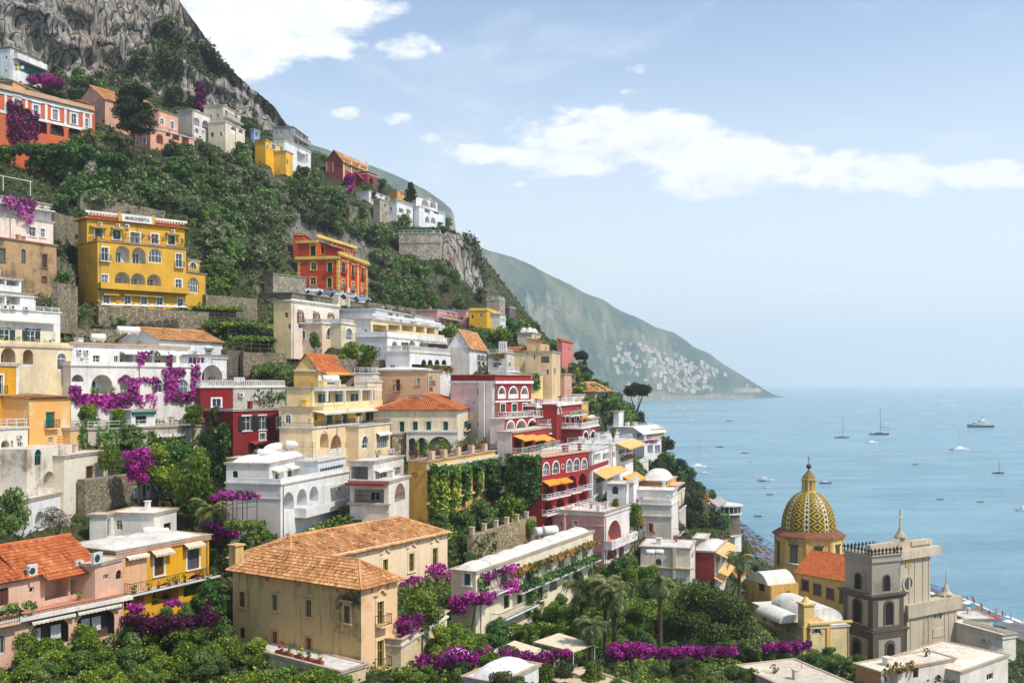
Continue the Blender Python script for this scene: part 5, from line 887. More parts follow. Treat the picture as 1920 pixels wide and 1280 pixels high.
b.vol(1016, 150, 858, 985, R=(1105, 164), xl=951, mat=SR, dirt=.15, roof='terrace .95 white', rmat=(220, 180, 150), sink=4, inner=(150, 44, 40), Rf=[('a', 1018, 868, 1029.5, 891, {'tr': WHITE}), ('a', 1036, 865, 1048, 888, {'tr': WHITE}), ('o', 1053, 868, 1057, 880, {'tr': WHITE, 'tw': .1}), ('a', 1062, 862, 1072, 885, {'tr': WHITE}), ('a', 1075.5, 860, 1086, 883, {'tr': WHITE}), ('a', 1090, 860, 1100, 880, {'tr': WHITE})]
 + [('A', x0, y0, x1, y1, {'dp': 1.2, 'f': GRN}) for x0, y0, x1, y1 in ((1018, 904, 1038, 932), (1042, 900, 1060, 927), (1064, 891, 1081, 922), (1085, 887, 1100, 916))] + [('A', x0, y0, x1, y1, {'dp': 1.2, 'f': BRN}) for x0, y0, x1, y1 in ((1018, 938, 1036, 962), (1042, 934, 1059, 957), (1064, 927, 1081, 950), (1085, 922, 1100, 944))] + [('A', x0, y0, x1, y1, {'dp': 1.2}) for x0, y0, x1, y1 in ((1020, 968, 1036, 990), (1046, 963, 1060, 984), (1066, 957, 1081, 978))]
 + [('b', x0, y0, x1, y1, {'pj': .9, 'st': 'white', 'm': (240, 222, 216)}) for x0, y0, x1, y1 in ((1016, 924, 1039.5, 935), (1040.5, 919, 1061, 930), (1063, 914, 1082, 924), (1084, 908, 1101, 918), (1016, 953, 1039, 965), (1040.5, 948, 1061, 959), (1063, 942, 1082, 952), (1084, 936, 1101, 946))] + [('n', 1016, 899, 1039, 909, {'m': (222, 150, 60), 'pj': 1.2}), ('n', 1041, 896, 1062, 905, {'m': (222, 150, 60), 'pj': 1.2})], Lf=[('G', 984, 867, 1004, 890), ('V', 951, 850, 1016, 945, {'m': 'ivy', 'n': 42, 'th': .9, 's': .28, 'rag': .3}), ('w', 967, 906, 974, 915)])
b.vol(1005, 182, 762, 818, R=(1046, 196), xl=-8, mat=(150, 42, 44), roof='terrace .9 white', rmat=WHITE, sink=1, view=False, Rf=[('o', 1006, 760, 1010, 768, wt3), ('b', 1008, 784, 1044, 794, {'pj': 2, 'st': 'white', 'm': WHITE, 'pots': 1}), ('a', 1034, 800, 1040, 818, {'tr': WHITE, 'f': GRN}), ('k', 760, 763, {'m': WHITE, 'pj': .3}), ('p', 1010, 796, 1014, 818, {'m': WHITE}), ('k', 797, 800, {'m': WHITE, 'pj': .2})])
b.vol(1044, 184, 758, 824, R=(1090, 204), xl=-8, mat=SR, roof='terrace .9 white', rmat=WHITE, sink=2, view=False, Rf=[('a', 1046, 764, 1052, 776, wt3), ('b', 1055, 769, 1084, 779, {'pj': 1.6, 'st': 'white', 'm': WHITE, 'pots': 1}), ('A', 1060, 780, 1067, 792, {**wt3}), ('A', 1070, 780, 1077, 792, {**wt3}), ('A', 1080, 780, 1087, 792, {**wt3}), ('b', 1064, 791, 1090, 801, {'pj': 1.6, 'st': 'white', 'm': WHITE}), ('A', 1066, 803, 1073, 818, {**wt3}), ('A', 1076, 802, 1083, 817, {**wt3}), ('p', 1046, 780, 1056, 794, {'m': (130, 34, 36), 'pj': .06, 'name': 'panel'}), ('p', 1048, 796, 1062, 820, {'m': (130, 34, 36), 'pj': .06, 'name': 'panel'}), ('k', 756, 759, {'m': WHITE, 'pj': .3})])
b.vol(1091, 186, 804, 840, R=(1123, 200), xl=-8, mat=(130, 32, 34), roof='terrace .9 bal', rmat=WHITE, sink=2, view=False, Rf=[('A', 1093, 809, 1103, 827, wt3), ('A', 1107, 808, 1117, 825, wt3), ('o', 1104, 805, 1107, 809, {'tr': WHITE})])
b = Bld('white_terrace_house', 'white multi-level terraces with orange awnings right of the red hotel')
b.vol(1110, 166, 846, 935, R=(1160, 186), xl=-9, mat=WHITE, dirt=.12, roof='terrace .9 white', sink=3, Rf=[('r', 1114, 850, 1126, 864, {'dp': 1.5}), ('r', 1130, 849, 1142, 862, {'dp': 1.5}), ('n', 1112, 876, 1156, 890, {'m': (232, 180, 110), 'pj': 2}), ('p', 1104, 868, 1140, 876, {'m': SR, 'pj': .1, 'name': 'panel'}), ('r', 1118, 890, 1150, 900, {'dp': 1.5, 'rail': 1})])
b.vol(1146, 178, 834, 905, R=(1187, 196), xl=-8, mat=WHITE, dirt=.12, roof='terrace .9 white', sink=3, view=False, Rf=[('n', 1154, 826, 1188, 838, {'m': (236, 190, 120), 'pj': 2.5}), ('A', 1148, 846, 1154, 858), ('r', 1160, 842, 1172, 856, {'dp': 1.4, 'par': .6}), ('r', 1174, 840, 1185, 853, {'dp': 1.4, 'par': .6}), ('P', 1160, 856, 1186, 862, {'pj': .4}), ('A', 1164, 868, 1172, 880), ('n', 1168, 888, 1192, 902, {'m': (226, 164, 84), 'pj': 2})])
b = Bld('yellow_turret', 'narrow yellow turret house rising between hotel terraces and trees')
b.vol(1091, 205, 756, 805, R=(1103, 212), xl=-4, mat=(240, 190, 90), roof='flat', view=False, Rf=[('w', 1093, 768, 1096, 776), ('w', 1098, 769, 1101, 776), ('a', 1094, 784, 1099, 794)])
b = Bld('sun_canopy_house', 'white house with pale sun canopy at the top of the hotel terraces')
b.vol(1040, 212, 743, 770, R=(1096, 232), xl=-6, mat=WHITE, roof='flat', rmat=(240, 240, 238), view=False, Rf=[('r', 1060, 748, 1074, 760, {'dp': 1.4}), ('r', 1078, 747, 1092, 758, {'dp': 1.4}), ('P', 1044, 742, 1070, 750, {'pj': .4})])
b = Bld('tiled_pavilion', 'small stone pavilion with old tiled roof amid the trees on the spur', 'pavilion')
b.vol(1116, 268, 733, 745, R=(1148, 284), xl=-8, mat=(196, 172, 144), roof='hip 2.4 .5', rmat=OLD_TILE, view=False, Rf=[('w', 1125, 736, 1130, 742)])
b = Bld('cliff_hotel', 'ochre cliff-edge hotel with a bank of white awnings above the sea', 'hotel')
b.vol(1192, 258, 802, 850, R=(1224, 268), xl=-8, mat=WHITE, roof='terrace .8 white', Rf=[('n', 1185, 797, 1230, 812, {'m': (240, 240, 238), 'pj': 3}), ('r', 1194, 812, 1202, 820), ('r', 1206, 813, 1216, 820), ('b', 1190, 822, 1228, 830, {'pj': 2, 'st': 'white', 'm': WHITE})])
b.vol(1222, 262, 805, 838, R=(1244, 268), xl=-7, mat=(236, 190, 116), roof='terrace .8 white')
b.vol(1208, 252, 828, 858, R=(1240, 260), xl=-6, mat=WHITE, roof='terrace .8 white', Rf=[('V', 1209, 824, 1232, 829, {'m': 'boug', 'n': 30}), ('r', 1214, 834, 1224, 850, {'dp': 2}), ('r', 1228, 834, 1238, 850, {'dp': 2})])
# pink house
b = Bld('pink_house', 'pink house with tall white-rimmed corner arch below the red hotel'); PK = (228, 168, 156)
b.vol(1133, 150, 968, 1055, R=(1180, 160), xl=1040, mat=(240, 226, 220), lmat=PK, dirt=.25, roof='par .4', sink=4, inner=(226, 160, 150), Rf=[('A', 1138, 975, 1164, 1016, {'dp': 1.6, 'tr': WHITE}), ('A', 1138, 1022, 1156, 1048, {'dp': 1.4}), ('A', 1160, 1020, 1170, 1046, {'dp': 1.4, 'door': 0}), ('b', 1133, 1004, 1182, 1020, {'pj': 1.2, 'st': 'wall', 'm': (238, 226, 220), 'pots': 1})], Lf=[('k', 982, 984, {'m': (236, 190, 180), 'pj': .1}), ('d', 1076, 976, 1083, 988, {'tr': PKW}), ('w', 1065, 979, 1068, 986), ('w', 1052, 977, 1055, 986), ('h', 1075, 985, 1081, 990), ('A', 1078, 999, 1095, 1016, {'dp': 1, 'door': 0})])
b.vol(1058, 152, 966, 1010, R=(1090, 158), xl=1036, mat=PK, dirt=.2, roof='flat', rmat=(236, 232, 226), sink=3, view=False, Lf=[('w', 1050, 978, 1054, 987)])
b = Bld('pierced_wall', 'long rubble garden wall topped with square pillars', 'wall')
b.vol(886, 132, 1003, 1050, R=(1014, 152), xl=-.8, mat=stone_mat((176, 156, 124), 2.7), roof=None, sink=5, Rf=[('V', 886, 1000, 930, 1050, {'m': 'maquis', 'n': 5})])
f = b.R
for x in (888, 911, 933, 953, 972, 990, 1008): k = MB(); u = f.u(x); k.box(f, u-.22, u+.22, -.5, .02, b.z1, b.z1+.95); k.box(f, u-.29, u+.29, -.57, .09, b.z1+.952, b.z1+1.06); k.build('pillar', plaster((222, 196, 172), .4), b.root)
for x, y, l in ((1016, 1008, 'left of two big white cylinder tanks behind the vaulted guesthouse'), (1031, 1006, 'right of two big white cylinder tanks behind the vaulted guesthouse')): tank(x, y, 146, 2.2, .75, l, .5)
# long guesthouse with vaulted roof
b = Bld('vaulted_guesthouse', 'long cream guesthouse with a row of roof vaults and flowery balconies', 'guesthouse'); VG = (240, 226, 196)
b.vol(892, 116, 1075, 1180, R=(1112, 148), xl=846, mat=VG, lmat=(238, 214, 176), dirt=.15, roof='vault 8 1 .75', rmat=(238, 232, 218), sink=4, inner=(206, 200, 184), Rf=[
 ('d', 908, 1077, 920, 1099, {'f': DGRN}), ('b', 895, 1095, 945, 1112, {'pj': 1.2, 'm': WHITE}), ('r', 938, 1070, 952, 1092, {'dp': 1.6}), ('r', 968, 1064, 980, 1084, {'dp': 1.6}), ('r', 998, 1057, 1010, 1077, {'dp': 1.6}), ('r', 1022, 1051, 1034, 1070, {'dp': 1.6}), ('r', 1046, 1046, 1058, 1065, {'dp': 1.6}), ('r', 1070, 1040, 1081, 1058, {'dp': 1.6}), ('r', 1092, 1034, 1102, 1052, {'dp': 1.6}),
 ('b', 960, 1064, 1112, 1081, {'pj': 1.3, 'm': WHITE}), ('V', 955, 1040, 1112, 1050, {'m': 'autumn', 'n': 60, 'th': 1.3, 's': .25}), ('V', 960, 1067, 1112, 1079, {'m': 'ivy', 'n': 60, 'th': 1.6, 's': .22}), ('A', 1030, 1085, 1045, 1108, {'dp': 1.4, 'door': 0}), ('A', 1054, 1078, 1070, 1101, {'dp': 1.4, 'door': 0}), ('A', 1080, 1070, 1094, 1092, {'dp': 1.4, 'door': 0}), ('A', 1102, 1063, 1117, 1084, {'dp': 1.4, 'door': 0}), ('d', 1008, 1096, 1018, 1122, {'f': (30, 90, 96), 'rl': 1}), ('d', 945, 1115, 955, 1140, {'f': DGRN}), ('d', 970, 1108, 980, 1130, {'f': DGRN}), ('b', 920, 1133, 995, 1150, {'pj': 1.2, 'm': WHITE}),
 ('V', 897, 1068, 950, 1082, {'m': 'boug', 'n': 34, 'th': 1.2}), ('V', 930, 1060, 960, 1072, {'m': 'boug', 'n': 34, 'th': 1.2}), ('V', 935, 1085, 962, 1112, {'m': 'boug', 'n': 40, 'th': 1.2}), ('V', 985, 1060, 997, 1130, {'m': 'ivy', 'n': 46, 'th': 1.2}), ('V', 895, 1075, 908, 1115, {'m': 'ivy', 'n': 20})], Lf=[('c', 870, 1075, 882, 1097, {'tr': WHITE})])
# white group right of it
b = Bld('grey_white_house', 'pale house with maroon awning and small iron balconies near the shore')
b.vol(1259, 178, 948, 1020, R=(1272, 186), xl=1196, mat=(238, 232, 224), lmat=(230, 220, 204), dirt=.2, roof='terrace .8 wall', sink=4, Rf=[('b', 1262, 985, 1271, 1000, {'pj': 1.2})], Lf=[('D', 1216, 981, 1224, 998, {'c': BRN, 'tr': (210, 170, 140)}), ('b', 1208, 997, 1228, 1005, {'pj': .9}), ('n', 1196, 975, 1211, 983, {'m': (186, 96, 80), 'pj': 1.2}), ('w', 1198, 985, 1205, 992), ('k', 965, 968, {'m': WHITE, 'pj': .2})])
b.vol(1262, 184, 922, 960, R=(1270, 190), xl=1190, mat=(236, 230, 222), roof='flat', rmat=WHITE, view=False, Lf=[('V', 1176, 931, 1206, 942, {'m': 'boug', 'n': 40, 'th': 2.0}), ('w', 1232, 940, 1236, 944)])
b = Bld('white_cube_house', 'small white house with arched green window in front of the orange awnings')
b.vol(1172, 166, 910, 965, R=(1179, 172), xl=1138, mat=WHITE, dirt=.15, roof='flat', sink=4, Lf=[('a', 1148, 911, 1159, 926, {'f': (30, 60, 66)})], Rf=[('c', 1173, 905, 1176, 925, {'c': (40, 60, 66)})])
b = Bld('orange_vault_house', 'orange house with white barrel-vaulted roof near the shore')
b.vol(1250, 196, 904, 935, R=(1268, 206), xl=1198, mat=(236, 180, 92), lmat=(240, 176, 72), dirt=.12, roof='vault 1 1 2.0', rmat=(240, 236, 226), view=False, Rf=[('w', 1253, 908, 1256, 918), ('y', 1256, 906, 1270, 909, {'pj': 1.5, 'm': (220, 190, 160)})], Lf=[('w', 1205, 913, 1209, 917)])
b = Bld('tank_house', 'cream flat-roofed house with two roof tanks beside the maroon house')
b.vol(1294, 160, 1030, 1085, R=(1303, 168), xl=1201, mat=(236, 226, 206), dirt=.2, roof='flat', sink=4, Rf=[('w', 1296, 1035, 1300, 1050)], Lf=[('a', 1229, 1047, 1240, 1060, {'f': (50, 60, 60)}), ('k', 1062, 1064, {'m': (206, 180, 150), 'pj': .6}), ('x', 1262, 1028, 1268, 1085, {'pj': .02, 'm': (230, 214, 184), 'name': 'pilaster'})])
for x, y, l in ((1219, 1041, 'left roof tank on the cream house by the shore'), (1236, 1041, 'right roof tank on the cream house by the shore')): tank(x, y, 157, 1.3, .42, l, .1)
b = Bld('maroon_house', 'maroon house with white curved roof and pale awnings by the beach')
b.vol(1340, 168, 1036, 1090, R=(1362, 180), xl=1302, mat=(232, 222, 210), lmat=(142, 56, 54), dirt=.2, roof='vault 1 1 .8', sink=4, Rf=[('n', 1340, 1024, 1362, 1036, {'m': (226, 186, 130), 'pj': 2}), ('r', 1344, 1042, 1350, 1054), ('r', 1354, 1040, 1360, 1052), ('n', 1338, 1068, 1364, 1078, {'m': (226, 184, 120), 'pj': 1.4})])
b.vol(1322, 178, 1012, 1032, R=(1330, 184), xl=1300, mat=WHITE, roof='flat', view=False, ctrl=False)
# sea bastion restaurant
b = Bld('sea_bastion', 'round stone bastion with glazed restaurant at the end of the beach', 'bastion')
c = P(1361, 1002, 296); b.root = root(b.name, b.label, b.cat, tuple(c)); k = MB(); k.lathe(c, [(4.6, -5), (4.4, 0), (4.0, 4), (3.9, 6.2)], 20); k.build('stone_base', stone_mat((120, 108, 92), 2.3), b.root)
k = MB(); k.lathe(c, [(4.6, 6.21), (4.6, 6.7)], 20); k.build('terrace_floor', plaster(LIME), b.root); k = MB(); k.lathe(c, [(4.3, 6.72), (4.3, 8.6)], 20); k.build('glass_wall', GL, b.root); k = MB(); k.lathe(c, [(4.9, 8.62), (4.9, 8.9), (.3, 9.6)], 20); k.build('roof', plaster(LIME), b.root)
for i in range(20): a = i*math.pi/10; k = MB(); k.tube((c.x+4.4*math.cos(a), c.y+4.4*math.sin(a), c.z+6.7), (c.x+4.4*math.cos(a), c.y+4.4*math.sin(a), c.z+8.62), .09, None, 5); k.build('post', WPAINT, b.root)
FOOT.append((Vector((c.x-4, c.y-4)), Vector((1, 0)), Vector((0, 1)), 8, 8, c.z)); 
b = Bld('glass_pavilion', 'low white pavilion with sloping roof on the rocks above the sea bastion', 'pavilion')
b.vol(1343, 286, 950, 962, R=(1360, 296), xl=1331, mat=(226, 224, 220), roof='shed 1.6 .6', rmat=plaster((190, 184, 174), .3), Rf=[('G', 1344, 951, 1358, 960)], Lf=[('G', 1332, 951, 1341, 960)])

# small houses squeezed between the larger ones
for a in [('apricot_terrace_house', 'apricot terrace house under the beige block', 1030, 198, 722, 748, (1046, 206), 1000, (240, 206, 150), 'flat'), ('rose_cottage', 'small rose cottage right of the beige block', 1058, 214, 702, 730, (1072, 222), 1050, (224, 168, 140), 'flat'), ('ochre_cottage', 'small ochre cottage beneath the yellow turret', 1108, 200, 786, 806, (1122, 208), 1096, (236, 186, 110), 'vault 1 1 .6'), ('white_step_house', 'narrow white stepped house left of the orange vault house', 1188, 180, 906, 955, (1197, 188), 1178, WHITE, 'terrace .7 white'), ('cream_step_house', 'cream stepped house right of the orange vault house', 1270, 204, 925, 965, (1284, 214), 1262, (236, 218, 184), 'terrace .7 iron'), ('grey_step_house', 'grey terrace house below the cream stepped house', 1272, 196, 960, 1005, (1286, 206), 1262, (214, 204, 190), 'terrace .7 iron'), ('white_hut', 'tiny white hut behind the pink house roof', 1112, 166, 944, 966, (1124, 171), 1096, WHITE, 'vault 1 1 .5'), ('white_ledge_house', 'low white house behind the old brick house', 745, 186, 684, 698, (765, 191), 712, WHITE, 'vault 2 1 .5'), ('flower_terrace', 'white terrace house with flower pots above the red hotel', 950, 184, 698, 716, (975, 192), 918, (236, 230, 222), 'terrace .7 bal'), ('beach_hut', 'white beach hut behind the far parasols', 1378, 288, 1008, 1024, (1390, 294), 1364, (236, 232, 226), 'flat'), ('red_beach_hut', 'red roofed beach hut below the maroon house', 1380, 214, 1082, 1100, (1398, 222), 1366, (214, 190, 160), 'gable 1.2 .3'), ('spur_cottage', 'white cottage among the trees right of the tiled pavilion', 1160, 262, 772, 790, (1176, 270), 1150, WHITE, 'flat'), ('shore_house', 'pale house on the bank below the cliff hotel', 1200, 236, 868, 900, (1216, 246), 1188, (232, 222, 206), 'terrace .7 white'), ('terrace_cafe', 'white cafe terrace at the end of the hotel tiers', 1136, 192, 818, 840, (1160, 204), 1122, (238, 234, 228), 'terrace .7 white'), ('cream_annex', 'cream annex right of the stepped yellow house', 690, 164, 716, 750, (716, 172), 666, (240, 222, 186), 'terrace .7 white'), ('lane_house', 'peeling house at the lane below the crimson house', 448, 135, 862, 905, (470, 139), 428, (222, 206, 180), 'flat')]:
    b = Bld(a[0], a[1]); b.vol(a[2], a[3], a[4], a[5], R=a[6], xl=a[7], mat=a[8], roof=a[9], sink=6, view=False, dirt=.35)
# ------------------------------------------------------------------ foreground: the palazzo, the houses at the bottom edge, the church
b = Bld('palazzo', 'weathered L-shaped palazzo with tiled hip roofs in the foreground', 'palazzo')
def stucco(rgb, blot, amt):
    m, t, p, pos = mat_base('stained_stucco'); c = RGB(*rgb); k = RGB(*blot)
    blotn = t.noise(pos, .16, 5, .6, .4); grime = t.noise(t.scaled(pos, (1.6, 1.6, .16)), .8, 5, .65, .3); fine = t.noise(pos, 2.2, 5, .7)
    f_ = t.math('MULTIPLY', t.smooth(t.math('ADD', t.math('MULTIPLY', blotn, .75), t.math('MULTIPLY', fine, .25)), .53, .66), amt)
    col = t.mixc(f_, t.mixc(t.smooth(fine, .35, .7), tuple(x*.9 for x in c[:3]), c), k); col = t.mixc(t.math('MULTIPLY', t.smooth(grime, .52, .68), amt*.5), col, tuple(x*.7 for x in k[:3]))
    t.link(col, p.inputs['Base Color']); p.inputs['Roughness'].default_value = .95
    bp = t.new('ShaderNodeBump'); bp.inputs['Strength'].default_value = .3; bp.inputs['Distance'].default_value = .05; t.link(fine, bp.inputs['Height']); t.link(bp.outputs[0], p.inputs['Normal']); return m
STU = stucco((222, 186, 128), (64, 56, 42), 1.0); STP = stucco((246, 206, 160), (170, 130, 96), .5); STW = stucco((248, 222, 186), (186, 150, 112), .5)
sf = {'tr': (214, 182, 132), 'tw': .22, 'sill': 1}
b.vol(545, 107.1, 1058, 1160, R=(839, 130.5), xl=-8.8, mat=STW, roof='hip 2.1 .5', rmat=OLD_TILE, sink=6, view=True, o={'ts': .27}, Rf=[('k', 1022, 1024, {'m': (240, 212, 168), 'pj': .25})] + [('d', x, y, x+9, y+34, {'f': (170, 150, 40), 'tr': (240, 214, 176), 'tw': .35}) for x, y in ((718, 1048), (767, 1037), (811, 1027))] + [('d', x, y, x+8, y+24, {'f': (150, 130, 60)}) for x, y in ((768, 1098), (812, 1084))] + [('q', x, y, x+7, y+9, {'dp': .15}) for x, y in ((659, 1036), (684, 1031), (709, 1026), (733, 1020), (757, 1015), (779, 1010), (803, 1005), (821, 1001))],
 Lf=[])
f = b.R
for x, y in ((722, 1038), (771, 1027), (815, 1017)): # stucco hoods over the tall windows
    k = MB(); u, z = f.u(x), f.z(x, y)
    for i in range(8):
        a0, a1 = math.pi*i/8, math.pi*(i+1)/8; q = lambda a, r, w: f.p(u+.95*r*math.cos(a), w, z+.55*r*math.sin(a)+.12*math.cos(4*a))
        k.hexa([q(a0, .72, .003), q(a0, 1, .003), q(a0, 1, .22), q(a0, .72, .22), q(a1, .72, .003), q(a1, 1, .003), q(a1, 1, .22), q(a1, .72, .22)])
    k.build('stucco_hood', STW, b.root)
for args in ((767, 1085, 22, 10), (812, 1065, 30, 16)): b._extra(f, 'V', f.u(args[0]-args[2]/2), f.u(args[0]+args[2]/2), f.z(args[0], args[1]+args[3]/2), f.z(args[0], args[1]-args[3]/2), {'m': 'boug', 'th': 1.1, 'n': 60, 's': .2})
b._extra(f, 'V', f.u(742), f.u(845), f.z(790, 1102), f.z(790, 1080), {'m': 'boug', 'th': 1.3, 'n': 40, 's': .2, 'rag': .5}); b._extra(f, 'V', f.u(834), f.u(850), f.z(842, 1120), f.z(842, 1066), {'m': 'boug', 'th': 1.2, 'n': 40, 's': .2})
b.vol(677, 94.5, 1103, 1262, L=(436.6, 104), xr=745, mat=STP, lmat=STU, roof='hip 2.0 .5', rmat=OLD_TILE, sink=5, o={'ts': .27}, Lf=[('k', 1085, 1087, {'m': (226, 196, 146), 'pj': .3})] + [('q', x, y, x+8, y+9, {'dp': .18}) for x, y in ((498, 1082), (557, 1092), (630, 1103))]
 + [('d', 448, 1109, 459, 1138, {**sf, 'f': (150, 110, 50)}), ('d', 510, 1114, 520, 1144, {**sf, 'f': (160, 116, 44), 'hood': 1}), ('d', 573, 1124, 584, 1156, {**sf, 'f': (160, 116, 44), 'hood': 1}), ('d', 645, 1135, 656, 1168, {**sf, 'f': (160, 116, 44), 'hood': 1}), ('d', 449, 1176, 459, 1196, {'f': (120, 84, 50)}), ('c', 509, 1183, 520, 1212, {'c': (140, 84, 40), 'tr': (200, 166, 116)}), ('c', 573, 1195, 584, 1225, {'c': (140, 84, 40), 'tr': (200, 166, 116)})],
 Rf=[('k', 1093, 1096, {'m': (240, 204, 160), 'pj': .3}), ('q', 692, 1101, 700, 1112, {'dp': .18}), ('q', 723, 1093, 730, 1104, {'dp': .18}), ('d', 707, 1127, 719, 1170, {'f': (190, 160, 30), 'tr': (246, 214, 172), 'tw': .25, 'rl': 1, 'pj': .8}), ('d', 707, 1200, 719, 1250, {'f': (190, 160, 30), 'tr': (246, 214, 172), 'tw': .25, 'rl': 1, 'pj': .8})])
k = MB(); f = b.R; u, z = f.u(713), f.z(713, 1116)
for i in range(8):
    a0, a1 = math.pi*i/8, math.pi*(i+1)/8; q = lambda a, r, w: f.p(u+.95*r*math.cos(a), w, z+.6*r*math.sin(a)+.14*math.cos(4*a))
    k.hexa([q(a0, .7, .003), q(a0, 1, .003), q(a0, 1, .25), q(a0, .7, .25), q(a1, .7, .003), q(a1, 1, .003), q(a1, 1, .25), q(a1, .7, .25)])
k.build('stucco_hood', STP, b.root)
k = MB(); f = b.L; u = f.u(437); k.box(f, u-1.2, u-.2, -1.6, -.5, b.z1-.2, b.z1+2.3); k.box(f, u-1.35, u-.05, -1.75, -.35, b.z1+2.302, b.z1+2.45); k.build('chimney', STU, b.root)
b = Bld('palazzo_terrace', 'low terrace wall with flower boxes at the foot of the palazzo', 'terrace wall')
b.vol(640, 91, 1262, 1285, L=(470, 99), xr=-3, mat=(222, 202, 160), roof='flat', sink=4, view=False)
f = b.L
for i, x in enumerate((520, 535, 555, 575, 592)): k = MB(); u = f.u(x); k.box(f, u-.55, u+.55, -.55, -.15, b.z1+.2, b.z1+.52); o_ = k.build('flower_box', plain((150, 86, 56), .9), b.root); b._extra(f, 'P', u-.4, u+.4, b.z1+.4, b.z1+1, {'pj': -.35})
b = Bld('pot_terrace', 'cream terrace wall with flower pots right of the palazzo corner', 'terrace wall')
b.vol(752, 97, 1212, 1262, R=(838, 109), xl=-2.5, mat=(236, 214, 172), roof='par .5', sink=4, view=False, Rf=[('P', 756, 1195, 836, 1205, {'pj': -.3})])
# pink house and yellow house, bottom left
b = Bld('salmon_corner_house', 'salmon house with arcaded ground floor, orange roofs and white louvred shutters, bottom left'); SAL = (232, 188, 162)
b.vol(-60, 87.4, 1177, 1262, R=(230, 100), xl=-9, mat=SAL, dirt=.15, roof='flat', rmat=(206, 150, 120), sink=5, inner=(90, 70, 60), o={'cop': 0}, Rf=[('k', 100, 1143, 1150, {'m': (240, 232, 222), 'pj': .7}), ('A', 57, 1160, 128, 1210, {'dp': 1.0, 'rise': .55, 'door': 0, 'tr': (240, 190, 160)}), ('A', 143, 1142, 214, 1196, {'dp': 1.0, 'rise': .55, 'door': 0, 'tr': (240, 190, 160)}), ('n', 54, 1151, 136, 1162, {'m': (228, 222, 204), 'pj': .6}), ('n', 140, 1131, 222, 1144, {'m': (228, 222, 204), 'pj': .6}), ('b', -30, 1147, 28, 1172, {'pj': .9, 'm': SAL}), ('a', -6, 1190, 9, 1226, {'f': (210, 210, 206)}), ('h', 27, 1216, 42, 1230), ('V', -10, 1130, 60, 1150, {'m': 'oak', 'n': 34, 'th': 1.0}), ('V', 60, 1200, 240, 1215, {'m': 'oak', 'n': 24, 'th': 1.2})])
f = b.R
for x0, x1 in ((66, 84), (103, 122), (160, 176), (180, 197)):
    k = MB(); u0, u1 = f.u(x0), f.u(x1); za, zb_ = f.z((x0+x1)/2, 1206-.2*(x0-66)), f.z((x0+x1)/2, 1180-.2*(x0-66)); k.box(f, u0, u1, -.75, -.68, za, zb_)
    for i in range(6): k.box(f, u0+(u1-u0)*(i+.15)/6, u0+(u1-u0)*(i+.85)/6, -.678, -.64, za+.08, zb_-.08)
    k.build('louvred_shutter', WPAINT, b.root)
s_ = b; b._rail(f, f.u(54), f.u(228), .45, Z(1146, 95)+.35-.6, .95, 'balcony_rail')
b.vol(-60, 88.6, 1101, 1165, R=(52, 93.4), xl=-8, mat=SAL, dirt=.15, roof='gable 1.9 .4', sink=0, view=False, ctrl=False, Rf=[('c', -4, 1102, 16, 1135, {'c': (90, 48, 40)}), ('h', 47, 1058, 52, 1068)])
b.vol(44, 93.3, 1079, 1150, R=(178, 100.4), xl=-8, mat=SAL, dirt=.15, roof='gable 2.4 .4', sink=0, view=False, ctrl=False, Rf=[('r', 84, 1088, 128, 1122, {'dp': 1.5, 'door': 0}), ('r', 132, 1082, 170, 1112, {'dp': 1.5}), ('w', 55, 1100, 64, 1110), ('h', 49, 1057, 65, 1081), ('h', 138, 1050, 152, 1059)])
k = MB(); f = b.R; tile_plane(k, (f.p(f.u(74), 1.3, Z(1090, 94)), f.p(f.u(182), 1.3, Z(1090, 94)), f.p(f.u(182), .05, Z(1078, 94)), f.p(f.u(74), .05, Z(1078, 94))), .3); k.build('porch_roof_tiles', ORANGE_TILE, b.root, False, 'stuff')
b.vol(178, 98, 1062, 1128, R=(229, 102), xl=-5, mat=SAL, dirt=.15, roof='flat', sink=0, view=False, ctrl=False, Rf=[('w', 194, 1076, 204, 1086), ('a', 217, 1068, 228, 1085, {'f': (90, 50, 40)}), ('h', 169, 1035, 186, 1056)])
b = Bld('yellow_balcony_house', 'yellow house with long iron balcony and white flat roof, bottom left'); GY = (236, 176, 48)
b.vol(218, 104, 1037, 1140, R=(392, 115.3), xl=-8, mat=GY, dirt=.1, roof='vault 2 1 .5', rmat=(232, 226, 214), sink=5, inner=(226, 170, 60), Rf=[('k', 1022, 1026, {'m': (214, 150, 120), 'pj': .2}), ('p', 218.5, 1030, 275, 1110, {'m': (240, 186, 140), 'pj': .06, 'name': 'plaster_panel'}), ('c', 245, 1052, 253, 1096, {'c': (40, 60, 80)}), ('c', 289, 1040, 307, 1078, {'c': (90, 60, 44), 'tr': WHITE}), ('d', 351, 1028, 373, 1066, {'tr': WHITE, 'f': (90, 40, 40)}), ('n', 281, 1027, 318, 1040, {'m': (214, 200, 170), 'pj': .9}), ('n', 342, 1014, 376, 1026, {'m': (214, 200, 170), 'pj': .9}), ('n', 234, 1038, 274, 1046, {'m': (236, 226, 206), 'pj': .6}), ('b', 232, 1068, 400, 1098, {'pj': 1.1, 'm': WHITE, 'pots': 1}), ('A', 284, 1092, 335, 1130, {'dp': 2.2, 'rise': .9}), ('A', 344, 1076, 388, 1115, {'dp': 2.2}), ('A', 232, 1106, 270, 1140, {'dp': 1.2, 'rise': .7})])
b.vol(289, 117, 966, 1010, R=(331, 122), xl=205, mat=(240, 234, 222), dirt=.2, roof='flat', rmat=(244, 236, 220), sink=0, view=False, ctrl=False, Rf=[('w', 307, 980, 321, 995, {'f': DBR})])
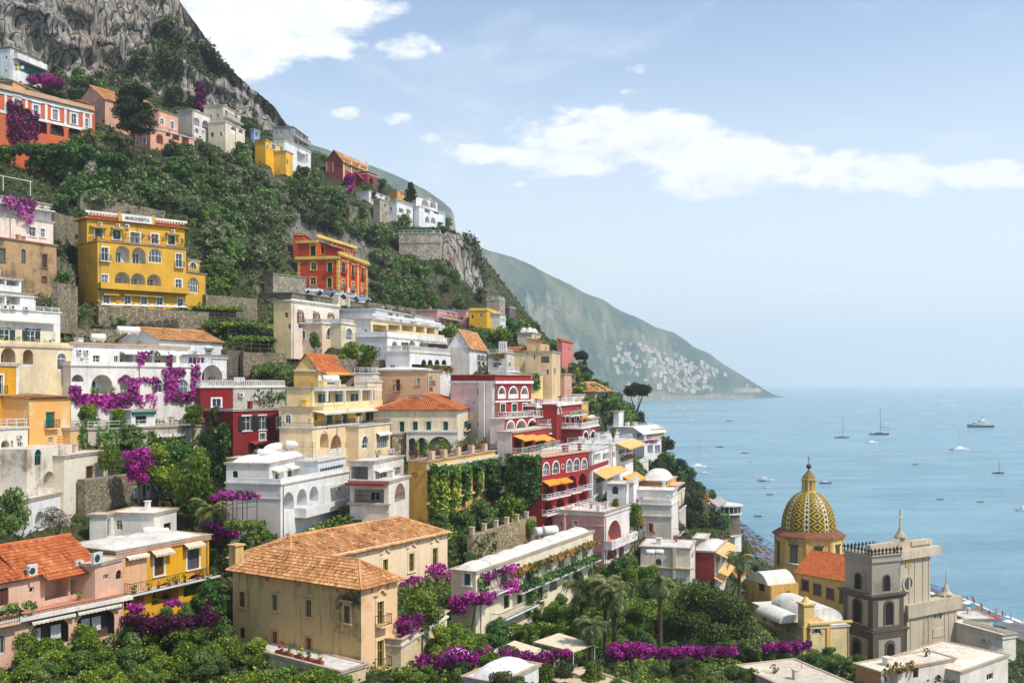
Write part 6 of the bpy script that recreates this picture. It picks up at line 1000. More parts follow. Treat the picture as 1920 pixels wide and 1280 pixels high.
b.vol(200, 116, 968, 1012, R=(214, 118), xl=168, mat=(240, 234, 222), dirt=.2, roof='flat', sink=0, view=False, ctrl=False, Rf=[('D', 201, 972, 208, 1005, {'c': (150, 150, 146)})])
for x, y, d, l in ((217, 1021, 111, 'white tank at the left on the yellow balcony house roof'), (238, 1024, 111, 'second white tank on the yellow balcony house roof'), (281, 1003, 115, 'white tank in front of the roof hut on the yellow balcony house'), (303, 1005, 116, 'rightmost white tank on the yellow balcony house roof')): tank(x, y, d, 1.5, .42, l, .55)
b = Bld('bottom_terrace_roof', 'flat pale terrace roof with rusty tiles at the bottom centre edge')
b.vol(1140, 93, 1318, 1340, L=(1020, 100.8), xr=1218, mat=(226, 204, 172), roof='flat', rmat=(222, 198, 164), sink=6, view=False)
b = Bld('bottom_dome_roof', 'white domed roof at the bottom edge beside the pergola')
b.vol(935, 90, 1284, 1310, R=(1010, 96), xl=870, mat=WHITE, roof='vault 1 1 1.0', rmat=WHITE, sink=6, view=False)
b = Bld('bottom_right_roof', 'flat worn roof terrace at the bottom edge left of the church tower')
b.vol(1490, 107, 1300, 1320, L=(1385, 117), xr=1600, mat=(226, 214, 194), roof='flat', rmat=(226, 212, 190), sink=6, view=False)
b = Bld('peach_house', 'peach and white house with low tiled eaves, bottom right corner')
b.vol(1652, 122, 1262, 1300, R=(1790, 128), xl=1604, mat=(240, 230, 214), lmat=(236, 166, 122), dirt=.15, roof='flat', rmat=(240, 228, 206), sink=5, view=False, Rf=[('r', 1658, 1256, 1684, 1284, {'dp': 1.2}), ('d', 1712, 1245, 1722, 1270, {'f': (60, 60, 50)}), ('a', 1752, 1264, 1766, 1280), ('V', 1656, 1240, 1712, 1262, {'m': 'autumn', 'n': 20, 'th': .8})])
b.vol(1800, 126, 1262, 1290, L=(1676, 133), xr=1890, mat=(240, 232, 218), dirt=.15, roof='vault 1 1 .5', rmat=(244, 232, 210), sink=6, view=False, ctrl=False, Rf=[('w', 1850, 1262, 1862, 1274)])
b = Bld('beach_flat_house', 'low white house with flat roof terrace between church facade and beach')
b.vol(1880, 168, 1198, 1240, L=(1782, 178), xr=1905, mat=(240, 232, 216), dirt=.15, roof='par .5', sink=4, Lf=[('w', 1840, 1198, 1850, 1206), ('n', 1860, 1212, 1884, 1224, {'m': (236, 230, 214), 'pj': .8}), ('h', 1845, 1196, 1855, 1203)])
b.vol(1810, 180, 1162, 1198, L=(1780, 186), xr=-5, mat=(240, 232, 216), roof='flat', view=False, sink=0, ctrl=False)
# ------------------------------------------------------------------ the church
ch = Bld('church', 'yellow church with majolica dome, orange roof and grey stone facade', 'church'); CY = (240, 208, 134); GST = (200, 184, 158)
GSTM = stucco((206, 190, 164), (120, 106, 88), .5); ST2 = {'tr': (120, 110, 96), 'tw': .25, 'f': (70, 60, 50)}
ch.vol(1688, 171, 1098, 1245, R=(1735, 174.6), xl=-26, mat=GSTM, lmat=CY, roof='flat', sink=4, o={'cop': 0}, view=False, Rf=[('k', 1035, 1038, {'m': (210, 196, 172), 'pj': .6})], ctrl=True)
# facade screen
f0 = ch.R; U, N = f0.U, f0.N
def fpx(x, y): return f0.u(x), f0.z(x, y)
def fbox(name, x0, y0, x1, y1, w0, w1, mat, par=None):
    k = MB(); u0, z1 = fpx(x0, y0); u1, z0 = fpx(x1, y1); k.box(f0, u0, u1, w0, w1, z0, z1); return k.build(name, mat, par or ch.root)
fbox('facade_upper', 1672, 1036, 1733, 1135, .05, 1.2, GSTM); fbox('facade_lower', 1688, 1136, 1782, 1250, .0, 1.3, GSTM)
fbox('cornice', 1668, 1031, 1747, 1036, -.3, 1.9, plaster((214, 198, 172), .5)); fbox('cornice', 1686, 1131, 1787, 1136.5, -.2, 1.8, plaster((206, 190, 164), .5)); fbox('attic', 1700, 1016, 1733, 1031, .1, 1.1, GSTM); fbox('attic_cornice', 1697, 1013, 1735, 1016, -.1, 1.4, plaster((214, 198, 172), .5)); fbox('attic', 1622, 1020, 1672, 1031, .1, 1.1, GSTM)
for x in (1692, 1703, 1718, 1729): fbox('pilaster', x, 1038, x+2.6, 1130, 1.2, 1.29, plaster((212, 196, 168), .4))
for x in (1694, 1720, 1728, 1758, 1766, 1777): fbox('pilaster', x, 1138, x+2.4, 1240, 1.3, 1.39, plaster((212, 196, 168), .4))
k = MB(); u0, z0 = fpx(1664, 1031); u1, _ = fpx(1700, 1031); cu_ = (u0+u1)/2; r_ = (u1-u0)/2
pr = [(cu_+r_*math.cos(a), z0+r_*.85*math.sin(a)) for a in [math.pi*i/14 for i in range(15)]]; k.loft([[f0.p(u, .1, z) for u, z in pr], [f0.p(u, 1.15, z) for u, z in pr]]); k.build('curved_gable', GSTM, ch.root)
k = MB(); c = Vector(f0.p(cu_, .6, z0+r_*.82)); k.lathe(c, [(1.1, 0), (.75, .5), (.4, 1.0), (.28, 1.5), (.2, 1.7)], 8); k.build('finial', GSTM, ch.root)
k = MB(); k.box(Fr(Vector((c.x, c.y)), U, N), -.11, .11, -.11, .11, c.z+1.7, c.z+4.6); k.box(Fr(Vector((c.x, c.y)), U, N), -.85, .85, -.09, .09, c.z+3.3, c.z+3.55); k.build('stone_cross', plaster((210, 196, 172), .3), ch.root)
k = MB(); uo, zo = fpx(1690, 1091)
for i in range(20):
    a0, a1 = math.pi*i/10, math.pi*(i+1)/10; q = lambda a, r, w: f0.p(uo+r*math.cos(a), w, zo+r*math.sin(a)); k.hexa([q(a0, 1.05, 1.21), q(a0, 1.45, 1.21), q(a0, 1.45, 1.4), q(a0, 1.05, 1.4), q(a1, 1.05, 1.21), q(a1, 1.45, 1.21), q(a1, 1.45, 1.4), q(a1, 1.05, 1.4)])
rw = k.build('rose_window', GSTM, ch.root); k = MB(); k.face([f0.p(uo+1.05*math.cos(a), 1.23, zo+1.05*math.sin(a)) for a in [math.pi*i/10 for i in range(20)]]); k.build('pane', GL, rw)
for x0 in (1739, 1744, 1749): 
    k = MB(); u0, za = fpx(x0, 1156); u1, zb_ = fpx(x0+3.6, 1142); r = (u1-u0)/2; k.face([f0.p(u0, 1.31, za), f0.p(u1, 1.31, za)]+[f0.p((u0+u1)/2+r*math.cos(a), 1.31, zb_-r+r*math.sin(a)) for a in [math.pi*i/8 for i in range(9)]]); k.build('window', GL, ch.root)
for x0 in (1686, 1693): k = MB(); u0, za = fpx(x0, 1060); u1, zb_ = fpx(x0+5, 1046); k.box(f0, u0, u1, 1.2, 1.32, za, zb_); k.build('mosaic_panel', plain((214, 176, 110), .7), ch.root)
fbox('inscription_tablet', 1736, 1176, 1756, 1188, 1.3, 1.42, plaster((214, 200, 176), .3)); fbox('portal_hood', 1736, 1203, 1755, 1208, 1.3, 1.7, plaster((206, 190, 164), .4)); fbox('portal', 1738, 1209, 1753, 1240, 1.3, 1.36, plain((50, 40, 34), .8))
k = MB(); c = Vector(f0.p(fpx(1768, 1131)[0], .6, fpx(1768, 1131)[1])); k.box(Fr(Vector((c.x, c.y)), U, N), -1.3, 1.3, -.6, .6, c.z, c.z+1.8); k.lathe(c+Vector((0, 0, 1.8)), [(1.2, 0), (.7, .5), (.45, 1.2), (.12, 1.7), (.1, 3.2), (.03, 4.2)], 8); k.build('corner_pinnacle', GSTM, ch.root)
# nave: long yellow wall, tiled roof
ch.vol(1640, 172.5, 1098, 1245, R=(1700, 178.5), xl=1492, mat=CY, dirt=.2, roof='gableL 3.4 .3', rmat=RED_TILE, sink=4, view=False, ctrl=True, Lf=[('k', 1084, 1087, {'m': (226, 180, 92), 'pj': .3})] + [('w', x, y, x+11, y+18, ST2) for x, y in ((1504, 1088), (1527, 1096), (1551, 1104), (1576, 1112))])
# drum and dome
dc = Gxy(1516.5, 196); zd = Z(1004, 192); cen = Vector((dc.x, dc.y, zd)); ph = math.radians(24)
k = MB(); k.lathe(cen, [(6.35, -12), (6.35, -.75), (6.6, -.7), (6.6, -.35)], 8, ph); k.build('drum', stucco((238, 206, 132), (80, 66, 48), .7), ch.root)
k = MB(); k.lathe(cen, [(7.0, -.34), (6.9, -.1), (5.6, .75), (5.2, .8)], 8, ph); k.build('drum_tiles', plaster((140, 88, 62), .7), ch.root)
for i in range(8):
    a = ph+math.pi/8+i*math.pi/4; q = Vector((math.cos(a), math.sin(a))); fr8 = Fr(Vector((cen.x, cen.y))+q*6.35*math.cos(math.pi/8), Vector((-q.y, q.x)), q)
    k = MB(); k.box(fr8, -.75, .75, .003, .12, zd-6.2, zd-1.9); k.box(fr8, -.95, .95, .003, .3, zd-1.88, zd-1.6); w8 = k.build('drum_window', plaster((104, 92, 74), .4), ch.root); k = MB(); k.box(fr8, -.45, .45, .121, .14, zd-5.6, zd-2.3); k.build('pane', GL, w8)
    for s in (-2.25, 2.25): k = MB(); k.box(fr8, s-.22, s+.22, .003, .16, zd-11.5, zd-.8); k.build('pilaster', plaster((232, 190, 100), .5), ch.root)
m, t, p, pos = mat_base('majolica_dome_tiles')
uv = t.new('ShaderNodeAttribute', attribute_name='duv'); su = t.new('ShaderNodeSeparateXYZ'); t.link(uv.outputs['Vector'], su.inputs[0]); uu, vv = su.outputs[0], su.outputs[1]
# 8 gores (u 0..1 each): nested lozenges on the field, a white and black lattice band on the ribs
ud = t.math('ABSOLUTE', t.math('SUBTRACT', t.math('FRACT', uu), .5)); vz = t.math('ABSOLUTE', t.math('SUBTRACT', t.math('FRACT', t.math('MULTIPLY', vv, 5.0)), .5))
loz = t.math('FRACT', t.math('MULTIPLY', t.math('ADD', t.math('MULTIPLY', ud, 1.3), vz), 3.0)); lz = t.smooth(loz, .46, .56)
fld = t.mixc(lz, RGB(44, 48, 18), RGB(190, 158, 40)); fld = t.mixc(t.smooth(t.noise(pos, 1.2, 4, .7), .5, .75, 0, .55), fld, RGB(70, 62, 30))
rb = t.math('GREATER_THAN', ud, .41); vx = t.math('ABSOLUTE', t.math('SUBTRACT', t.math('FRACT', t.math('MULTIPLY', vv, 11)), .5)); q2 = t.math('FRACT', t.math('ADD', t.math('MULTIPLY', ud, 6), vx)); band = t.mixc(t.smooth(q2, .4, .6), RGB(38, 40, 44), RGB(214, 210, 200))
col = t.mixc(rb, fld, band); edge = t.math('COMPARE', ud, .385, .018); col = t.mixc(edge, col, RGB(206, 170, 50))
t.link(col, p.inputs['Base Color']); p.inputs['Roughness'].default_value = .5; MAJ = m
nu, nv = 64, 24; Rb, Hd = 5.2, 7.3; V_, Q_, A_ = [], [], []
for j in range(nv+1):
    a = (math.pi/2)*j/nv*.94; rr = Rb*math.cos(a)**.86; zz = .75+Hd*math.sin(a)/math.sin(math.pi/2*.94)
    for i in range(nu+1):
        th = ph+2*math.pi*i/nu; g = (i/nu*8) % 1; bulge = 1+.02*math.cos((g-.5)*2*math.pi)
        V_.append((cen.x+rr*bulge*math.cos(th)-ch.root['org'][0], cen.y+rr*bulge*math.sin(th)-ch.root['org'][1], zd+zz-ch.root['org'][2])); A_.append((i/nu*8, j/nv, 0))
for j in range(nv):
    for i in range(nu): q = j*(nu+1)+i; Q_.append((q, q+1, q+nu+2, q+nu+1))
me = np_mesh('dome', np.array(V_), np.array(Q_), None, MAJ); at = me.attributes.new('duv', 'FLOAT_VECTOR', 'POINT'); at.data.foreach_set('vector', np.array(A_, dtype=np.float32).ravel()); me.polygons.foreach_set('use_smooth', [True]*len(Q_))
dome = bpy.data.objects.new('dome', me); COL.objects.link(dome); dome.parent = ch.root; dome['label'] = 'dome of green and yellow lozenge tiles'
zl = zd+.75+Hd-.35; lc = Vector((cen.x, cen.y, zl)); LM = plaster((226, 196, 126), .5); ltn = None
k = MB(); k.lathe(lc, [(1.5, 0), (1.55, .25), (1.3, .3), (1.3, .45), (.75, .5), (.75, 2.5)], 8, ph); ltn = k.build('lantern', LM, ch.root)
for i in range(8):
    a = ph+i*math.pi/4; k = MB(); k.tube(lc+Vector((1.15*math.cos(a), 1.15*math.sin(a), .45)), lc+Vector((1.15*math.cos(a), 1.15*math.sin(a), 2.45)), .2, None, 6); k.build('lantern_pier', LM, ltn)
k = MB(); k.lathe(lc, [(1.5, 2.45), (1.55, 2.7), (1.35, 2.72)], 8, ph); k.build('lantern_cornice', LM, ltn); k = MB(); k.lathe(lc, [(1.35, 2.73), (.95, 3.4), (.35, 4.2), (.16, 4.5)], 8, ph); k.build('lantern_roof', plaster((150, 124, 60), .6), ltn)
k = MB(); k.tube(lc+Vector((0, 0, 4.4)), lc+Vector((0, 0, 7.0)), .06, None, 6); k.tube(lc+Vector((-.4, 0, 6.6)), lc+Vector((.4, 0, 6.6)), .05, None, 5); k.build('iron_cross', IRON, ltn); k = MB(); k.lathe(lc+Vector((0, 0, 4.6)), [(.1, 0), (.42, .22), (.52, .5), (.42, .78), (.1, 1.0)], 12); k.build('finial_ball', plain((70, 70, 74), .4, .5), ltn, True)
# side chapels on the left
def bvault(b_, name, px, d, y_eave, wid_px, L, rise, mat, ang):
    """barrel vault roof: axis along V"""
    c = P(px, y_eave, d); V2 = Vector((-math.sin(ang), math.cos(ang), 0)); U2 = Vector((math.cos(ang), math.sin(ang), 0)); r = wid_px*d/F/2; k = MB()
    pr = [(r*math.cos(a), rise*math.sin(a)) for a in [math.pi*i/14 for i in range(15)]]; k.loft([[c+U2*u+Vector((0, 0, z))+V2*s for u, z in pr] for s in (0, L)]); return k.build(name, mat, b_.root, False)
ch.vol(1444, 178, 1098, 1170, L=(1400, 184), xr=1497, mat=(232, 186, 104), dirt=.4, roof=None, sink=3, Lf=[('G', 1422, 1074, 1434, 1108, {'f': (90, 70, 50)})], view=False)
A24 = math.atan2(ch.R.U.y, ch.R.U.x)
k = MB(); f = ch.L; pr = [(f.u(1402)+(ch.wL-1)*q, ch.z1+1.9*math.sin(math.pi*q)**.7) for q in [i/12 for i in range(13)]]; k.loft([[f.p(u, -.05, z) for u, z in pr], [f.p(u, -ch.wR, z) for u, z in pr]]); k.build('barrel_roof', plaster((238, 232, 220), .3), ch.root)
ch.vol(1520, 158, 1178, 1245, L=(1412, 176), xr=1592, mat=(240, 214, 160), lmat=(244, 224, 176), dirt=.25, roof='flat', rmat=(240, 234, 222), sink=4, view=False, o={'cop': 0}, Lf=[('k', 1178, 1182, {'m': (246, 226, 172), 'pj': .3}), ('w', 1430, 1156, 1436, 1166), ('w', 1452, 1166, 1458, 1176), ('w', 1474, 1177, 1480, 1188)], Rf=[('a', 1522, 1176, 1540, 1190, {'tr': (236, 190, 110), 'tw': .35}), ('p', 1505, 1175, 1511, 1240, {'m': (236, 190, 110), 'pj': .2}), ('p', 1549, 1170, 1556, 1240, {'m': (236, 190, 110), 'pj': .2}), ('k', 1164, 1168, {'m': (240, 206, 140), 'pj': .4})])
k = MB(); f = ch.R; g = [f.p(f.u(1506), .1, ch.z1+.25), f.p(f.u(1558), .1, ch.z1+.25), f.p(f.u(1532), .1, ch.z1+1.9)]; k.loft([g, [tuple(Vector(q)-Vector((f.N.x, f.N.y, 0))*.6) for q in g]]); k.build('pediment', plaster((240, 212, 150), .2), ch.root)
k = MB(); f = ch.R; c = Vector(f.p(-.2, -1, ch.z1)); fx = Fr(Vector((c.x, c.y)), f.U, f.N); k.box(fx, -.9, .9, -.9, .9, c.z+.2, c.z+3.6); k.box(fx, -1.1, 1.1, -1.1, 1.1, c.z+3.6, c.z+3.9); k.lathe(c+Vector((0, 0, 3.9)), [(.8, 0), (.5, .5), (.15, .9)], 8); k.build('bell_cote', plaster((240, 206, 140), .25), ch.root)
k = MB(); f = ch.R; V2 = -f.N; O = f.O+V2*2.5; fv = Fr(O, f.U, f.N); r = 3.1
pr = [(4.2+r*math.cos(a), ch.z1+.2+2.3*math.sin(a)) for a in [math.pi*i/14 for i in range(15)]]; k.loft([[fv.p(u, 0, z) for u, z in pr], [fv.p(u, -12, z) for u, z in pr]]); k.build('barrel_roof', plaster((240, 234, 222), .3), ch.root)
k = MB(); pr = [(-1.2+2.2*math.cos(a), ch.z1+.2+1.3*math.sin(a)) for a in [math.pi*i/14 for i in range(15)]]; k.loft([[fv.p(u, -1, z) for u, z in pr], [fv.p(u, -9, z) for u, z in pr]]); k.build('barrel_roof', plaster((240, 234, 222), .3), ch.root)
# bell tower
bt = Bld('bell_tower', 'grey stone bell tower with dark cornices and spiked parapet beside the church', 'bell tower'); DK = stucco((98, 86, 74), (58, 52, 46), .6); PAL = stucco((172, 162, 146), (112, 104, 92), .7)
T = 24.5; w_ = 6.4; dR = 165+w_*math.sin(math.radians(T)); 
def tw(xc, d, w, yt, yb, mat, roof, Rf, Lf, **kw):
    C = Gxy(xc, d); a = math.radians(T); e = C+Vector((math.cos(a), math.sin(a)))*w; bt.vol(xc, d, yt, yb, R=(960+F*e.x/e.y, e.y), xl=-w, mat=mat, roof=roof, Rf=Rf, Lf=Lf, **kw)
tw(1637, 163.9, 7.0, 1180, 1250, DK, None, [], [], sink=6, view=True)
f, g = bt.R, bt.L
def panel(b_, f_, W_, z0, z1, m, e=.07, mg=.16):
    k = MB(); k.box(f_, W_*mg, W_*(1-mg), .004, e, z0, z1); k.build('wall_panel', m, b_.root)
def archw(b_, f_, uc, wd, z0, z1, w0, bell=False):
    r = wd/2; k = MB(); out = [(uc-r, z0), (uc+r, z0)]+[(uc+r*math.cos(a), z1-r+r*math.sin(a)) for a in [math.pi*i/10 for i in range(11)]]
    for s0, s1, wq in ((1.0, 1.35, .12),):
        n = len(out); sc_ = [(uc+(u-uc)*1.4, z0+(z-z0)*1.09) for u, z in out]
        for i in range(1, n-1+1):
            a_, b2 = i % n, (i+1) % n; q = lambda P2, w: f_.p(P2[0], w, P2[1]); k.hexa([q(out[a_], w0), q(sc_[a_], w0), q(sc_[a_], w0+wq), q(out[a_], w0+wq), q(out[b2], w0), q(sc_[b2], w0), q(sc_[b2], w0+wq), q(out[b2], w0+wq)])
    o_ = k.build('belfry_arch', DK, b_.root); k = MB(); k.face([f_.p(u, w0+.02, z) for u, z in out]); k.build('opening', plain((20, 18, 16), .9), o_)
z3, z2, z1_, z0_ = Z(1054, 165), Z(1117, 165), Z(1183, 165), Z(1250, 165)
for f_ in (f, g): panel(bt, f_, 7.0, z0_-3, z1_-1.3, PAL); archw(bt, f_, 3.5, 1.5, z0_-2, z1_-2.0, .075)
tw(1636.5, 164.4, 6.7, 1117, 1180, DK, None, [], [], sink=0, view=False, ctrl=False)
for f_ in (bt.R, bt.L): panel(bt, f_, 6.7, z1_+.7, z2-.8, PAL); archw(bt, f_, 3.35, 1.6, z1_+.9, z2-1.1, .075)
tw(1635, 165, 6.2, 1054, 1117, PAL, None, [], [], sink=0, view=False, ctrl=False)
for f_ in (bt.R, bt.L): archw(bt, f_, 3.1, 1.15, z2+.6, z2+3.1, .004)
fr0 = bt.R
def slab(z0, z1, ov, mat, name): k = MB(); k.box(fr0, -ov, 6.2+ov, ov, -6.2-ov, z0, z1); k.build(name, mat, bt.root)
slab(z1_-.5, z1_-.1, .75, DK, 'cornice'); slab(z1_-.1, z1_+.2, 1.0, DK, 'cornice'); slab(z2-.45, z2-.1, .6, DK, 'cornice'); slab(z2-.1, z2+.2, .85, DK, 'cornice'); slab(z3-.1, z3+.2, .25, PAL, 'cornice'); slab(z3+.2, z3+.9, .1, PAL, 'parapet'); slab(z3+.9, z3+1.1, .3, PAL, 'parapet_cap')
for i in range(9):
    for a, b_ in ((i*6.4/8-.1, 0), (i*6.4/8-.1, -6.2), (0, -i*6.4/8+.1), (6.2, -i*6.4/8+.1)):
        if b_ != 0 and b_ != -6.2 and i in (0, 8): continue
        q = fr0.p(a, b_, z3+1.1); k = MB(); k.lathe(Vector(q), [(.12, 0), (.1, .5), (.26, .62), (.24, .85), (.1, .98), (.05, 1.2)], 6); k.build('spike', plain((44, 40, 38), .8), bt.root)
# ------------------------------------------------------------------ stone terraces on the slope
def twall(name, label, xc, d, yt, yb, R, veg=.25, rgb=(150, 138, 114), **kw):
    b = Bld(name, label, 'retaining wall'); b.vol(xc, d, yt, yb, R=R, xl=-1.0, mat=stone_mat(rgb, 2.8, 'terrace_stone', veg), roof=None, sink=4, **kw); return b
twall('terrace_wall', 'grey stone terrace wall right under the yellow MARGHERITA hotel', 185, 166, 574, 606, (392, 180))
twall('terrace_wall', 'rough stone wall between hotel and upper left houses', 104, 176, 398, 432, (152, 184))
twall('terrace_wall', 'stone terrace wall with piers beside the yellow hotel annex', 386, 186, 552, 600, (482, 196))
twall('terrace_wall', 'rubble terrace wall below the vine pergolas in the centre left', 456, 170, 660, 686, (556, 178))
twall('terrace_wall', 'rubble terrace wall left of the white hotel foot', 596, 168, 672, 696, (722, 178))
twall('terrace_wall', 'overgrown stone terrace wall above the yellow hotel roof', 150, 196, 366, 392, (310, 214), .8)
twall('terrace_wall', 'pale terrace wall in the wood under the stone house', 655, 286, 384, 398, (690, 294), .5)
twall('terrace_wall', 'low stone terrace wall behind the long bougainvillea house', 115, 160, 614, 634, (300, 170), .4)
twall('terrace_wall', 'stone wall under the ruined brown block and beside white terraces', 108, 156, 530, 575, (146, 162), .3)
twall('stair_wall', 'dark concrete stair wall right of the tiled white wing', 425, 166, 655, 715, (470, 176), .2, (120, 112, 98))
twall('street_wall', 'stone street wall below the red mansion trees', 690, 236, 566, 590, (780, 258), .5)
def pergola(x0, x1, yt, yb, d0, d1, dep, label, leaf='citrus'):
    A, B = Gxy(x0, d0), Gxy(x1, d1); U = (B-A).normalized(); Wd = (B-A).length; N = Vector((U.y, -U.x)); f = Fr(A, U, N); zt, zb = Z(yt, d0), Z(yb, d0)
    r = root('vine_pergola', label, 'pergola', (A.x+U.x*Wd/2, A.y+U.y*Wd/2, zb), 'pergolas on the terraces'); n = max(3, int(Wd/1.6)); k = MB()
    for i in range(n+1):
        for w in (0, -dep): k.tube(f.p(Wd*i/n, w, zb-1.5), f.p(Wd*i/n, w, zt), .06, None, 5)
    k.build('posts', plain((104, 92, 76), .9), r, False, 'stuff'); k = MB()
    for q in (.33, .66, 1.0): k.tube(f.p(0, 0, zb+(zt-zb)*q), f.p(Wd, 0, zb+(zt-zb)*q), .045, None, 5)
    for i in range(n+1): k.tube(f.p(Wd*i/n, 0, zt), f.p(Wd*i/n, -dep, zt), .045, None, 5)
    k.build('rails', plain((104, 92, 76), .9), r, False, 'stuff')
    m = int(Wd*dep*55); uu, ww, zz = rng.uniform(-.3, Wd+.3, m), rng.uniform(-dep-.2, .4, m), zt+rng.uniform(-.2, .75, m)**1.0*(.5+.5*np.sin(rng.uniform(0, 6, m)))
    C = np.stack([f.O.x+U.x*uu+N.x*ww, f.O.y+U.y*uu+N.y*ww, zz], 1); Vv, Q = leaf_quads(C, np.tile([0, -.3, 1.0], (m, 1)), .26)
    me = np_mesh('vine_leaves', Vv-np.array(r['org']), Q, rng.random(m), LEAF[leaf]); o = bpy.data.objects.new('vine_leaves', me); COL.objects.link(o); o.parent = r; o['kind'] = 'stuff'
pergola(384, 455, 578, 600, 184, 190, 4, 'vine pergola nearest the yellow hotel annex')
pergola(428, 528, 610, 632, 178, 188, 4, 'long vine pergola on the middle terrace left of the cream villa')
pergola(455, 550, 636, 660, 172, 180, 4, 'vine pergola on the lowest terrace above the rubble wall')
pergola(388, 440, 536, 552, 196, 200, 4, 'leafy pergola on the upper terrace behind the hotel annex')
# ------------------------------------------------------------------ ground, cliffs, sea, far hills
from mathutils import noise as mn
def fbm(x, y, z, oct=4):
    s = 0; a = 1; t = 0
    for i in range(oct): s += a*mn.noise((x, y, z)); t += a; a *= .5; x, y, z = x*2.03+7.1, y*2.03+3.3, z*2.03+1.7
    return s/t
def hill_mat(name, rock, green, green2, bias=0.0, sc=.05):
    m, t, p, pos = mat_base(name); nrm = t.new('ShaderNodeNewGeometry').outputs['Normal']
    sp = t.new('ShaderNodeSeparateXYZ'); t.link(nrm, sp.inputs[0])
    n1 = t.noise(pos, sc, 6, .62); n2 = t.noise(pos, sc*4, 6, .68); n3 = t.noise(pos, sc*22, 5, .7)
    n4 = t.noise(t.scaled(pos, (1, 1, .35)), sc*9, 6, .68, .2)
    rk = t.mixc(t.smooth(n2, .35, .65), tuple(x*.55 for x in rock), rock); rk = t.mixc(t.smooth(n4, .35, .62), tuple(x*.4 for x in rock), rk)
    rk = t.mixc(t.smooth(n3, .55, .75, 0, .5), rk, tuple(min(1, x*1.5) for x in rock))
    gr = t.mixc(t.smooth(n3, .38, .62), tuple(x*.45 for x in green), green); gr = t.mixc(t.smooth(n1, .4, .62), gr, t.mixc(t.smooth(n3, .3, .7), tuple(x*.5 for x in green2), green2))
    veg = t.smooth(t.math('ADD', t.math('ADD', t.math('MULTIPLY', sp.outputs[2], .75), t.math('MULTIPLY', n2, .55)), t.math('MULTIPLY', n4, .5)), .78+bias, 1.0+bias)
    t.link(t.mixc(veg, rk, gr), p.inputs['Base Color']); p.inputs['Roughness'].default_value = 1; p.inputs['Specular IOR Level'].default_value = .1
    b = t.new('ShaderNodeBump'); b.inputs['Strength'].default_value = .8; b.inputs['Distance'].default_value = .06/sc; t.link(t.math('ADD', n2, t.math('MULTIPLY', n3, .35)), b.inputs['Height']); t.link(b.outputs[0], p.inputs['Normal'])
    return m
def grid_obj(name, pts, mat, smooth=False, **kw):
    """pts: rows x cols x 3"""
    r, c, _ = pts.shape; idx = np.arange(r*c).reshape(r, c)
    Q = np.stack([idx[:-1, :-1], idx[:-1, 1:], idx[1:, 1:], idx[1:, :-1]], -1).reshape(-1, 4)
    me = np_mesh(name, pts.reshape(-1, 3), Q, None, mat); o = bpy.data.objects.new(name, me); COL.objects.link(o)
    if smooth: me.polygons.foreach_set('use_smooth', [True]*len(me.polygons))
    return tag(o, **kw)
ip = lambda x, pts: np.interp(x, [p[0] for p in pts], [p[1] for p in pts])
# --- the slope the town stands on: interpolated from the feet of the houses and surveyed points (column, row, distance)
GP = [(-500, 1330, 70), (0, 1330, 78), (300, 1330, 80), (600, 1330, 84), (900, 1330, 92), (1200, 1330, 104), (1500, 1330, 118), (1800, 1330, 132), (2300, 1330, 140),
      (250, 1240, 98), (420, 1225, 110), (900, 1240, 112), (1080, 1250, 122), (900, 1170, 128), (1100, 1200, 135), (1300, 1215, 145), (1420, 1180, 162), (1200, 1110, 165), (1320, 1130, 175), (1380, 1090, 225), (1400, 1075, 262), (1440, 1064, 316), (1500, 1067, 308),
      (240, 1130, 112), (400, 990, 128), (140, 960, 125), (480, 905, 140), (720, 985, 142), (860, 1010, 152), (980, 985, 160), (1230, 1040, 190), (1290, 985, 235), (1330, 1000, 270), (1352, 1000, 300), (1400, 1045, 330),
      (130, 700, 152), (300, 870, 142), (480, 700, 172), (650, 690, 172), (780, 700, 190), (900, 720, 205), (1060, 770, 240), (1120, 800, 250), (1180, 860, 240), (1240, 900, 250), (1290, 900, 275), (1330, 950, 285),
      (120, 590, 168), (120, 440, 190), (300, 380, 215), (420, 560, 192), (480, 620, 180), (450, 480, 225), (600, 420, 285), (520, 540, 215), (760, 600, 262), (880, 640, 262), (980, 650, 285), (1040, 690, 295), (1090, 720, 305), (1150, 745, 330), (1200, 790, 330), (1225, 830, 310),
      (60, 340, 210), (200, 320, 222), (60, 270, 214), (330, 300, 240), (450, 290, 268), (560, 350, 290), (680, 370, 325), (760, 430, 335), (720, 480, 315), (830, 425, 356), (880, 445, 358), (700, 560, 285), (780, 575, 295), (900, 590, 318), (960, 610, 330),
      (120, 150, 245), (240, 175, 262), (350, 210, 280), (440, 225, 300), (520, 270, 318), (590, 290, 335), (680, 330, 352), (760, 372, 366),
      (0, 160, 300), (300, 215, 330), (480, 250, 352), (600, 310, 390), (700, 360, 405), (800, 420, 410), (-500, 700, 150), (-500, 1000, 110), (-500, 300, 220), (-300, 100, 280)]
for g in GP: q = P(*g); CTRL.append((q.x, q.y, q.z))
for x, y, z in [(0, 2, 57.6), (0, -40, 60), (-40, 8, 58), (40, 8, 54), (-60, 40, 48), (0, 35, 45), (60, 40, 38), (-160, 60, 60), (120, 60, 24), (180, 120, 8), (-250, 80, 80), (-300, 300, 130), (-260, 420, 120), (-150, 520, 100), (-40, 560, 30), (-60, 500, 50), (0, 470, 22), (30, 430, 8),
                (40, 520, -10), (90, 480, -9), (120, 430, -5), (90, 390, 6), (70, 370, 20), (150, 400, -8), (-100, 640, -10), (-300, 640, 40), (-400, 500, 150), (210, 330, -9), (240, 290, -10), (260, 230, -8), (260, 150, -6), (300, 300, -14), (250, 60, -4), (300, 0, -6), (200, -60, 5), (100, -60, 30)]: CTRL.append((x, y, z))
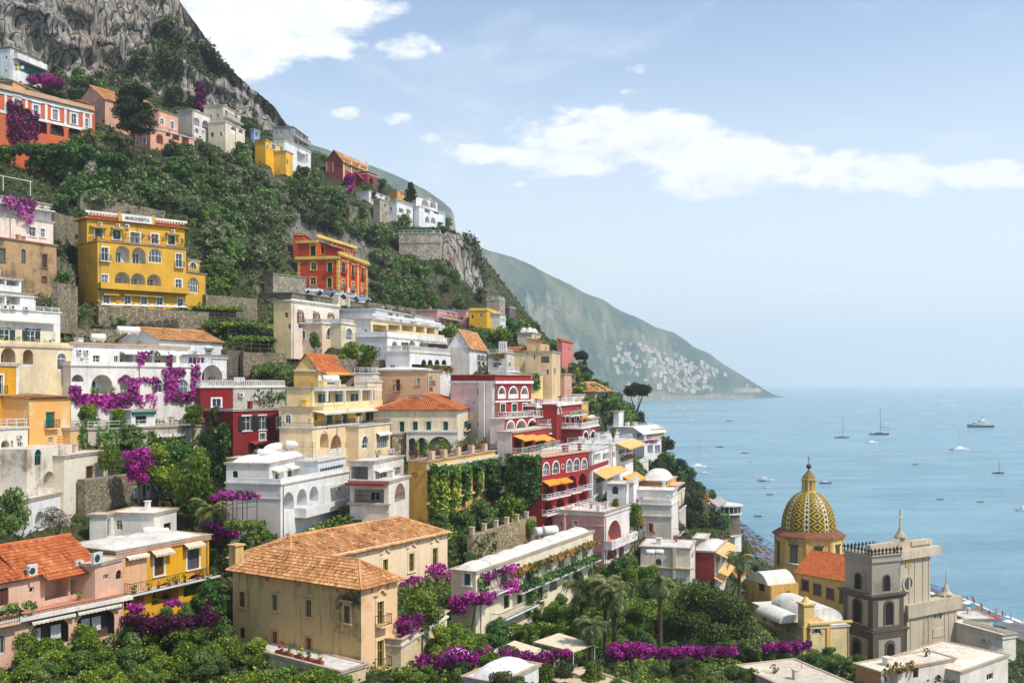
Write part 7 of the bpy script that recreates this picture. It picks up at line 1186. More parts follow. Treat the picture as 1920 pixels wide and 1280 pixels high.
def shore_row(px): return ip(px, [(1330, 985), (1380, 993), (1440, 1030), (1500, 1052), (1580, 1070), (1680, 1088), (1760, 1105), (1830, 1135), (1920, 1172), (2100, 1235), (2400, 1330)])
for px in range(1385, 2300, 60):
    d = CZ*F/(shore_row(px)-Y0)
    for e, z in ((-22, 2.0), (0, 0.15), (14, -2.0), (45, -7)): q = Gxy(px, d+e); CTRL.append((q.x, q.y, z))
CT = np.array(CTRL); keep = []
for i, c in enumerate(CT):     # drop near-duplicates, keeping the lower
    near = [j for j in keep if np.hypot(*(CT[j, :2]-c[:2])) < 2.2]
    if near:
        if c[2] < CT[near[0], 2]: CT[near[0], 2] = c[2]
    else: keep.append(i)
CT = CT[keep]; K = len(CT)
_r = np.hypot(CT[:, None, 0]-CT[None, :, 0], CT[:, None, 1]-CT[None, :, 1])
_A = np.zeros((K+3, K+3)); _A[:K, :K] = -_r+np.eye(K)*1.5; _A[:K, K] = _A[K, :K] = 1; _A[:K, K+1:] = CT[:, :2]; _A[K+1:, :K] = CT[:, :2].T
_wt = np.linalg.solve(_A, np.concatenate([CT[:, 2], [0, 0, 0]]))
VIEW.append((1376, 1478, 338, 322, 1.2))
def base_h(X, Yy):
    X = np.asarray(X, float); Yy = np.asarray(Yy, float); out = np.empty(X.shape); xf, yf, of = X.ravel(), Yy.ravel(), out.ravel()
    for i in range(0, len(xf), 20000):
        x, y = xf[i:i+20000], yf[i:i+20000]; of[i:i+20000] = -np.hypot(x[:, None]-CT[None, :, 0], y[:, None]-CT[None, :, 1]) @ _wt[:K]+_wt[K]+x*_wt[K+1]+y*_wt[K+2]
    return of.reshape(X.shape)
def ground_h(X, Yy):
    Zz = base_h(X, Yy); X = np.asarray(X, float); Yy = np.asarray(Yy, float)
    Zz = Zz+np.where(Zz > 3, .5*np.sin(X*.31+np.sin(Yy*.23)*2)*np.sin(Yy*.37+X*.11), 0)
    pxx = 960+F*X/np.maximum(Yy, 1)
    for (x0, x1, d0, d1, zb) in VIEW:      # houses keep their feet in the open
        t = np.clip((pxx-x0)/max(x1-x0, 1), 0, 1); D = 1/((1-t)/d0+t/d1)
        lim = CZ+(zb-CZ)*Yy/D-.25
        m = (pxx > x0-3) & (pxx < x1+3) & (Yy < D) & (Yy > 12)
        Zz = np.where(m, np.minimum(Zz, lim), Zz)
    for (C, U, V, wR, wL, zb) in FOOT:
        a = (X-C.x)*U.x+(Yy-C.y)*U.y; b = (X-C.x)*V.x+(Yy-C.y)*V.y
        m = (a > -1.5) & (a < wR+1.5) & (b > -2) & (b < wL+.3); Zz = np.where(m, np.minimum(Zz, zb-.05), Zz)
    return Zz
dd = np.concatenate([np.linspace(2, 60, 14), 60*np.exp(np.linspace(0, math.log(680/60), 330))[1:]])
pp = np.concatenate([np.linspace(-2600, -420, 40), np.arange(-400, 1960, 6), np.linspace(1990, 3400, 40)])
PX, DD = np.meshgrid(pp, dd); GX = (PX-960)/F*DD; GY = DD.copy()
GZ = ground_h(GX, GY)
GROUND = hill_mat('hillside_ground', (.30, .27, .22), (.045, .062, .02), (.085, .085, .035), .02, .09)
grid_obj('hillside', np.stack([GX, GY, GZ], -1), GROUND, kind='structure')
def gh(x, y):
    """ground height by lookup in the built sheet"""
    px = 960+F*x/y; i = np.clip(np.searchsorted(pp, px)-1, 0, len(pp)-2); j = np.clip(np.searchsorted(dd, y)-1, 0, len(dd)-2)
    s, t = (px-pp[i])/(pp[i+1]-pp[i]), (y-dd[j])/(dd[j+1]-dd[j]); s, t = np.clip(s, 0, 1), np.clip(t, 0, 1)
    return (GZ[j, i]*(1-s)+GZ[j, i+1]*s)*(1-t)+(GZ[j+1, i]*(1-s)+GZ[j+1, i+1]*s)*t
def hit(px, py, dmin=60, dmax=620):
    """distance at which the sight line through a picture point meets the ground"""
    ds = np.linspace(dmin, dmax, 1200); z = CZ+(Y0-py)/F*ds; g = gh((px-960)/F*ds, ds); k = np.argmax(g >= z)
    return float(ds[k]) if g[k] >= z[k] else None
# --- the limestone cliffs
def rock_mat():
    m, t, p, pos = mat_base('limestone_cliff'); st = t.scaled(pos, (1, 1, .22)); n0 = t.noise(pos, .035, 4, .6); n1 = t.noise(st, .4, 7, .76, .3); n2 = t.noise(st, 1.6, 5, .75); n3 = t.noise(pos, .5, 6, .7)
    c = t.mixc(t.smooth(n1, .36, .62), (.17, .15, .125, 1), (.54, .49, .42, 1)); c = t.mixc(t.smooth(n2, .5, .72, 0, .65), c, (.07, .062, .054, 1))
    c = t.mixc(t.smooth(n0, .54, .68, 0, .45), c, (.36, .25, .15, 1)); c = t.mixc(t.smooth(n3, .6, .72, 0, .6), c, (.045, .055, .022, 1))
    v = t.new('ShaderNodeTexVoronoi', feature='DISTANCE_TO_EDGE'); v.inputs['Scale'].default_value = .33; t.link(t.scaled(pos, (1, 1, .3)), v.inputs['Vector']); ck = t.smooth(v.outputs['Distance'], .0, .09); c = t.mixc(ck, (.05, .046, .04, 1), c)
    t.link(c, p.inputs['Base Color']); p.inputs['Roughness'].default_value = 1; p.inputs['Specular IOR Level'].default_value = .1
    n1 = t.math('ADD', n1, t.math('MULTIPLY', ck, .35)); b = t.new('ShaderNodeBump'); b.inputs['Strength'].default_value = 1; b.inputs['Distance'].default_value = 1.6; t.link(t.math('ADD', n1, t.math('MULTIPLY', n2, .4)), b.inputs['Height']); t.link(b.outputs[0], p.inputs['Normal']); return m
ROCK = rock_mat()
def cliff(name, base, top, lean, amp, n=150, rows=80, back=60, seed=0, label=None):
    xs = np.linspace(base[0][0], base[-1][0], n); pts = np.zeros((rows+6, n, 3))
    for i, px in enumerate(xs):
        yb, db = ip(px, [(b[0], b[1]) for b in base]), ip(px, [(b[0], b[2]) for b in base]); yt = ip(px, top)+7*fbm(px*.05, seed, 2, 3)+3*fbm(px*.21, seed, 7, 2)
        zb = Z(yb, db)-8; dt = db
        for _ in range(6): zt = Z(yt, dt); dt = db+lean*max(0, zt-zb)
        zt = Z(yt, dt)
        for j in range(rows):
            t = j/(rows-1); z = zb+(zt-zb)*t; d = db+(dt-db)*t
            x, y = (px-960)/F*d, d; edge = min(1, (1-t)*9)
            rib = fbm(x*.055+seed, z*.012, y*.02, 4)*1.0+(.3-abs(fbm(x*.14, z*.045, seed+3, 4)))*.9+fbm(x*.5, z*.25, seed, 3)*.28-abs(fbm(x*.035, z*.02, seed+9, 3))*.8+.12*math.sin(z*.5+fbm(x*.08, z*.05, 1, 2)*6)
            d2 = d-rib*amp*edge; 
            pts[j, i] = ((px-960)/F*d2, d2, z)
        for j in range(6): q = pts[rows-1, i]; k = (j+1)/6; d2 = q[1]+back*k; pts[rows+j, i] = (q[0]+(px-960)/F*back*k*.5, d2, q[2]+4*math.sin(k*2.2)-14*k*k+fbm(q[0]*.1, d2*.1, 0)*2)
    return grid_obj(name, pts, ROCK, kind='structure'), pts
_, CL1 = cliff('cliff_face', [(-260, 130, 246), (0, 140, 252), (100, 165, 264), (200, 178, 276), (300, 200, 292), (400, 215, 308), (480, 235, 322), (560, 262, 334)],
      [(-260, -190), (0, -150), (200, -90), (300, -30), (335, -2), (355, 30), (375, 55), (400, 92), (430, 128), (470, 163), (510, 196), (535, 228), (560, 262)], .42, 15, 260, 120, 80)
_, CL2 = cliff('cliff_spur', [(740, 585, 296), (800, 588, 300), (850, 590, 306), (895, 596, 316), (921, 600, 332)],
      [(740, 478), (800, 470), (840, 440), (880, 440), (892, 448), (902, 470), (912, 515), (919, 560), (921, 590)], .38, 7, 120, 70, 40, 5)
# --- sea
m, t, p, pos = mat_base('sea_water')
w1 = t.noise(t.scaled(pos, (.5, 1, 1)), .22, 5, .62, .3); w2 = t.noise(t.scaled(pos, (.6, 1, 1)), .9, 4, .6); slow = t.noise(t.scaled(pos, (.35, 1, 1)), .006, 5, .6, .6); mid = t.noise(t.scaled(pos, (.4, 1, 1)), .035, 4, .6, .3)
t.link(t.mixc(t.smooth(t.math('ADD', t.math('MULTIPLY', slow, .6), t.math('MULTIPLY', mid, .4)), .36, .62), (.085, .225, .295, 1), (.20, .37, .43, 1)), p.inputs['Base Color'])
p.inputs['IOR'].default_value = 1.33; t.link(t.smooth(slow, .3, .7, .2, .36), p.inputs['Roughness'])
b = t.new('ShaderNodeBump'); b.inputs['Strength'].default_value = .8; b.inputs['Distance'].default_value = 1.6
t.link(t.math('ADD', t.math('ADD', w1, t.math('MULTIPLY', w2, .25)), t.math('MULTIPLY', mid, 1.5)), b.inputs['Height']); t.link(b.outputs[0], p.inputs['Normal'])
SEA_R = 14500; sb = MB(); rg = [0]+[60*1.13**i for i in range(45)]; rg = [r for r in rg if r < SEA_R]+[SEA_R]; na = 96
i0 = len(sb.v)
for r in rg[1:]:
    for a in range(na): sb.v.append((r*math.cos(2*math.pi*a/na), r*math.sin(2*math.pi*a/na), 0))
sb.f.append(tuple(range(na))); sb.mi.append(0); sb.r.append(.5)
for k in range(len(rg)-2):
    for a in range(na): q = k*na; sb.f.append((q+a, q+(a+1) % na, q+na+(a+1) % na, q+na+a)); sb.mi.append(0); sb.r.append(.5)
sea = sb.build('sea', m, None, True, 'structure')
# --- far headland and the ridge behind the town
FARH = hill_mat('far_headland_scrub', (.40, .33, .23), (.022, .07, .026), (.16, .175, .055), -.01, .0055)
RIDGE = [(560, 420), (700, 420), (850, 440), (905, 466), (960, 482), (1015, 505), (1060, 530), (1100, 550), (1130, 563), (1160, 580), (1185, 590), (1230, 613), (1265, 625), (1300, 650), (1330, 662), (1360, 685), (1400, 708), (1430, 728), (1452, 740), (1474, 744.5)]
def shore_d(px): return ip(px, [(560, 1500), (900, 2300), (1100, 2900), (1215, 3250), (1300, 3500), (1400, 3750), (1474, 3980)])
def far_pt(px, t):
    """t: 0 at the shore, 1 on the crest"""
    ds = shore_d(px); yr = ip(px, RIDGE)+(6*fbm(px*.02, 3, 1, 4) if px < 1430 else 0); dr = ds
    for _ in range(8): zr = max(2, Z(yr, dr)); dr = ds+zr*1.75
    zr = max(2, Z(yr, dr)); d = ds+(dr-ds)*t; k = (px-960)/F
    sh = min(1, .10*min(1, t/.03)+.90*max(0, (t-.02)/.98)**1.08) if zr > 60 else t
    x = k*d; e = math.sin(math.pi*min(1, t))**.7
    g = fbm(x*.0042, d*.0022, 3, 5)*.2+fbm(x*.016, d*.006, 8, 5)*.10-abs(fbm(x*.0045+4, d*.0011, 1, 5))*.3+.03
    z = zr*sh+g*min(zr, 260)*e*1.9
    return x, d, max(z, -3 if t > 0 else -4)
cols = np.concatenate([np.arange(700, 1440, 2), np.arange(1440, 1476, 1)]); rowt = np.concatenate([np.linspace(0, .06, 6), np.linspace(.07, 1, 110)])
FP = np.zeros((len(rowt)+5, len(cols), 3))
for i, px in enumerate(cols):
    for j, tt in enumerate(rowt): FP[j, i] = far_pt(px, tt)
    for j in range(5): q = FP[len(rowt)-1, i]; k = (j+1)/5; FP[len(rowt)+j, i] = (q[0]*(1+.25*k), q[1]*(1+.25*k), q[2]*(1-k)-4)
grid_obj('headland', FP, FARH, kind='structure')
R2 = [(480, 262), (540, 262), (580, 270), (615, 281), (650, 296), (700, 312), (740, 328), (770, 342), (800, 357), (830, 378), (846, 392), (851, 402), (853, 415), (858, 470), (864, 560)]
cols = np.arange(480, 865, 2.0); FP = np.zeros((52, len(cols), 3))
for i, px in enumerate(cols):
    yr = ip(px, R2); dr = 2500+ (px-480)*.9; zr = Z(yr, dr); k = (px-960)/F
    for j in range(46):
        t = j/45; d = dr-(1-t)*800; z = 40+(zr-40)*(t**1.2); e = math.sin(math.pi*t)**.8 if t < 1 else 0
        z += (fbm(k*d*.006, d*.003, 5, 5)*.14-abs(fbm(k*d*.0035, d*.0015, 2, 4))*.1)*zr*e*.7; FP[j, i] = (k*d, d, z)
    for j in range(6): q = FP[45, i]; e = (j+1)/6; FP[46+j, i] = (q[0]*(1+.2*e), q[1]*(1+.2*e), q[2]*(1-e))
grid_obj('far_ridge', FP, FARH, kind='structure')
# --- the air: pale summer haze over land and sea
hb = MB(); hb.abox(-15000, 15000, -15000, 15000, -40, 720)
hm = bpy.data.materials.new('summer_haze'); hm.use_nodes = True; hn = NT(hm.node_tree); hn.n.clear()
pv = hn.new('ShaderNodeVolumePrincipled'); pv.inputs['Color'].default_value = (.88, .955, 1, 1); pv.inputs['Density'].default_value = 1.6e-4; pv.inputs['Anisotropy'].default_value = .2
ho = hn.new('ShaderNodeOutputMaterial'); hn.link(pv.outputs[0], ho.inputs['Volume'])
HAZE = hb.build('haze', hm, None, False, 'stuff')
# ------------------------------------------------------------------ beach
hits = []
bw = []
for px in np.arange(1340, 2260, 8):
    ds = CZ*F/(shore_row(px)-Y0); row = []
    for q in np.linspace(3, -24 if px > 1520 else -48, 18):
        g = Gxy(px, ds+q); row.append((g.x, g.y, max(gh(g.x, g.y), -.6 if q > 0 else .02+(-q)*.05)+.12))
    bw.append(row)
m, t, p, pos = mat_base('dark_beach_shingle'); n1 = t.noise(pos, .25, 5, .6); n2 = t.noise(pos, 5, 4, .7)
t.link(t.mixc(t.smooth(n1, .35, .65), t.mixc(n2, (.07, .065, .06, 1), (.14, .13, .12, 1)), t.mixc(n2, (.12, .11, .10, 1), (.21, .195, .175, 1))), p.inputs['Base Color']); p.inputs['Roughness'].default_value = .9
grid_obj('beach', np.array(bw), m, kind='structure')
fm = []
for px in np.arange(1380, 2260, 3):
    ds = CZ*F/(shore_row(px)-Y0); wv = .8*math.sin(px*.09)+.6*math.sin(px*.031+1)
    fm.append([(Gxy(px, ds+wv+q).x, Gxy(px, ds+wv+q).y, .06+.1*(q == .9)) for q in (-.2, .9, 2.2+1.0*math.sin(px*.05))])
grid_obj('surf_foam', np.array(fm), plain((236, 240, 240), .7, 0, 'foam'), kind='stuff')
# ------------------------------------------------------------------ trees
TV = {}
def crown_var(kind, i, near):
    key = (kind, i, near)
    if key not in TV:
        sz, per = (.17, 330) if near == 2 else (.24, 130) if near else (.33, 62)
        if kind == 'umb': lb = [(math.cos(a)*q*3.2, math.sin(a)*q*3.2, 1.0+rng.uniform(-.15, .3)-q*.25, 1.15, 1.15, .62) for a, q in [(rng.uniform(0, 6.3), math.sqrt(rng.random())) for _ in range(26)]]; mt = 'dark'
        elif kind == 'con': lb = [(math.cos(a)*q, math.sin(a)*q, z, .55+(1-z/6)*.6, .55+(1-z/6)*.6, .6) for a, q, z in [(rng.uniform(0, 6.3), (1-z0/6.4)*1.3*rng.random(), z0) for z0 in np.linspace(.5, 6, 24)]]; mt = 'dark'
        elif kind == 'stone': lb = [(math.cos(a)*q*4.3, math.sin(a)*q*4.3, 1.0+4.2*math.sqrt(max(0, 1-q*q))*z+rng.uniform(-.3, .3), 1.45, 1.45, .8) for a, q, z in [(rng.uniform(0, 6.3), math.sqrt(rng.random()), rng.random()**.4) for _ in range(38)]]; mt = 'pine'
        elif kind == 'bigpine': lb = [(math.cos(a)*q*4.6*(1-z*.5), math.sin(a)*q*4.6*(1-z*.5), 1+z*9, 1.5, 1.5, .8) for a, q, z in [(rng.uniform(0, 6.3), math.sqrt(rng.random()), rng.random()) for _ in range(85)]]; mt = 'dark'
        else: lb = crown_lobes(3, 4.4, 20 if near else 17, .9); mt = kind
        per2 = per*(1.5 if kind in ('umb', 'stone', 'bigpine', 'con') else 1)
        TV[key] = leaf_mesh('crown_'+kind, lb, per2, sz*(.8 if kind in ('umb', 'stone', 'bigpine', 'con', 'dark') else 1), LEAF[mt], .35)
    return TV[key]
TRK = {}
def trunk_mesh(kind):
    if kind in TRK: return TRK[kind]
    k = MB(); H = {'umb': .9, 'con': 4.5, 'stone': 3, 'bigpine': 8}.get(kind, 2.6); r0 = .26
    k.tube((0, 0, -3.5), (.08, .05, H*.3), r0, r0*.8, 7); k.tube((.08, .05, H*.3-.05), (0, 0, H), r0*.8, r0*.45, 7)
    for i in range(5):
        a = i*1.3; q = {'umb': 2.2, 'con': .5, 'stone': 3, 'bigpine': 2.6}.get(kind, 1.6); z = H*(.45+.1*i); k.tube((.05, 0, z), (math.cos(a)*q, math.sin(a)*q, z+.9), r0*.4, r0*.12, 5)
    o = k.build('trunk_'+kind, BARK); me = o.data; bpy.data.objects.remove(o); TRK[kind] = me; return me
TRH = {'umb': .9, 'con': 4.5, 'stone': 3, 'bigpine': 8}
SIZE = {'umb': (4.2, 1.7), 'con': (1.6, 6.6), 'stone': (5.4, 6), 'bigpine': (5.6, 10.8)}
def tree(kind, x, y, z, r, h, label, group=None, near=0, name=None, trunk=0, cat='tree'):
    """crown of radius r and height h whose underside is 'trunk' metres above the ground point"""
    R = root(name or {'umb': 'umbrella_pine', 'con': 'araucaria', 'stone': 'stone_pine', 'bigpine': 'pine_tree', 'olive': 'olive_tree', 'oak': 'evergreen_tree', 'citrus': 'citrus_tree', 'bright': 'broadleaf_tree', 'dark': 'dark_evergreen_tree', 'maquis': 'scrub_tree', 'ivy': 'laurel_tree'}.get(kind, 'shrub'), label, cat, (x, y, z), group)
    r0, h0 = SIZE.get(kind, (3.5, 4.6)); R.rotation_euler = (0, 0, rng.uniform(0, 6.28))
    c = bpy.data.objects.new('crown', crown_var(kind, int(rng.integers(0, 1 if kind in SIZE else 4)), near)); COL.objects.link(c); c.parent = R; c.location = (0, 0, trunk); c.scale = (r/r0, r/r0, h/h0); c['kind'] = 'stuff'
    k = bpy.data.objects.new('trunk', trunk_mesh(kind)); COL.objects.link(k); k.parent = R; k.scale = (r/r0, r/r0, (trunk+h*.5)/(TRH.get(kind, 2.6)*.85+.9))
    return R
def ptree(kind, px, ytop, ybot, wpx, d, label, near=1, trunk_px=0, **kw):
    """crown filling the picture box (px +- wpx/2, ytop..ybot) at distance d, standing on the ground below it"""
    g = Gxy(px, d); zt, zc = Z(ytop, d), Z(ybot, d); zg = float(gh(g.x, g.y)); zg = min(zg, zc-.2)
    return tree(kind, g.x, g.y, zg, wpx/2*d/F, zt-zc, label, None, near, trunk=zc-zg, **kw)
def inpoly(x, y, poly):
    c = False; n = len(poly)
    for i in range(n):
        (x0, y0), (x1, y1) = poly[i], poly[i-1]
        if (y0 > y) != (y1 > y) and x < (x1-x0)*(y-y0)/(y1-y0)+x0: c = not c
    return c
PLACED = []
LMK = [(265, 490, 'yellow MARGHERITA hotel'), (625, 500, 'red mansion'), (90, 215, 'long red villa'), (325, 245, 'salmon pink house'), (430, 230, 'cream villa'), (535, 290, 'yellow villa'), (655, 318, 'gabled red villa'), (725, 395, 'grey stone house'), (808, 392, 'arcaded white villa'), (788, 452, 'pale bastion'), (860, 590, 'pink row'), (915, 598, 'canary yellow house'), (250, 165, 'big dark pine'), (1020, 680, 'beige block'), (1195, 735, 'umbrella pine'), (1130, 740, 'tiled pavilion'), (1215, 825, 'cliff hotel'), (1235, 905, 'orange vault house'), (1360, 960, 'sea bastion'), (1230, 990, 'grey-white house'), (570, 1180, 'palazzo'), (110, 1150, 'salmon corner house'), (310, 1060, 'yellow balcony house'), (980, 1080, 'vaulted guesthouse'), (1330, 1150, 'round pine'), (1515, 960, 'church dome'), (1640, 1130, 'bell tower'), (1240, 1150, 'tallest palm'), (310, 815, 'Donna Rosa letters'), (575, 600, 'cream shuttered villa'), (950, 1000, 'pillar wall'), (1105, 1172, 'short palm'), (490, 280, 'grey house'), (790, 1215, 'pot terrace'), (1130, 1260, 'bottom terrace roof'), (920, 1230, 'long bougainvillea bank')]
def where(px, py):
    x, y, n = min(LMK, key=lambda q: (q[0]-px)**2+(q[1]-py)**2); a, b_ = px-x, py-y; far = 'well ' if math.hypot(a, b_) > 95 else ''
    v = '' if abs(b_) < 22 else 'above' if b_ < 0 else 'below'; h_ = '' if abs(a) < 22 else 'left' if a < 0 else 'right'
    return far+(' and '.join(q for q in (v, h_+' of' if h_ and not v else h_) if q) or 'beside')+(' of' if v and h_ else '')+' the '+n
def blocked(px, d, rp, yt, yb, slack=5):
    for (x0, x1, y0, y1, D) in RECT:
        if D > d-2 and px+rp*.85 > x0 and px-rp*.85 < x1 and yt < y1-slack and yb > y0+2: return True
    for (x0, x1, y0, y1) in PLACED_FEATURE:
        if px+rp*.5 > x0 and px-rp*.5 < x1 and yt < y1 and yb > y0: return True
    return False
PLACED_FEATURE = [(1240, 1416, 1086, 1204), (1374, 1470, 988, 1056), (205, 305, 165, 250), (545, 600, 430, 500)]
def wood(poly, n, kinds, rr, label, group, near=0, dmin=60, dmax=560, slack=5, sep=.95, cat='tree', tries=9):
    xs = [p[0] for p in poly]; ys = [p[1] for p in poly]; made = 0
    for _ in range(n*tries):
        if made >= n: break
        px, py = rng.uniform(min(xs), max(xs)), rng.uniform(min(ys), max(ys))
        if not inpoly(px, py, poly): continue
        d = hit(px, py, dmin, dmax)
        if d is None: continue
        r = rng.uniform(*rr); h = r*rng.uniform(1.05, 1.45); rp = r/d*F; x, y = Gxy(px, d)
        if any((a-x)**2+(b-y)**2 < ((r+c)*.5*sep)**2 for a, b, c in PLACED): continue
        if blocked(px, d, rp, py-(h*1.05)/d*F, py, slack): continue
        z = float(gh(x, y)); PLACED.append((x, y, r)); kd = kinds[int(rng.integers(len(kinds)))]
        nm = {'olive': 'grey-green', 'oak': 'mid-green', 'dark': 'dark green', 'maquis': 'dull green', 'citrus': 'fresh green', 'bright': 'bright green', 'ivy': 'deep green', 'bloom': 'white flowering', 'boug': 'purple', 'autumn': 'rusty'}[kd]
        tree(kd, x, y, z, r, h, ('big ' if r > rr[0]+(rr[1]-rr[0])*.7 else 'small ' if r < rr[0]+(rr[1]-rr[0])*.3 else '')+nm+' '+label.split(' ')[0]+' '+(label.split(' ')[1] if label.split(' ')[0] in ('lemon', 'bushy', 'garden') else '')+' '+where(px, py-h/d*F*.5), 'trees and bushes of the slope and gardens', near, trunk=r*.18, cat=cat); made += 1
    return made
# feature trees
ptree('bigpine', 252, 160, 250, 98, 226, 'big dark spreading pine in front of the pale pink gabled house', 1, name='pine_tree')
ptree('umb', 1194, 719, 744, 56, 300, 'flat-topped umbrella pine against the sea on the spur', 1)
ptree('umb', 1090, 658, 676, 30, 300, 'smaller umbrella pine against the blue headland', 1)
ptree('con', 770, 341, 378, 26, 335, 'dark tall conical tree on the ridge beside the arcaded villa', 1)
ptree('stone', 1328, 1084, 1205, 172, 140, 'huge round pine in the garden left of the church', 2)
ptree('bright', 362, 838, 962, 118, 124, 'large bright green tree below the Donna Rosa terrace', 2)
ptree('citrus', 300, 838, 910, 90, 128, 'leafy green tree left of the large bright tree', 2)
ptree('bright', 205, 826, 880, 50, 126, 'yellow-green shrub tree beside the lower terrace wall', 2)
ptree('citrus', 168, 757, 800, 58, 136, 'round umbrella-clipped tree left on the restaurant terrace', 2)
ptree('citrus', 220, 768, 806, 48, 136, 'second round tree on the restaurant terrace beside the kiosk', 2)
ptree('citrus', 362, 756, 792, 52, 141, 'round clipped tree right of the kiosk on the terrace', 2)
ptree('maquis', 404, 762, 800, 42, 143, 'brownish round tree in front of the crimson house', 2)
ptree('dark', 392, 800, 860, 50, 138, 'dense dark round tree right of the Donna Rosa letters', 2)
ptree('oak', 28, 920, 1006, 84, 100, 'dark round tree at the left edge above the orange roof', 2)
ptree('bloom', 105, 948, 988, 66, 108, 'oleander with white flowers beside the small arched house', 2, name='oleander', cat='shrub')
ptree('bright', 792, 1100, 1178, 92, 102, 'bright round tree right of the palazzo corner', 2)
ptree('oak', 905, 935, 985, 80, 146, 'dark garden tree beneath the ivy gallery', 1)
ptree('citrus', 960, 925, 1000, 90, 150, 'leafy garden tree in front of the ivy covered red wall', 1)
ptree('oak', 868, 955, 1005, 60, 142, 'rounded shrub tree behind the pillar wall', 1)
ptree('citrus', 990, 970, 1005, 44, 148, 'bright bush near the right end of the pillar wall', 1)
ptree('oak', 1140, 740, 812, 100, 270, 'broad dark tree mass right of the hotel terraces', 1)
ptree('oak', 1170, 750, 810, 56, 268, 'dark round tree beneath the umbrella pine', 1)
ptree('bloom', 172, 303, 332, 44, 205, 'pale blossoming bush on the terraces above the shuttered white house', 1, name='blossoming_bush', cat='shrub')
for i, (px, yt, yb, w, d, kd, l) in enumerate([(1190, 945, 985, 40, 162, 'citrus', 'green bush between pink house and grey-white house'), (1155, 935, 950, 20, 160, 'citrus', 'small potted-size bush on the white cube house terrace'), (1165, 1045, 1090, 60, 146, 'oak', 'dark bush below the pink house'), (1185, 1062, 1095, 40, 144, 'citrus', 'bright bush at the corner below the pink house'), (655, 945, 985, 60, 133, 'maquis', 'reddish bush right of the white loggia house'), (640, 665, 690, 50, 174, 'citrus', 'bright bush left of the white hotel foot'), (690, 645, 690, 60, 174, 'bright', 'bright bushy tree before the white hotel'), (660, 642, 672, 50, 176, 'citrus', 'leafy tree under the cream villa arches'), (590, 622, 650, 30, 173, 'oak', 'small dark tree by the cream villa terrace')]): ptree(kd, px, yt, yb, w, d, l, 1)
# woods and gardens
G1 = 'trees of the wooded slope'
wood([(110, 300), (230, 300), (300, 285), (370, 290), (480, 292), (560, 335), (610, 350), (690, 362), (705, 405), (745, 445), (755, 485), (800, 525), (795, 585), (700, 570), (695, 460), (640, 448), (530, 448), (520, 505), (400, 525), (388, 430), (350, 405), (140, 400), (105, 335)], 300, ['olive', 'olive', 'olive', 'oak', 'oak', 'maquis', 'ivy'], (2.5, 4.7), 'tree in the wood covering the upper slope', G1, 0, sep=.62, tries=14)
wood([(600, 300), (640, 300), (700, 345), (840, 400), (900, 450), (880, 450), (740, 425), (600, 340)], 26, ['oak', 'dark', 'olive'], (1.8, 3.2), 'tree among the houses along the ridge', 'trees along the ridge', 0)
wood([(740, 432), (880, 440), (905, 500), (915, 600), (790, 590), (740, 500)], 20, ['oak', 'ivy', 'dark', 'maquis'], (2, 3.6), 'tree clinging to the cliff spur', 'trees on the cliff spur', 0)
wood([(60, 110), (120, 130), (340, 190), (480, 215), (520, 245), (480, 300), (330, 250), (180, 215), (90, 180), (0, 130)], 80, ['oak', 'olive', 'maquis', 'dark'], (1.8, 3.2), 'tree among the houses under the cliff', 'trees under the cliff', 0, sep=.7, tries=14)
wood([(0, 255), (180, 262), (230, 290), (230, 330), (100, 330), (0, 322)], 34, ['ivy', 'oak', 'citrus', 'maquis'], (1.4, 2.6), 'bushy tree on the garden terraces below the long red villa', 'garden trees below the red villa', 0)
wood([(105, 395), (150, 400), (150, 560), (120, 650), (105, 640)], 14, ['oak', 'maquis', 'dark'], (1.5, 2.6), 'tree in the gap left of the yellow hotel', 'trees left of the yellow hotel', 0)
wood([(130, 590), (380, 590), (440, 640), (140, 625)], 16, ['oak', 'citrus', 'ivy'], (1.4, 2.4), 'tree on the terrace beneath the yellow hotel', 'trees below the yellow hotel', 0)
wood([(385, 500), (520, 500), (560, 560), (540, 640), (400, 640)], 26, ['citrus', 'oak', 'ivy', 'bright'], (1.3, 2.4), 'tree between the vine terraces', 'trees on the vine terraces', 0)
wood([(690, 560), (830, 575), (830, 600), (700, 585)], 10, ['oak', 'ivy'], (1.6, 2.6), 'tree along the road right of the red mansion', 'trees along the road', 0)
wood([(820, 610), (1000, 618), (1010, 665), (900, 650), (830, 640)], 26, ['oak', 'ivy', 'citrus'], (1.8, 3.0), 'tree in the green belt below the pink row', 'trees below the pink row', 0)
wood([(1000, 640), (1090, 668), (1200, 760), (1200, 800), (1040, 760), (1010, 700)], 44, ['oak', 'dark', 'ivy', 'citrus'], (2.0, 3.4), 'tree on the spur right of the beige block', 'trees on the spur', 0)
wood([(1185, 790), (1250, 830), (1300, 880), (1345, 945), (1375, 990), (1340, 1015), (1290, 1000), (1272, 930), (1190, 870)], 52, ['oak', 'dark', 'ivy', 'maquis'], (1.8, 3.4), 'tree on the steep bank above the sea', 'trees on the sea bank', 0)
wood([(425, 690), (540, 690), (540, 725), (430, 720)], 7, ['ivy', 'oak'], (1.2, 1.8), 'bush beside the stair wall', 'bushes by the stair', 1, cat='shrub')
wood([(200, 830), (440, 815), (430, 900), (390, 990), (330, 960), (210, 890)], 16, ['citrus', 'oak', 'ivy'], (1.4, 2.6), 'garden tree below the restaurant terrace', 'garden trees below the restaurant', 1, slack=14)
wood([(395, 975), (520, 1000), (440, 1040), (395, 1060)], 10, ['citrus', 'ivy', 'oak'], (1.0, 1.8), 'bush in the garden left of the palazzo roof', 'bushes left of the palazzo', 1, slack=12, cat='shrub')
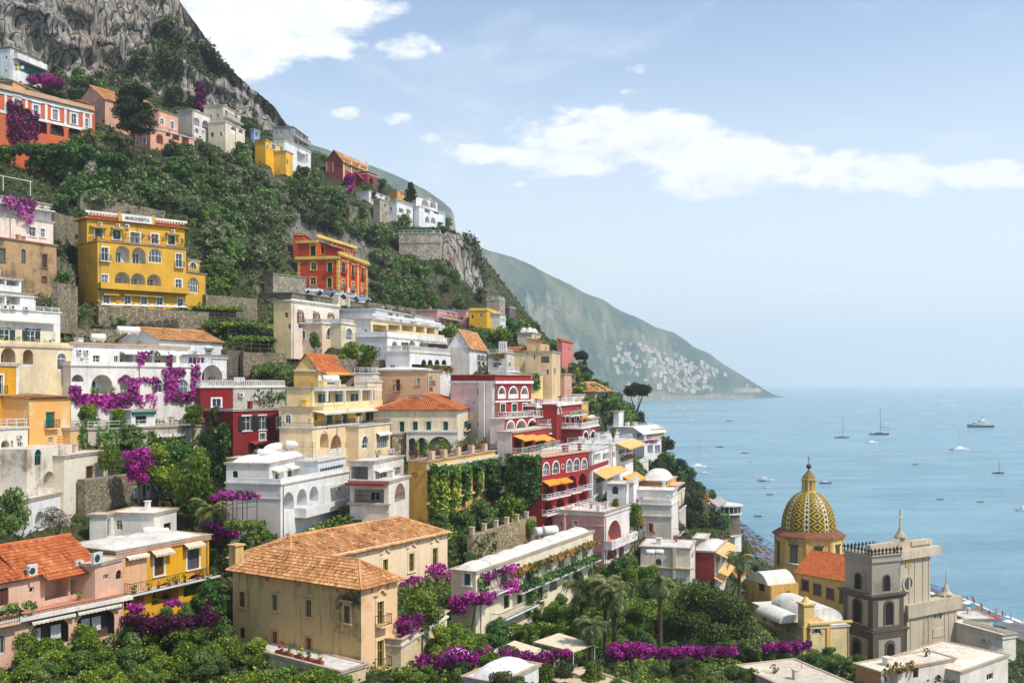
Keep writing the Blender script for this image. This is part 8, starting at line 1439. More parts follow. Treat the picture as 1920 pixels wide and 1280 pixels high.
wood([(800, 960), (1010, 985), (1010, 1010), (880, 1030), (800, 1000)], 14, ['oak', 'citrus', 'ivy', 'maquis'], (1.2, 2.2), 'bush in the walled garden below the ivy gallery', 'bushes in the walled garden', 1, slack=12, cat='shrub')
wood([(845, 1010), (900, 1030), (880, 1080), (845, 1050)], 6, ['oak', 'dark'], (1.2, 1.8), 'dark bush between palazzo and guesthouse', 'bushes by the guesthouse', 1, slack=10, cat='shrub')
wood([(-20, 1225), (240, 1215), (420, 1230), (640, 1290), (640, 1350), (-20, 1350)], 60, ['citrus', 'citrus', 'bright', 'oak'], (1.3, 2.1), 'lemon tree in the orchard along the bottom edge', 'lemon trees of the orchard', 2, 40, 130, slack=30, sep=.8)
wood([(395, 1090), (440, 1200), (430, 1240), (240, 1220), (240, 1150)], 18, ['citrus', 'oak', 'ivy', 'maquis'], (1.0, 1.9), 'tree between yellow house and palazzo', 'trees between yellow house and palazzo', 2, slack=24)
wood([(845, 1160), (1000, 1145), (1120, 1080), (1210, 1080), (1260, 1130), (1240, 1240), (1060, 1250), (860, 1250), (780, 1250)], 62, ['citrus', 'oak', 'citrus', 'bright', 'ivy'], (1.2, 2.3), 'garden tree in front of the vaulted guesthouse', 'garden trees by the guesthouse', 2, 70, 190, slack=26, sep=.85)
wood([(1200, 1090), (1390, 1095), (1420, 1150), (1420, 1240), (1240, 1250)], 46, ['citrus', 'oak', 'ivy', 'dark'], (1.3, 2.6), 'garden tree around the huge round pine', 'garden trees by the round pine', 2, 70, 230, slack=30, sep=.8, tries=14)
wood([(1395, 1200), (1600, 1225), (1640, 1280), (1400, 1260)], 30, ['citrus', 'oak', 'dark', 'ivy'], (1.0, 2.0), 'bush in front of the church chapels', 'bushes before the church', 2, 70, 190, slack=30, cat='shrub')
wood([(640, 1290), (1050, 1240), (1250, 1260), (1420, 1270), (1420, 1350), (640, 1350)], 50, ['citrus', 'oak', 'maquis', 'bright'], (1.0, 1.9), 'garden tree along the bottom edge', 'garden trees along the bottom edge', 2, 40, 150, slack=60)
wood([(1300, 1000), (1420, 1040), (1440, 1080), (1370, 1095), (1310, 1080)], 14, ['oak', 'dark'], (1.4, 2.6), 'tree behind the beach left of the church', 'trees behind the beach', 1, slack=10)
# masses of bougainvillea, hedges and creepers
def mass(name, kind, blobs, d, label, cat='bougainvillea', per=300, thick=1.0, leaf=None):
    c = P(blobs[0][0], blobs[0][1], d); zg = float(gh(c.x, c.y)); R = root(name, label, cat, (c.x, c.y, zg)); lb = []
    for q in blobs:
        dd_ = q[4] if len(q) > 4 else d
        mn_ = max(1, min(q[2], q[3])); n = max(1, int(max(q[2], q[3])/mn_*2.2))
        for i in range(n*5):
            a = rng.uniform(-1, 1); w = P(q[0]+a*(q[2]-mn_*.2), q[1]+rng.uniform(-1, 1)*(q[3]-mn_*.4), dd_+rng.uniform(-1, 1)*thick); r = mn_*dd_/F*rng.uniform(.28, .75); lb.append((w.x-c.x, w.y-c.y, w.z-zg, r*1.2, r*1.2, r))
    sz = leaf or max(.13, d*.0013); me = leaf_mesh(name+'_leaves', lb, per, sz, LEAF[kind], .3); o = bpy.data.objects.new('foliage', me); COL.objects.link(o); o.parent = R; o['kind'] = 'stuff'
    k = MB(); k.tube((0, 0, -.5), (lb[0][0], lb[0][1], lb[0][2]), .12, .05, 6); s = bpy.data.objects.new('stem', k.build('stem', BARK).data); 
    tmp = [x for x in COL.objects if x.name.startswith('stem') and x.parent is None and x.data == s.data][0]; bpy.data.objects.remove(tmp); s.name = 'stem'; COL.objects.link(s); s.parent = R
    return R
B = 'bougainvillea'
mass(B, 'boug', [(820, 1240, 45, 14), (900, 1235, 60, 18), (980, 1232, 60, 14), (1040, 1225, 30, 10)], 98, 'long purple bougainvillea bank along the bottom centre')
mass(B, 'boug', [(1190, 1222, 45, 16), (1260, 1222, 60, 12), (1330, 1220, 50, 10)], 112, 'purple bougainvillea bank in front of the huge round pine')
mass(B, 'boug', [(1460, 1215, 34, 10), (1490, 1210, 30, 8)], 135, 'purple bougainvillea at the foot of the church chapels')
mass(B, 'boug', [(768, 1165, 22, 14), (760, 1185, 14, 16)], 99, 'bougainvillea arbour on the pot terrace beside the palazzo')
mass(B, 'dboug', [(270, 1165, 36, 16), (330, 1172, 46, 18), (392, 1150, 18, 24), (300, 1185, 50, 14)], 99, 'dark purple creeper mass below the yellow balcony house')
mass(B, 'boug', [(255, 1140, 16, 10), (322, 1130, 18, 7)], 100, 'bright purple creeper over the pergola of the yellow balcony house')
pergola(425, 482, 936, 964, 116, 119, 3, 'pergola under pink-purple bougainvillea left of the white loggia house', 'boug')
mass(B, 'boug', [(420, 1000, 30, 14), (400, 985, 16, 10)], 121, 'purple bougainvillea above the palazzo chimney')
mass(B, 'boug', [(255, 852, 22, 10), (262, 872, 20, 14), (255, 892, 16, 14)], 124, 'purple bougainvillea spilling below the Donna Rosa terrace')
mass(B, 'boug', [(880, 1125, 40, 9), (905, 1120, 30, 12), (860, 1140, 14, 16)], 116, 'purple bougainvillea row at the near end of the guesthouse')
mass(B, 'boug', [(655, 338, 9, 12), (650, 350, 10, 8)], 318, 'purple bougainvillea beside the magenta awnings on the ridge')
mass(B, 'boug', [(710, 462, 7, 8)], 300, 'small purple bougainvillea clump right of the red mansion')
mass(B, 'dboug', [(375, 178, 8, 24), (378, 205, 6, 12)], 277, 'tall purple vine climbing the cliff above the arched white house')
mass(B, 'boug', [(84, 150, 26, 9), (100, 158, 18, 8)], 243, 'purple bougainvillea under the house at the foot of the cliff')
mass(B, 'dboug', [(455, 712, 22, 7)], 168, 'purple flowering hedge beneath the rubble terrace wall')
mass(B, 'dboug', [(875, 617, 14, 5)], 262, 'purple hedge below the pink row house')
mass(B, 'boug', [(1297, 975, 9, 8)], 225, 'small bright bougainvillea above the seaside bank')
mass('hedge', 'ivy', [(60, 282, 110, 11, 203), (150, 300, 90, 11, 206), (210, 308, 30, 8, 210)], 204, 'long clipped green hedge below the long red villa', 'hedge', 240)
mass('hedge', 'ivy', [(790, 432, 45, 6)], 312, 'dark clipped hedge on the bastion terrace', 'hedge', 160)
mass('hedge', 'citrus', [(1000, 1178, 60, 12, 122), (1080, 1150, 60, 14, 130), (1200, 1140, 60, 16, 140)], 125, 'leafy hedge rows in the hotel garden', 'hedge', 260, 3)
mass('creeper', 'ivy', [(392, 1110, 14, 30), (410, 1150, 14, 40)], 101, 'green creeper down the wall beside the palazzo', 'creeper')
mass('creeper', 'ivy', [(300, 855, 40, 24), (330, 845, 30, 18)], 130, 'green creeper hanging from the Donna Rosa terrace', 'creeper')
mass('creeper', 'ivy', [(415, 840, 12, 50, 139)], 139, 'ivy column beside the crimson house', 'creeper')
mass('creeper', 'citrus', [(465, 985, 40, 10), (490, 1000, 26, 12)], 117, 'vine covered slope left of the white loggia house', 'creeper')
# palms
def frond_mesh():
    k = []; N = 26
    V_, Q_ = [], []
    for f_ in range(34):
        az = rng.uniform(0, 6.28); el = rng.uniform(-.9, 1.25); L = rng.uniform(2.0, 2.7); pts = []
        for i in range(13):
            t = i/12; e = el-t*t*1.5; pts.append((pts[-1][0]+math.cos(az)*math.cos(e)*L/12, pts[-1][1]+math.sin(az)*math.cos(e)*L/12, pts[-1][2]+math.sin(e)*L/12) if pts else (0, 0, 0))
        for i in range(2, 13):
            for s in (-1, 1):
                p0 = np.array(pts[i]); sd = np.array([-math.sin(az)*s, math.cos(az)*s, -.45]); fw = np.array(pts[i])-np.array(pts[i-1]); ln = .62*math.sin(math.pi*(i/13)**.8)+.12; tip = p0+sd*ln+fw*2.0; w = fw*.95; b0 = len(V_)
                V_ += [p0, p0+w, tip+w*.1, tip]; Q_.append((b0, b0+1, b0+2, b0+3))
    return np_mesh('palm_crown', np.array(V_), np.array(Q_), rng.random(len(Q_)), LEAF['palm'])
PF = [frond_mesh() for _ in range(3)]
def palm(px, yc, ybot, wpx, d, label):
    g = Gxy(px, d); zc = Z(yc, d); zb = min(Z(ybot, d), float(gh(g.x, g.y))+.3, zc-1.5)-.4; R = root('palm_tree', label, 'palm', (g.x, g.y, zb), 'palms in the gardens'); s = wpx*d/F/4.6
    c = bpy.data.objects.new('crown', PF[int(rng.integers(3))]); COL.objects.link(c); c.parent = R; c.location = (0, 0, zc-zb); c.scale = (s, s, s); c.rotation_euler = (0, 0, rng.uniform(0, 6)); c['kind'] = 'stuff'
    k = MB(); H = zc-zb; rings = []
    for i in range(9): t = i/8; rings.append([(math.cos(a)*(.3-.1*t+.03*(i % 2)), math.sin(a)*(.3-.1*t+.03*(i % 2)), t*H) for a in [j*math.pi/4 for j in range(8)]])
    rings.append([(x*1.6, y*1.6, H+.3) for x, y, _ in rings[-1]]); k.loft(rings); o = k.build('trunk', BARK); o.parent = R
for a in [(1090, 1100, 1180, 82, 126, 'leftmost palm before the guesthouse, shaggy grey-green head'), (1135, 1098, 1190, 84, 124, 'tall palm in the middle of the garden group'), (1152, 1112, 1215, 80, 122, 'front palm of the garden group with slim trunk'), (1238, 1092, 1258, 60, 118, 'tallest palm with long bare trunk left of the round pine'), (1108, 1172, 1215, 70, 112, 'short palm by the beige canopies'), (395, 955, 990, 82, 122, 'palm beside the pink bougainvillea canopy'), (168, 250, 280, 40, 208, 'palm at the right end of the long red villa'), (1386, 1045, 1085, 62, 168, 'palm standing before the beach huts'), (1150, 806, 825, 20, 185, 'small potted palm on the red hotel terrace')]: palm(*a)
# ground cover between everything
nG = 170000; gx = rng.uniform(-30, 1950, nG); gd = np.where(rng.random(nG) < .5, rng.uniform(75, 240, nG), rng.uniform(150, 420, nG)); X = (gx-960)/F*gd; Zg = gh(X, gd)
keepm = (Zg > 5) & ((gx < 1330) | (Zg > 8)); X, gd2, Zg = X[keepm], gd[keepm], Zg[keepm]
C = np.stack([X, gd2, Zg+rng.random(len(X))**2*.9], 1); V_, Q_ = leaf_quads(C, np.tile([0, -.5, .9], (len(C), 1)), .34*np.clip(gd2/180, .5, 1.3))
pn = .5+.5*np.sin(X*.21+np.sin(gd2*.17)*2)*np.sin(gd2*.13+X*.05); me = np_mesh('ground_cover', V_, Q_, np.clip(rng.random(len(Q_))*.6+pn*.45, 0, 1), LEAF['maquis']); o = bpy.data.objects.new('ground_cover', me); COL.objects.link(o); tag(o, 'low scrub and grass covering the slope', 'scrub', None, 'stuff')
nG = 60000; gx = rng.uniform(380, 1640, nG); gd = rng.uniform(84, 178, nG); X = (gx-960)/F*gd; Zg = gh(X, gd); keepm = (Zg > 6) & (np.sin(X*.35+gd*.2)*np.sin(gd*.31-X*.12) > -.35); X, gd, Zg = X[keepm], gd[keepm], Zg[keepm]
C = np.stack([X, gd, Zg+rng.random(len(X))*1.2*(.6+.4*np.sin(X*.5))], 1); V_, Q_ = leaf_quads(C, np.tile([0, -.5, .9], (len(C), 1)), .2); me = np_mesh('garden_plants', V_, Q_, np.clip(rng.random(len(Q_))*.8+.15, 0, 1), LEAF['citrus']); o = bpy.data.objects.new('garden_plants', me); COL.objects.link(o); tag(o, 'low leafy plants filling the gardens in the foreground', 'plants', None, 'stuff')
# scrub on the cliffs
Cs = []
for CL, n, th in ((CL1, 80000, .19), (CL2, 14000, .12)):
    r_, c_, _ = CL.shape; j = rng.integers(0, r_-7, n); i = rng.integers(0, c_-1, n); a, b_ = rng.random(n)[:, None], rng.random(n)[:, None]
    pt = CL[j, i]*(1-a)*(1-b_)+CL[j, i+1]*a*(1-b_)+CL[j+1, i]*(1-a)*b_+CL[j+1, i+1]*a*b_
    nz = np.array([fbm(q[0]*.045, q[1]*.03, q[2]*.05, 3) for q in pt]); edge = (i/c_)**4*.3+(j/r_ > .95)*.15
    k_ = nz+edge > th; pt = pt[k_]; Cs.append(pt+rng.normal(size=pt.shape)*np.array([.5, .3, .5])-np.array([0, 1.0, 0])*rng.random((len(pt), 1)))
C = np.concatenate(Cs); V_, Q_ = leaf_quads(C, np.tile([.1, -.8, .5], (len(C), 1)), .55); me = np_mesh('cliff_scrub', V_, Q_, np.clip(rng.random(len(Q_))*.75, 0, 1), LEAF['maquis']); o = bpy.data.objects.new('cliff_scrub', me); COL.objects.link(o); tag(o, 'dark scrub growing in the cracks of the cliffs', 'scrub', None, 'stuff')
# lemons
LC = []
for o in list(COL.objects):
    if 'lemon' in o.get('label', '') and o.get('category') == 'tree':
        for _ in range(4): a = rng.uniform(0, 6.28); LC.append((o.location.x+math.cos(a)*1.3*rng.random(), o.location.y-.9*rng.random(), o.location.z+rng.uniform(.9, 2.6)))
k = MB()
for q in LC: k.lathe(Vector(q), [(.02, -.08), (.06, -.03), (.06, .03), (.02, .08)], 5)
tag(k.build('lemons', plain((232, 186, 30), .5), None, False, 'stuff'), 'yellow lemons hanging in the orchard trees', 'lemons')
# ------------------------------------------------------------------ boats
def hull(k, f, L, Bm, D, z0=0, uo=0, wo=0, n=9):
    rings = []
    for i in range(n):
        t = i/(n-1); b = Bm/2*(1-max(0, (t-.45)/.55)**2.2)*(.86+.14*min(1, t*4)); sh = D*(.85+.3*t*t); u = uo-L/2+L*t
        rings.append([f.p(u, wo-b, z0+sh), f.p(u, wo-b*.86, z0+sh*.35), f.p(u, wo-b*.35, z0-D*.35), f.p(u, wo+b*.35, z0-D*.35), f.p(u, wo+b*.86, z0+sh*.35), f.p(u, wo+b, z0+sh)])
    k.loft(rings)
def cabin(k, f, u0, u1, w, z0, z1, rake=.5):
    k.hexa([f.p(u0, -w, z0), f.p(u1, -w, z0), f.p(u1, w, z0), f.p(u0, w, z0), f.p(u0+rake*.3*(z1-z0), -w*.85, z1), f.p(u1-rake*(z1-z0)*1.6, -w*.85, z1), f.p(u1-rake*(z1-z0)*1.6, w*.85, z1), f.p(u0+rake*.3*(z1-z0), w*.85, z1)])
BW = plain((240, 240, 238), .35, 0, 'boat_white'); BN = plain((34, 40, 58), .35, 0, 'boat_navy'); BG = plain((96, 98, 100), .4, 0, 'boat_grey'); TEAKC = plain((150, 110, 74), .7, 0, 'teak')
def boat(kind, px, py, w, label, ang=0, hm=BW, mast=0):
    d = CZ*F/(py-Y0); g = Gxy(px, d); L = w*d/F/max(.5, abs(math.cos(ang))); nm = {'dinghy': 'dinghy', 'motor': 'motor_boat', 'sail': 'sailing_boat', 'cat': 'sailing_catamaran', 'yacht': 'motor_yacht'}[kind]
    R = root(nm, label, {'dinghy': 'dinghy', 'motor': 'motorboat', 'sail': 'sailboat', 'cat': 'catamaran', 'yacht': 'yacht'}[kind], (g.x, g.y, 0), 'boats in the bay'); U = Vector((math.cos(ang), math.sin(ang))); f = Fr(g, U, Vector((U.y, -U.x)))
    D = L*(.13 if kind == 'dinghy' else .11 if kind in ('motor', 'yacht') else .085); Bm = L*.3; k = MB()
    if kind == 'cat':
        for s in (-1, 1): k = MB(); hull(k, f, L, L*.13, D*1.1, 0, 0, s*L*.2); k.build('hull', hm, R)
        k = MB(); k.box(f, -L*.38, L*.2, -L*.2, L*.2, D*.7, D*1.25); k.build('bridge_deck', hm, R); k = MB(); cabin(k, f, -L*.22, L*.2, L*.17, D*1.25, D*2.4); k.build('cabin', BW, R)
    else: hull(k, f, L, Bm, D); k.build('hull', hm, R)
    if kind == 'dinghy':
        k = MB(); k.box(f, -L*.4, L*.3, -Bm*.33, Bm*.33, D*.55, D*.72); k.build('floor', TEAKC, R)
        for q in (-.2, .12): k = MB(); k.box(f, L*q-.15, L*q+.15, -Bm*.4, Bm*.4, D*.8, D*.9); k.build('thwart', TEAKC, R)
        k = MB(); k.box(f, -L*.56, -L*.48, -.2, .2, D*.3, D*1.7); k.build('outboard_motor', BG, R)
    if kind in ('motor', 'yacht'):
        k = MB(); k.box(f, -L*.46, L*.36, -Bm*.4, Bm*.4, D*.86, D*.93); k.build('deck', TEAKC if kind == 'motor' else BW, R)
        k = MB(); cabin(k, f, -L*.25, L*.28, Bm*.38, D*.9, D*1.75, .8); c = k.build('cabin', BW, R); k = MB(); cabin(k, f, -L*.2, L*.262, Bm*.385, D*1.3, D*1.6, .8); k.build('cabin_window', GL, c)
        k = MB(); cabin(k, f, -L*.22, L*.06, Bm*.32, D*1.76, D*(2.5 if kind == 'yacht' else 2.1), .5); k.build('flybridge', BW, R)
        if kind == 'yacht':
            k = MB(); cabin(k, f, -L*.2, L*.05, Bm*.325, D*1.95, D*2.3, .5); k.build('bridge_window', GL, R); k = MB(); cabin(k, f, -L*.16, -L*.02, Bm*.2, D*2.51, D*3.1, .4); k.build('top_deck', BW, R); k = MB(); k.tube(f.p(-L*.1, 0, D*3.1), f.p(-L*.1, 0, D*4.2), L*.006); k.tube(f.p(-L*.1, -Bm*.15, D*3.8), f.p(-L*.1, Bm*.15, D*3.8), L*.005); k.build('radar_mast', BG, R)
    if mast:
        H = (py-mast)*d/F; k = MB(); u = L*.06; k.tube(f.p(u, 0, D*.8), f.p(u, 0, H), max(.12, d*.00028), max(.1, d*.00022), 6); k.build('mast', BG if kind == 'sail' and hm != BW else plain((190, 192, 194), .4), R)
        k = MB(); k.tube(f.p(u, 0, D*1.9), f.p(-L*.36, 0, D*1.75), L*.012, L*.009, 6); k.build('boom', BW, R); k = MB()
        for q in (L*.48, -L*.48): k.tube(f.p(u, 0, H*.97), f.p(q, 0, D), .03, None, 4)
        k.build('stays', BG, R, False, 'stuff')
        if kind == 'sail': k = MB(); cabin(k, f, -L*.2, L*.2, Bm*.28, D*.95, D*1.5, .8); k.build('cabin', hm, R)
    return R
def wake(px, py, x1, y1, w=1.6):
    A, B_ = [Gxy(x, CZ*F/(y-Y0)) for x, y in ((px, py), (x1, y1))]; U = (B_-A).normalized(); N = Vector((U.y, -U.x)); L = (B_-A).length; n = 24; pts = []
    for i in range(n+1):
        t = i/n; wd = (w*2.2*(.5+1.6*t)*(1+.3*math.sin(i*2.1)))*(1-t**3); c = A+U*L*t; pts.append([(c.x+N.x*q*wd, c.y+N.y*q*wd, .12) for q in (-1, 0, 1)])
    o = grid_obj('wake', np.array(pts), plain((226, 236, 240), .8, 0, 'foam_wake'), kind='stuff'); tag(o, 'white foam wake trailing on the sea', 'wake')
for a in [('yacht', 1274, 767, 20, 'white motor yacht nearest the far headland'), ('motor', 1294, 788.5, 12, 'small white motorboat left of the bay below the far yacht', .2), ('dinghy', 1345, 777, 5, 'tiny dark boat right of the far white yacht'), ('dinghy', 1367.6, 789.5, 12, 'low dark rowing boat right of the small white motorboat', .1, BN), ('dinghy', 1434, 788.7, 5, 'tiny boat alone in the middle of the bay', .3, BN), ('dinghy', 1350, 838, 13, 'dark open boat above the left catamaran', 0, BN), ('dinghy', 1396.5, 849.5, 12, 'red open boat left of the dome', .1, plain((160, 52, 46), .5)),
          ('cat', 1308.7, 875, 30, 'sailing catamaran anchored nearest the wooded shore', .1, BW, 832), ('motor', 1322, 888.5, 20, 'white motorboat just below the left catamaran', .1), ('motor', 1435, 901, 30, 'white cabin cruiser left of the church dome', .1), ('motor', 1548, 906, 23, 'dark open launch right of the dome lantern', 0, BG), ('sail', 1578.7, 820.6, 27, 'grey sailing boat left of the dark tall-masted one', 0, BG, 782), ('sail', 1648.8, 815, 36, 'dark sailing yacht with the tallest mast', 0, BN, 766), ('yacht', 1663, 801, 25, 'white motor yacht right behind the tall mast'), ('cat', 1634, 830, 20, 'small white catamaran in front of the tall mast', .2, BW, 806), ('cat', 1798, 843, 32, 'white catamaran with mast beneath the big motor yacht', .2, BW, 804), ('yacht', 1837.5, 801, 48, 'largest motor yacht with navy hull on the right', math.pi, BN), ('dinghy', 1716.7, 870.5, 10, 'small grey dinghy in the middle right of the bay', .2, BG), ('sail', 1872, 887, 22, 'little dark sailboat near the right edge', 0, BN, 864), ('dinghy', 1763.6, 936, 12, 'grey dinghy left of two near the church cross', -.1, BG), ('dinghy', 1839, 941, 12, 'grey dinghy right of two near the church cross', .1, BG), ('motor', 1922, 957, 34, 'white motorboat cut by the right edge', .1), ('motor', 1613.6, 771.5, 9, 'speedboat with short wake above the sailing boats', .1), ('motor', 1742, 746.5, 6, 'far speedboat nearest the horizon'), ('motor', 1803.7, 752, 8, 'speedboat at the right end of the long wake'), ('motor', 1762, 758, 8, 'speedboat heading left with foam behind', math.pi), ('motor', 1896, 796.5, 7, 'speedboat right of the largest motor yacht'), ('dinghy', 1258.5, 776.5, 5, 'tiny boat left of the far white yacht', 0, BN), ('dinghy', 1493.6, 848, 5, 'tiny white boat above the dome lantern'), ('dinghy', 1315, 777, 5, 'tiny boat below and right of the far white yacht', .2, BN)]: boat(*a)
for a in [(1612, 771.5, 1600, 772, 2.5), (1741, 746.6, 1690, 746.2, 3), (1800, 752, 1745, 749, 3.5), (1765, 758.2, 1800, 761, 3.5), (1893, 796.6, 1860, 796, 2.2), (1618, 772, 1625, 773, 2), (1340, 760, 1390, 761, 2)]: wake(*a)
# ------------------------------------------------------------------ beach life
def parasol_meshes(rgb):
    k = MB(); n = 10; k.lathe((0, 0, 0), [(1.2, 2.0), (1.15, 2.06), (.6, 2.32), (.05, 2.5)], n); a = k.build('c', plain(rgb, .8)).data; k = MB(); k.tube((0, 0, -.3), (0, 0, 2.55), .03, None, 5); b = k.build('p', WPAINT).data
    k = MB(); k.abox(-.3, .3, -.9, .9, .22, .3)
    return a, b
for o in list(COL.objects):
    pass
PAR = {n: parasol_meshes(c) for n, c in (('blue', (104, 128, 156)), ('orange', (232, 150, 60)), ('white', (238, 238, 234)), ('red', (206, 66, 60)), ('teal', (60, 150, 170)))}
for o in [o for o in COL.objects if o.name.split('.')[0] in ('c', 'p') and o.parent is None]: bpy.data.objects.remove(o)
def parasol(x, y, z, col, label, group, s=1):
    R = root('beach_parasol', label, 'parasol', (x, y, z), group); R.scale = (s, s, s)
    for nm, me in zip(('canopy', 'pole'), PAR[col]): o = bpy.data.objects.new(nm, me); COL.objects.link(o); o.parent = R
sp = np.array([(*Gxy(px, CZ*F/(shore_row(px)-Y0)), px) for px in np.arange(1372, 2000, 1.5)]); sl_ = np.concatenate([[0], np.cumsum(np.hypot(np.diff(sp[:, 0]), np.diff(sp[:, 1])))])
def on_shore(s, inland):
    x, y = np.interp(s, sl_, sp[:, 0]), np.interp(s, sl_, sp[:, 1]); x2, y2 = np.interp(s+1, sl_, sp[:, 0]), np.interp(s+1, sl_, sp[:, 1]); t = Vector((x2-x, y2-y)).normalized(); n = Vector((-t.y, t.x)); n = n if n.dot(Vector((x, y))) < 0 else -n
    return x+n.x*inland, y+n.y*inland
sA, sB = np.interp(1374, sp[:, 2], sl_), np.interp(1520, sp[:, 2], sl_); sC, sD = np.interp(1735, sp[:, 2], sl_), np.interp(1960, sp[:, 2], sl_)
for r_ in range(7):
    for q in np.arange(sA, sB, 3.3):
        x, y = on_shore(q, 5+r_*4.2); parasol(x, y, max(gh(x, y), .05+.05*(5+r_*2.9))+.1, 'orange' if r_ > 4 else 'blue', ('orange' if r_ > 4 else 'blue')+' parasol in row %s from the water on the far beach' % ['one', 'two', 'three', 'four', 'five', 'six', 'seven'][r_], 'parasols on the far beach')
for r_ in range(2):
    for q in np.arange(sC-10, sD-30, 3.3): x, y = on_shore(q, 6+r_*3); parasol(x, y, max(gh(x, y), .35)+.1, 'blue', 'blue parasol in the %s row on the beach behind the church' % ('front', 'back')[r_], 'blue parasols behind the church')
for i in range(26):
    q = rng.uniform(sD-34, sD+16); inl = rng.uniform(7, 20); x, y = on_shore(q, inl); c = ['red', 'white', 'teal', 'orange', 'blue'][i % 5]; parasol(x, y, max(gh(x, y), .05+.05*inl)+.1, c, c+' parasol among the crowd at the right edge of the beach', 'parasols at the right edge')
def person_mesh(cloth, stride):
    me = bpy.data.meshes.new('person'); V_ = [(0, 0, .95), (0, 0, 1.2), (0, 0, 1.42), (0, 0, 1.52), (0, -.01, 1.66), (.1, 0, .9), (.12, stride, .48), (.13, stride*.6, .05), (.13, stride*.6-.12, .03), (-.1, 0, .9), (-.12, -stride, .48), (-.13, -stride*1.3, .05), (-.13, -stride*1.3-.12, .03), (.2, 0, 1.4), (.27, .05, 1.12), (.28, -.06, .86), (-.2, 0, 1.4), (-.27, 0, 1.12), (-.26, -.1, .88)]
    E_ = [(0, 1), (1, 2), (2, 3), (3, 4), (0, 5), (5, 6), (6, 7), (7, 8), (0, 9), (9, 10), (10, 11), (11, 12), (2, 13), (13, 14), (14, 15), (2, 16), (16, 17), (17, 18)]; rad = [.15, .14, .15, .06, .11, .1, .065, .045, .04, .1, .065, .045, .04, .065, .045, .035, .065, .045, .035]
    me.from_pydata(V_, E_, []); o = bpy.data.objects.new('tmp', me); COL.objects.link(o); md = o.modifiers.new('s', 'SKIN')
    for v, r in zip(me.skin_vertices[0].data, rad): v.radius = (r, r)
    me.skin_vertices[0].data[0].use_root = True; o.modifiers.new('b', 'SUBSURF').levels = 1; m2 = bpy.data.meshes.new_from_object(o.evaluated_get(bpy.context.evaluated_depsgraph_get())); bpy.data.objects.remove(o)
    m2.materials.clear(); m2.materials.append(plain((206, 150, 116), .6, 0, 'skin')); m2.materials.append(plain(cloth, .8)); m2.materials.append(plain((50, 36, 28), .8, 0, 'hair'))
    for p_ in m2.polygons: z = p_.center.z; p_.material_index = 1 if .8 < z < 1.02 or (cloth[0] > 200 and .8 < z < 1.42) else 2 if z > 1.68 or (z > 1.6 and p_.center.y > .02) else 0
    return m2
PM = [(person_mesh(c, s), n) for c, s, n in (((40, 50, 90), .05, 'navy'), ((190, 50, 50), .12, 'red'), ((235, 235, 230), .1, 'white'), ((30, 30, 32), .0, 'black'), ((60, 140, 150), .15, 'teal'))]
for i in range(64):
    near = i % 3; q = rng.uniform(sC+4, sD+22); inl = rng.uniform(-3, 3) if near else rng.uniform(5, 18); x, y = on_shore(q, inl); me, n = PM[i % 5]; o = bpy.data.objects.new('person', me); COL.objects.link(o); o.location = (x, y, (max(gh(x, y), .05+.05*max(inl, 0))+.1) if inl > 0 else -.25); o.rotation_euler = (0, 0, rng.uniform(0, 6.28))
    tag(o, 'person in %s swimwear %s on the beach right of the church' % (n, 'standing at the water edge' if near else 'standing among the parasols'), 'person', 'bathers on the beach')
# garden canopies and parasols
def canopy(name, pts, z_drop, label, rgb):
    A = [P(*q) for q in pts]; zt = sum(a.z for a in A)/4; R = root(name, label, 'canopy', (A[0].x, A[0].y, zt-2.6)); k = MB(); k.hexa([(a.x, a.y, zt) for a in A]+[(a.x, a.y, zt+.15) for a in A]); k.build('roof_cloth', plain(rgb, .9), R)
    for a in A: k = MB(); k.tube((a.x, a.y, zt-4.5), (a.x, a.y, zt), .05, None, 5); k.build('pole', WPAINT, R)
canopy('garden_canopy', [(905, 1228, 107), (1000, 1232, 106), (1040, 1226, 108), (965, 1206, 113)], 0, 'cream garden canopy behind the purple bank, left of two', (238, 220, 186))
canopy('garden_canopy', [(1000, 1203, 113), (1075, 1222, 109), (1115, 1210, 112), (1048, 1190, 117)], 0, 'cream garden canopy behind the purple bank, right of two', (238, 220, 186))
for i, (x, y, l) in enumerate(((858, 1216, 'white garden parasol, upper of two, right of the pot terrace'), (854, 1232, 'white garden parasol, lower of two, right of the pot terrace'))): c = P(x, y, 101); parasol(c.x, c.y, c.z-2.4, 'white', l, 'garden parasols', 1.0)
# ------------------------------------------------------------------ village on the far headland
VH = []
for v in range(4):
    k = MB(); a, b_, h = (11, 9, 7), (16, 10, 6), (9, 9, 9); a, b_, h = [(11, 9, 8), (17, 10, 7), (9, 10, 12), (14, 9, 9)][v]; k.abox(-a/2, a/2, -b_/2, b_/2, -6, h); k.abox(-a/2+1.5, a/4, -b_/4, b_/2-.5, h, h+3); k.m = 1
    for i in range(3):
        for z in (1.5, 4.6): k.abox(-a/2+1.2+i*a/3.3, -a/2+2.6+i*a/3.3, -b_/2-.06, -b_/2+.1, z, z+2)
    k.m = 2; k.abox(-a/2-.3, a/2+.3, -b_/2-.3, b_/2+.3, h-.4, h+.02); o = k.build('far', [plaster([(238, 230, 216), (236, 222, 196), (240, 236, 230), (226, 196, 160)][v], .1), plain((70, 70, 74), .6), plaster((214, 190, 164), .2)]); VH.append(o.data); bpy.data.objects.remove(o)
nv_ = 0
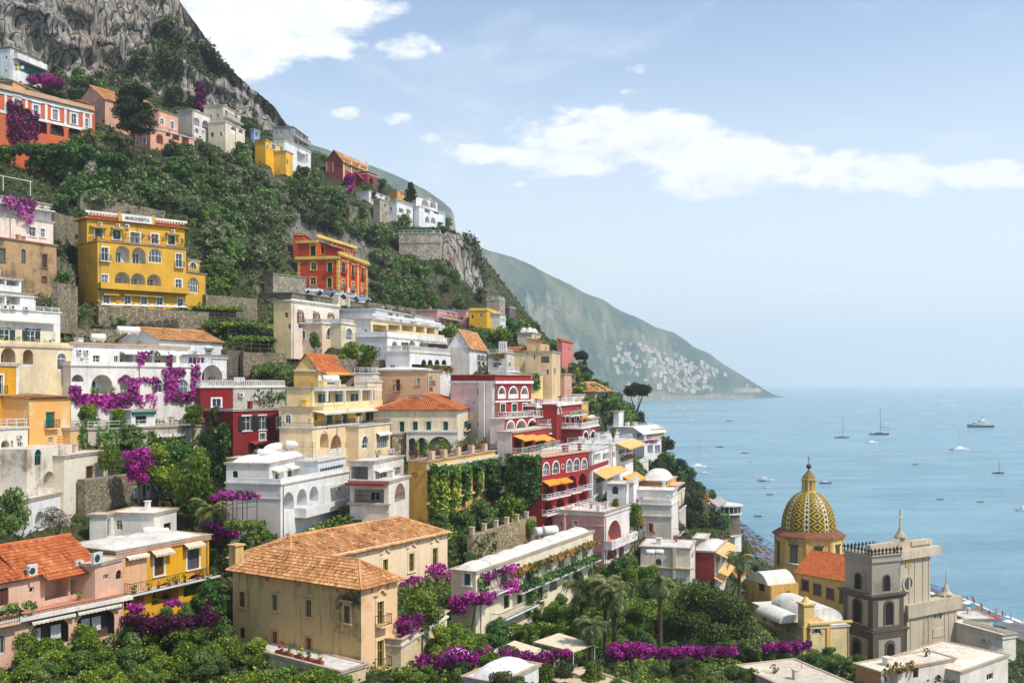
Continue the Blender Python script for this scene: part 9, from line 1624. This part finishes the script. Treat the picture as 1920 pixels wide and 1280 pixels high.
for _ in range(1500):
    if nv_ >= 240: break
    px = rng.uniform(1150, 1445); t_ = rng.uniform(.06, .85)*np.clip(1.15-(px-1165)/500, .3, 1); x, y, z = far_pt(px, t_); py = Y0-F*(z-CZ)/y
    dn = fbm(px*.012, py*.02, 4, 2)
    if dn < -.02-.2*rng.random() or not (632 < py < 735) or py < 636+(px-1165)*.3: continue
    o = bpy.data.objects.new('village_house', VH[vi := int(rng.integers(4))]); COL.objects.link(o); o.location = (x, y, z+1.5); o.rotation_euler = (0, 0, rng.uniform(-.5, .5)); s = rng.uniform(.55, 1.05); o.scale = (s*1.15, s, s*.9); nv_ += 1
    hp = ('near the headland tip' if px > 1370 else 'in the middle of the headland' if px > 1270 else 'at the left end of the village'); vp = 'low above the shore' if py > 700 else 'halfway up' if py > 665 else 'high on the slope'
    hp = 'above the umbrella pine' if px < 1215 else 'on the headland\'s '+('tip' if px > 1370 else 'middle' if px > 1270 else 'left part')+['', ', leftward', ', rightward'][int(px/30) % 3]
    tag(o, '%s %s village house %s, %s' % ('large' if s > .8 else 'small', ['white', 'cream', 'pale', 'tan'][vi], vp, hp), 'house', 'houses of the far village')

for i in range(11):
    x_ = 198+i*14.5; dd_ = 163+i*1.1; c = P(x_, 579+i*.4, dd_); parasol(c.x, c.y, c.z-.9, 'white', 'white terrace parasol number %s from the left before the yellow MARGHERITA hotel' % ['one', 'two', 'three', 'four', 'five', 'six', 'seven', 'eight', 'nine', 'ten', 'eleven'][i], 'hotel terrace parasols', .75)
def laundry(x0, x1, y, d, cols, label):
    A, B_ = P(x0, y, d), P(x1, y, d); R = root('laundry_line', label, 'laundry', (A.x, A.y, A.z-1.4)); k = MB(); k.tube(A, B_, .02, None, 4)
    for q in (A, B_): k.tube(q-Vector((0, 0, 1.6)), q, .03, None, 5)
    k.build('line', IRON, R); n = len(cols)
    for i, c in enumerate(cols): k = MB(); a, b_ = A.lerp(B_, (i+.1)/n), A.lerp(B_, (i+.88)/n); h = rng.uniform(.6, 1.0); k.hexa([a-Vector((0, .02, h)), b_-Vector((0, .02, h)), b_-Vector((0, -.02, h)), a-Vector((0, -.02, h)), a-Vector((0, .02, 0)), b_-Vector((0, .02, 0)), b_-Vector((0, -.02, 0)), a-Vector((0, -.02, 0))]); k.build('cloth', plain(c, .9), R)
laundry(354, 398, 670, 153, [(60, 66, 110), (50, 54, 90), (190, 60, 70), (70, 74, 120), (232, 232, 236), (226, 222, 226)], 'washing line with dark and white laundry below the tiled wing')
laundry(438, 460, 707, 152, [(238, 238, 240)]*5, 'washing line of white cloths on the crimson house terrace')
laundry(22, 46, 124, 236, [(235, 235, 235), (240, 220, 60), (235, 235, 235)], 'washing line on the house under the cliff')

for i in range(16):
    px, py = rng.uniform(1240, 1460), rng.uniform(765, 980)
    if px > 1225+(py-765)*.75+20: boat('dinghy' if i % 3 else 'motor', px, py, 5+(py-740)*.035, '%s moored %s the wooded shore, %s' % ('small white launch' if i % 3 == 0 else 'small dark rowing boat' if i % 2 else 'small pale rowing boat', 'close to' if px < 1340 else 'well off', 'far out' if py < 820 else 'halfway out' if py < 900 else 'near the beach'), rng.uniform(-.6, .6), BN if i % 2 and i % 3 else BW)
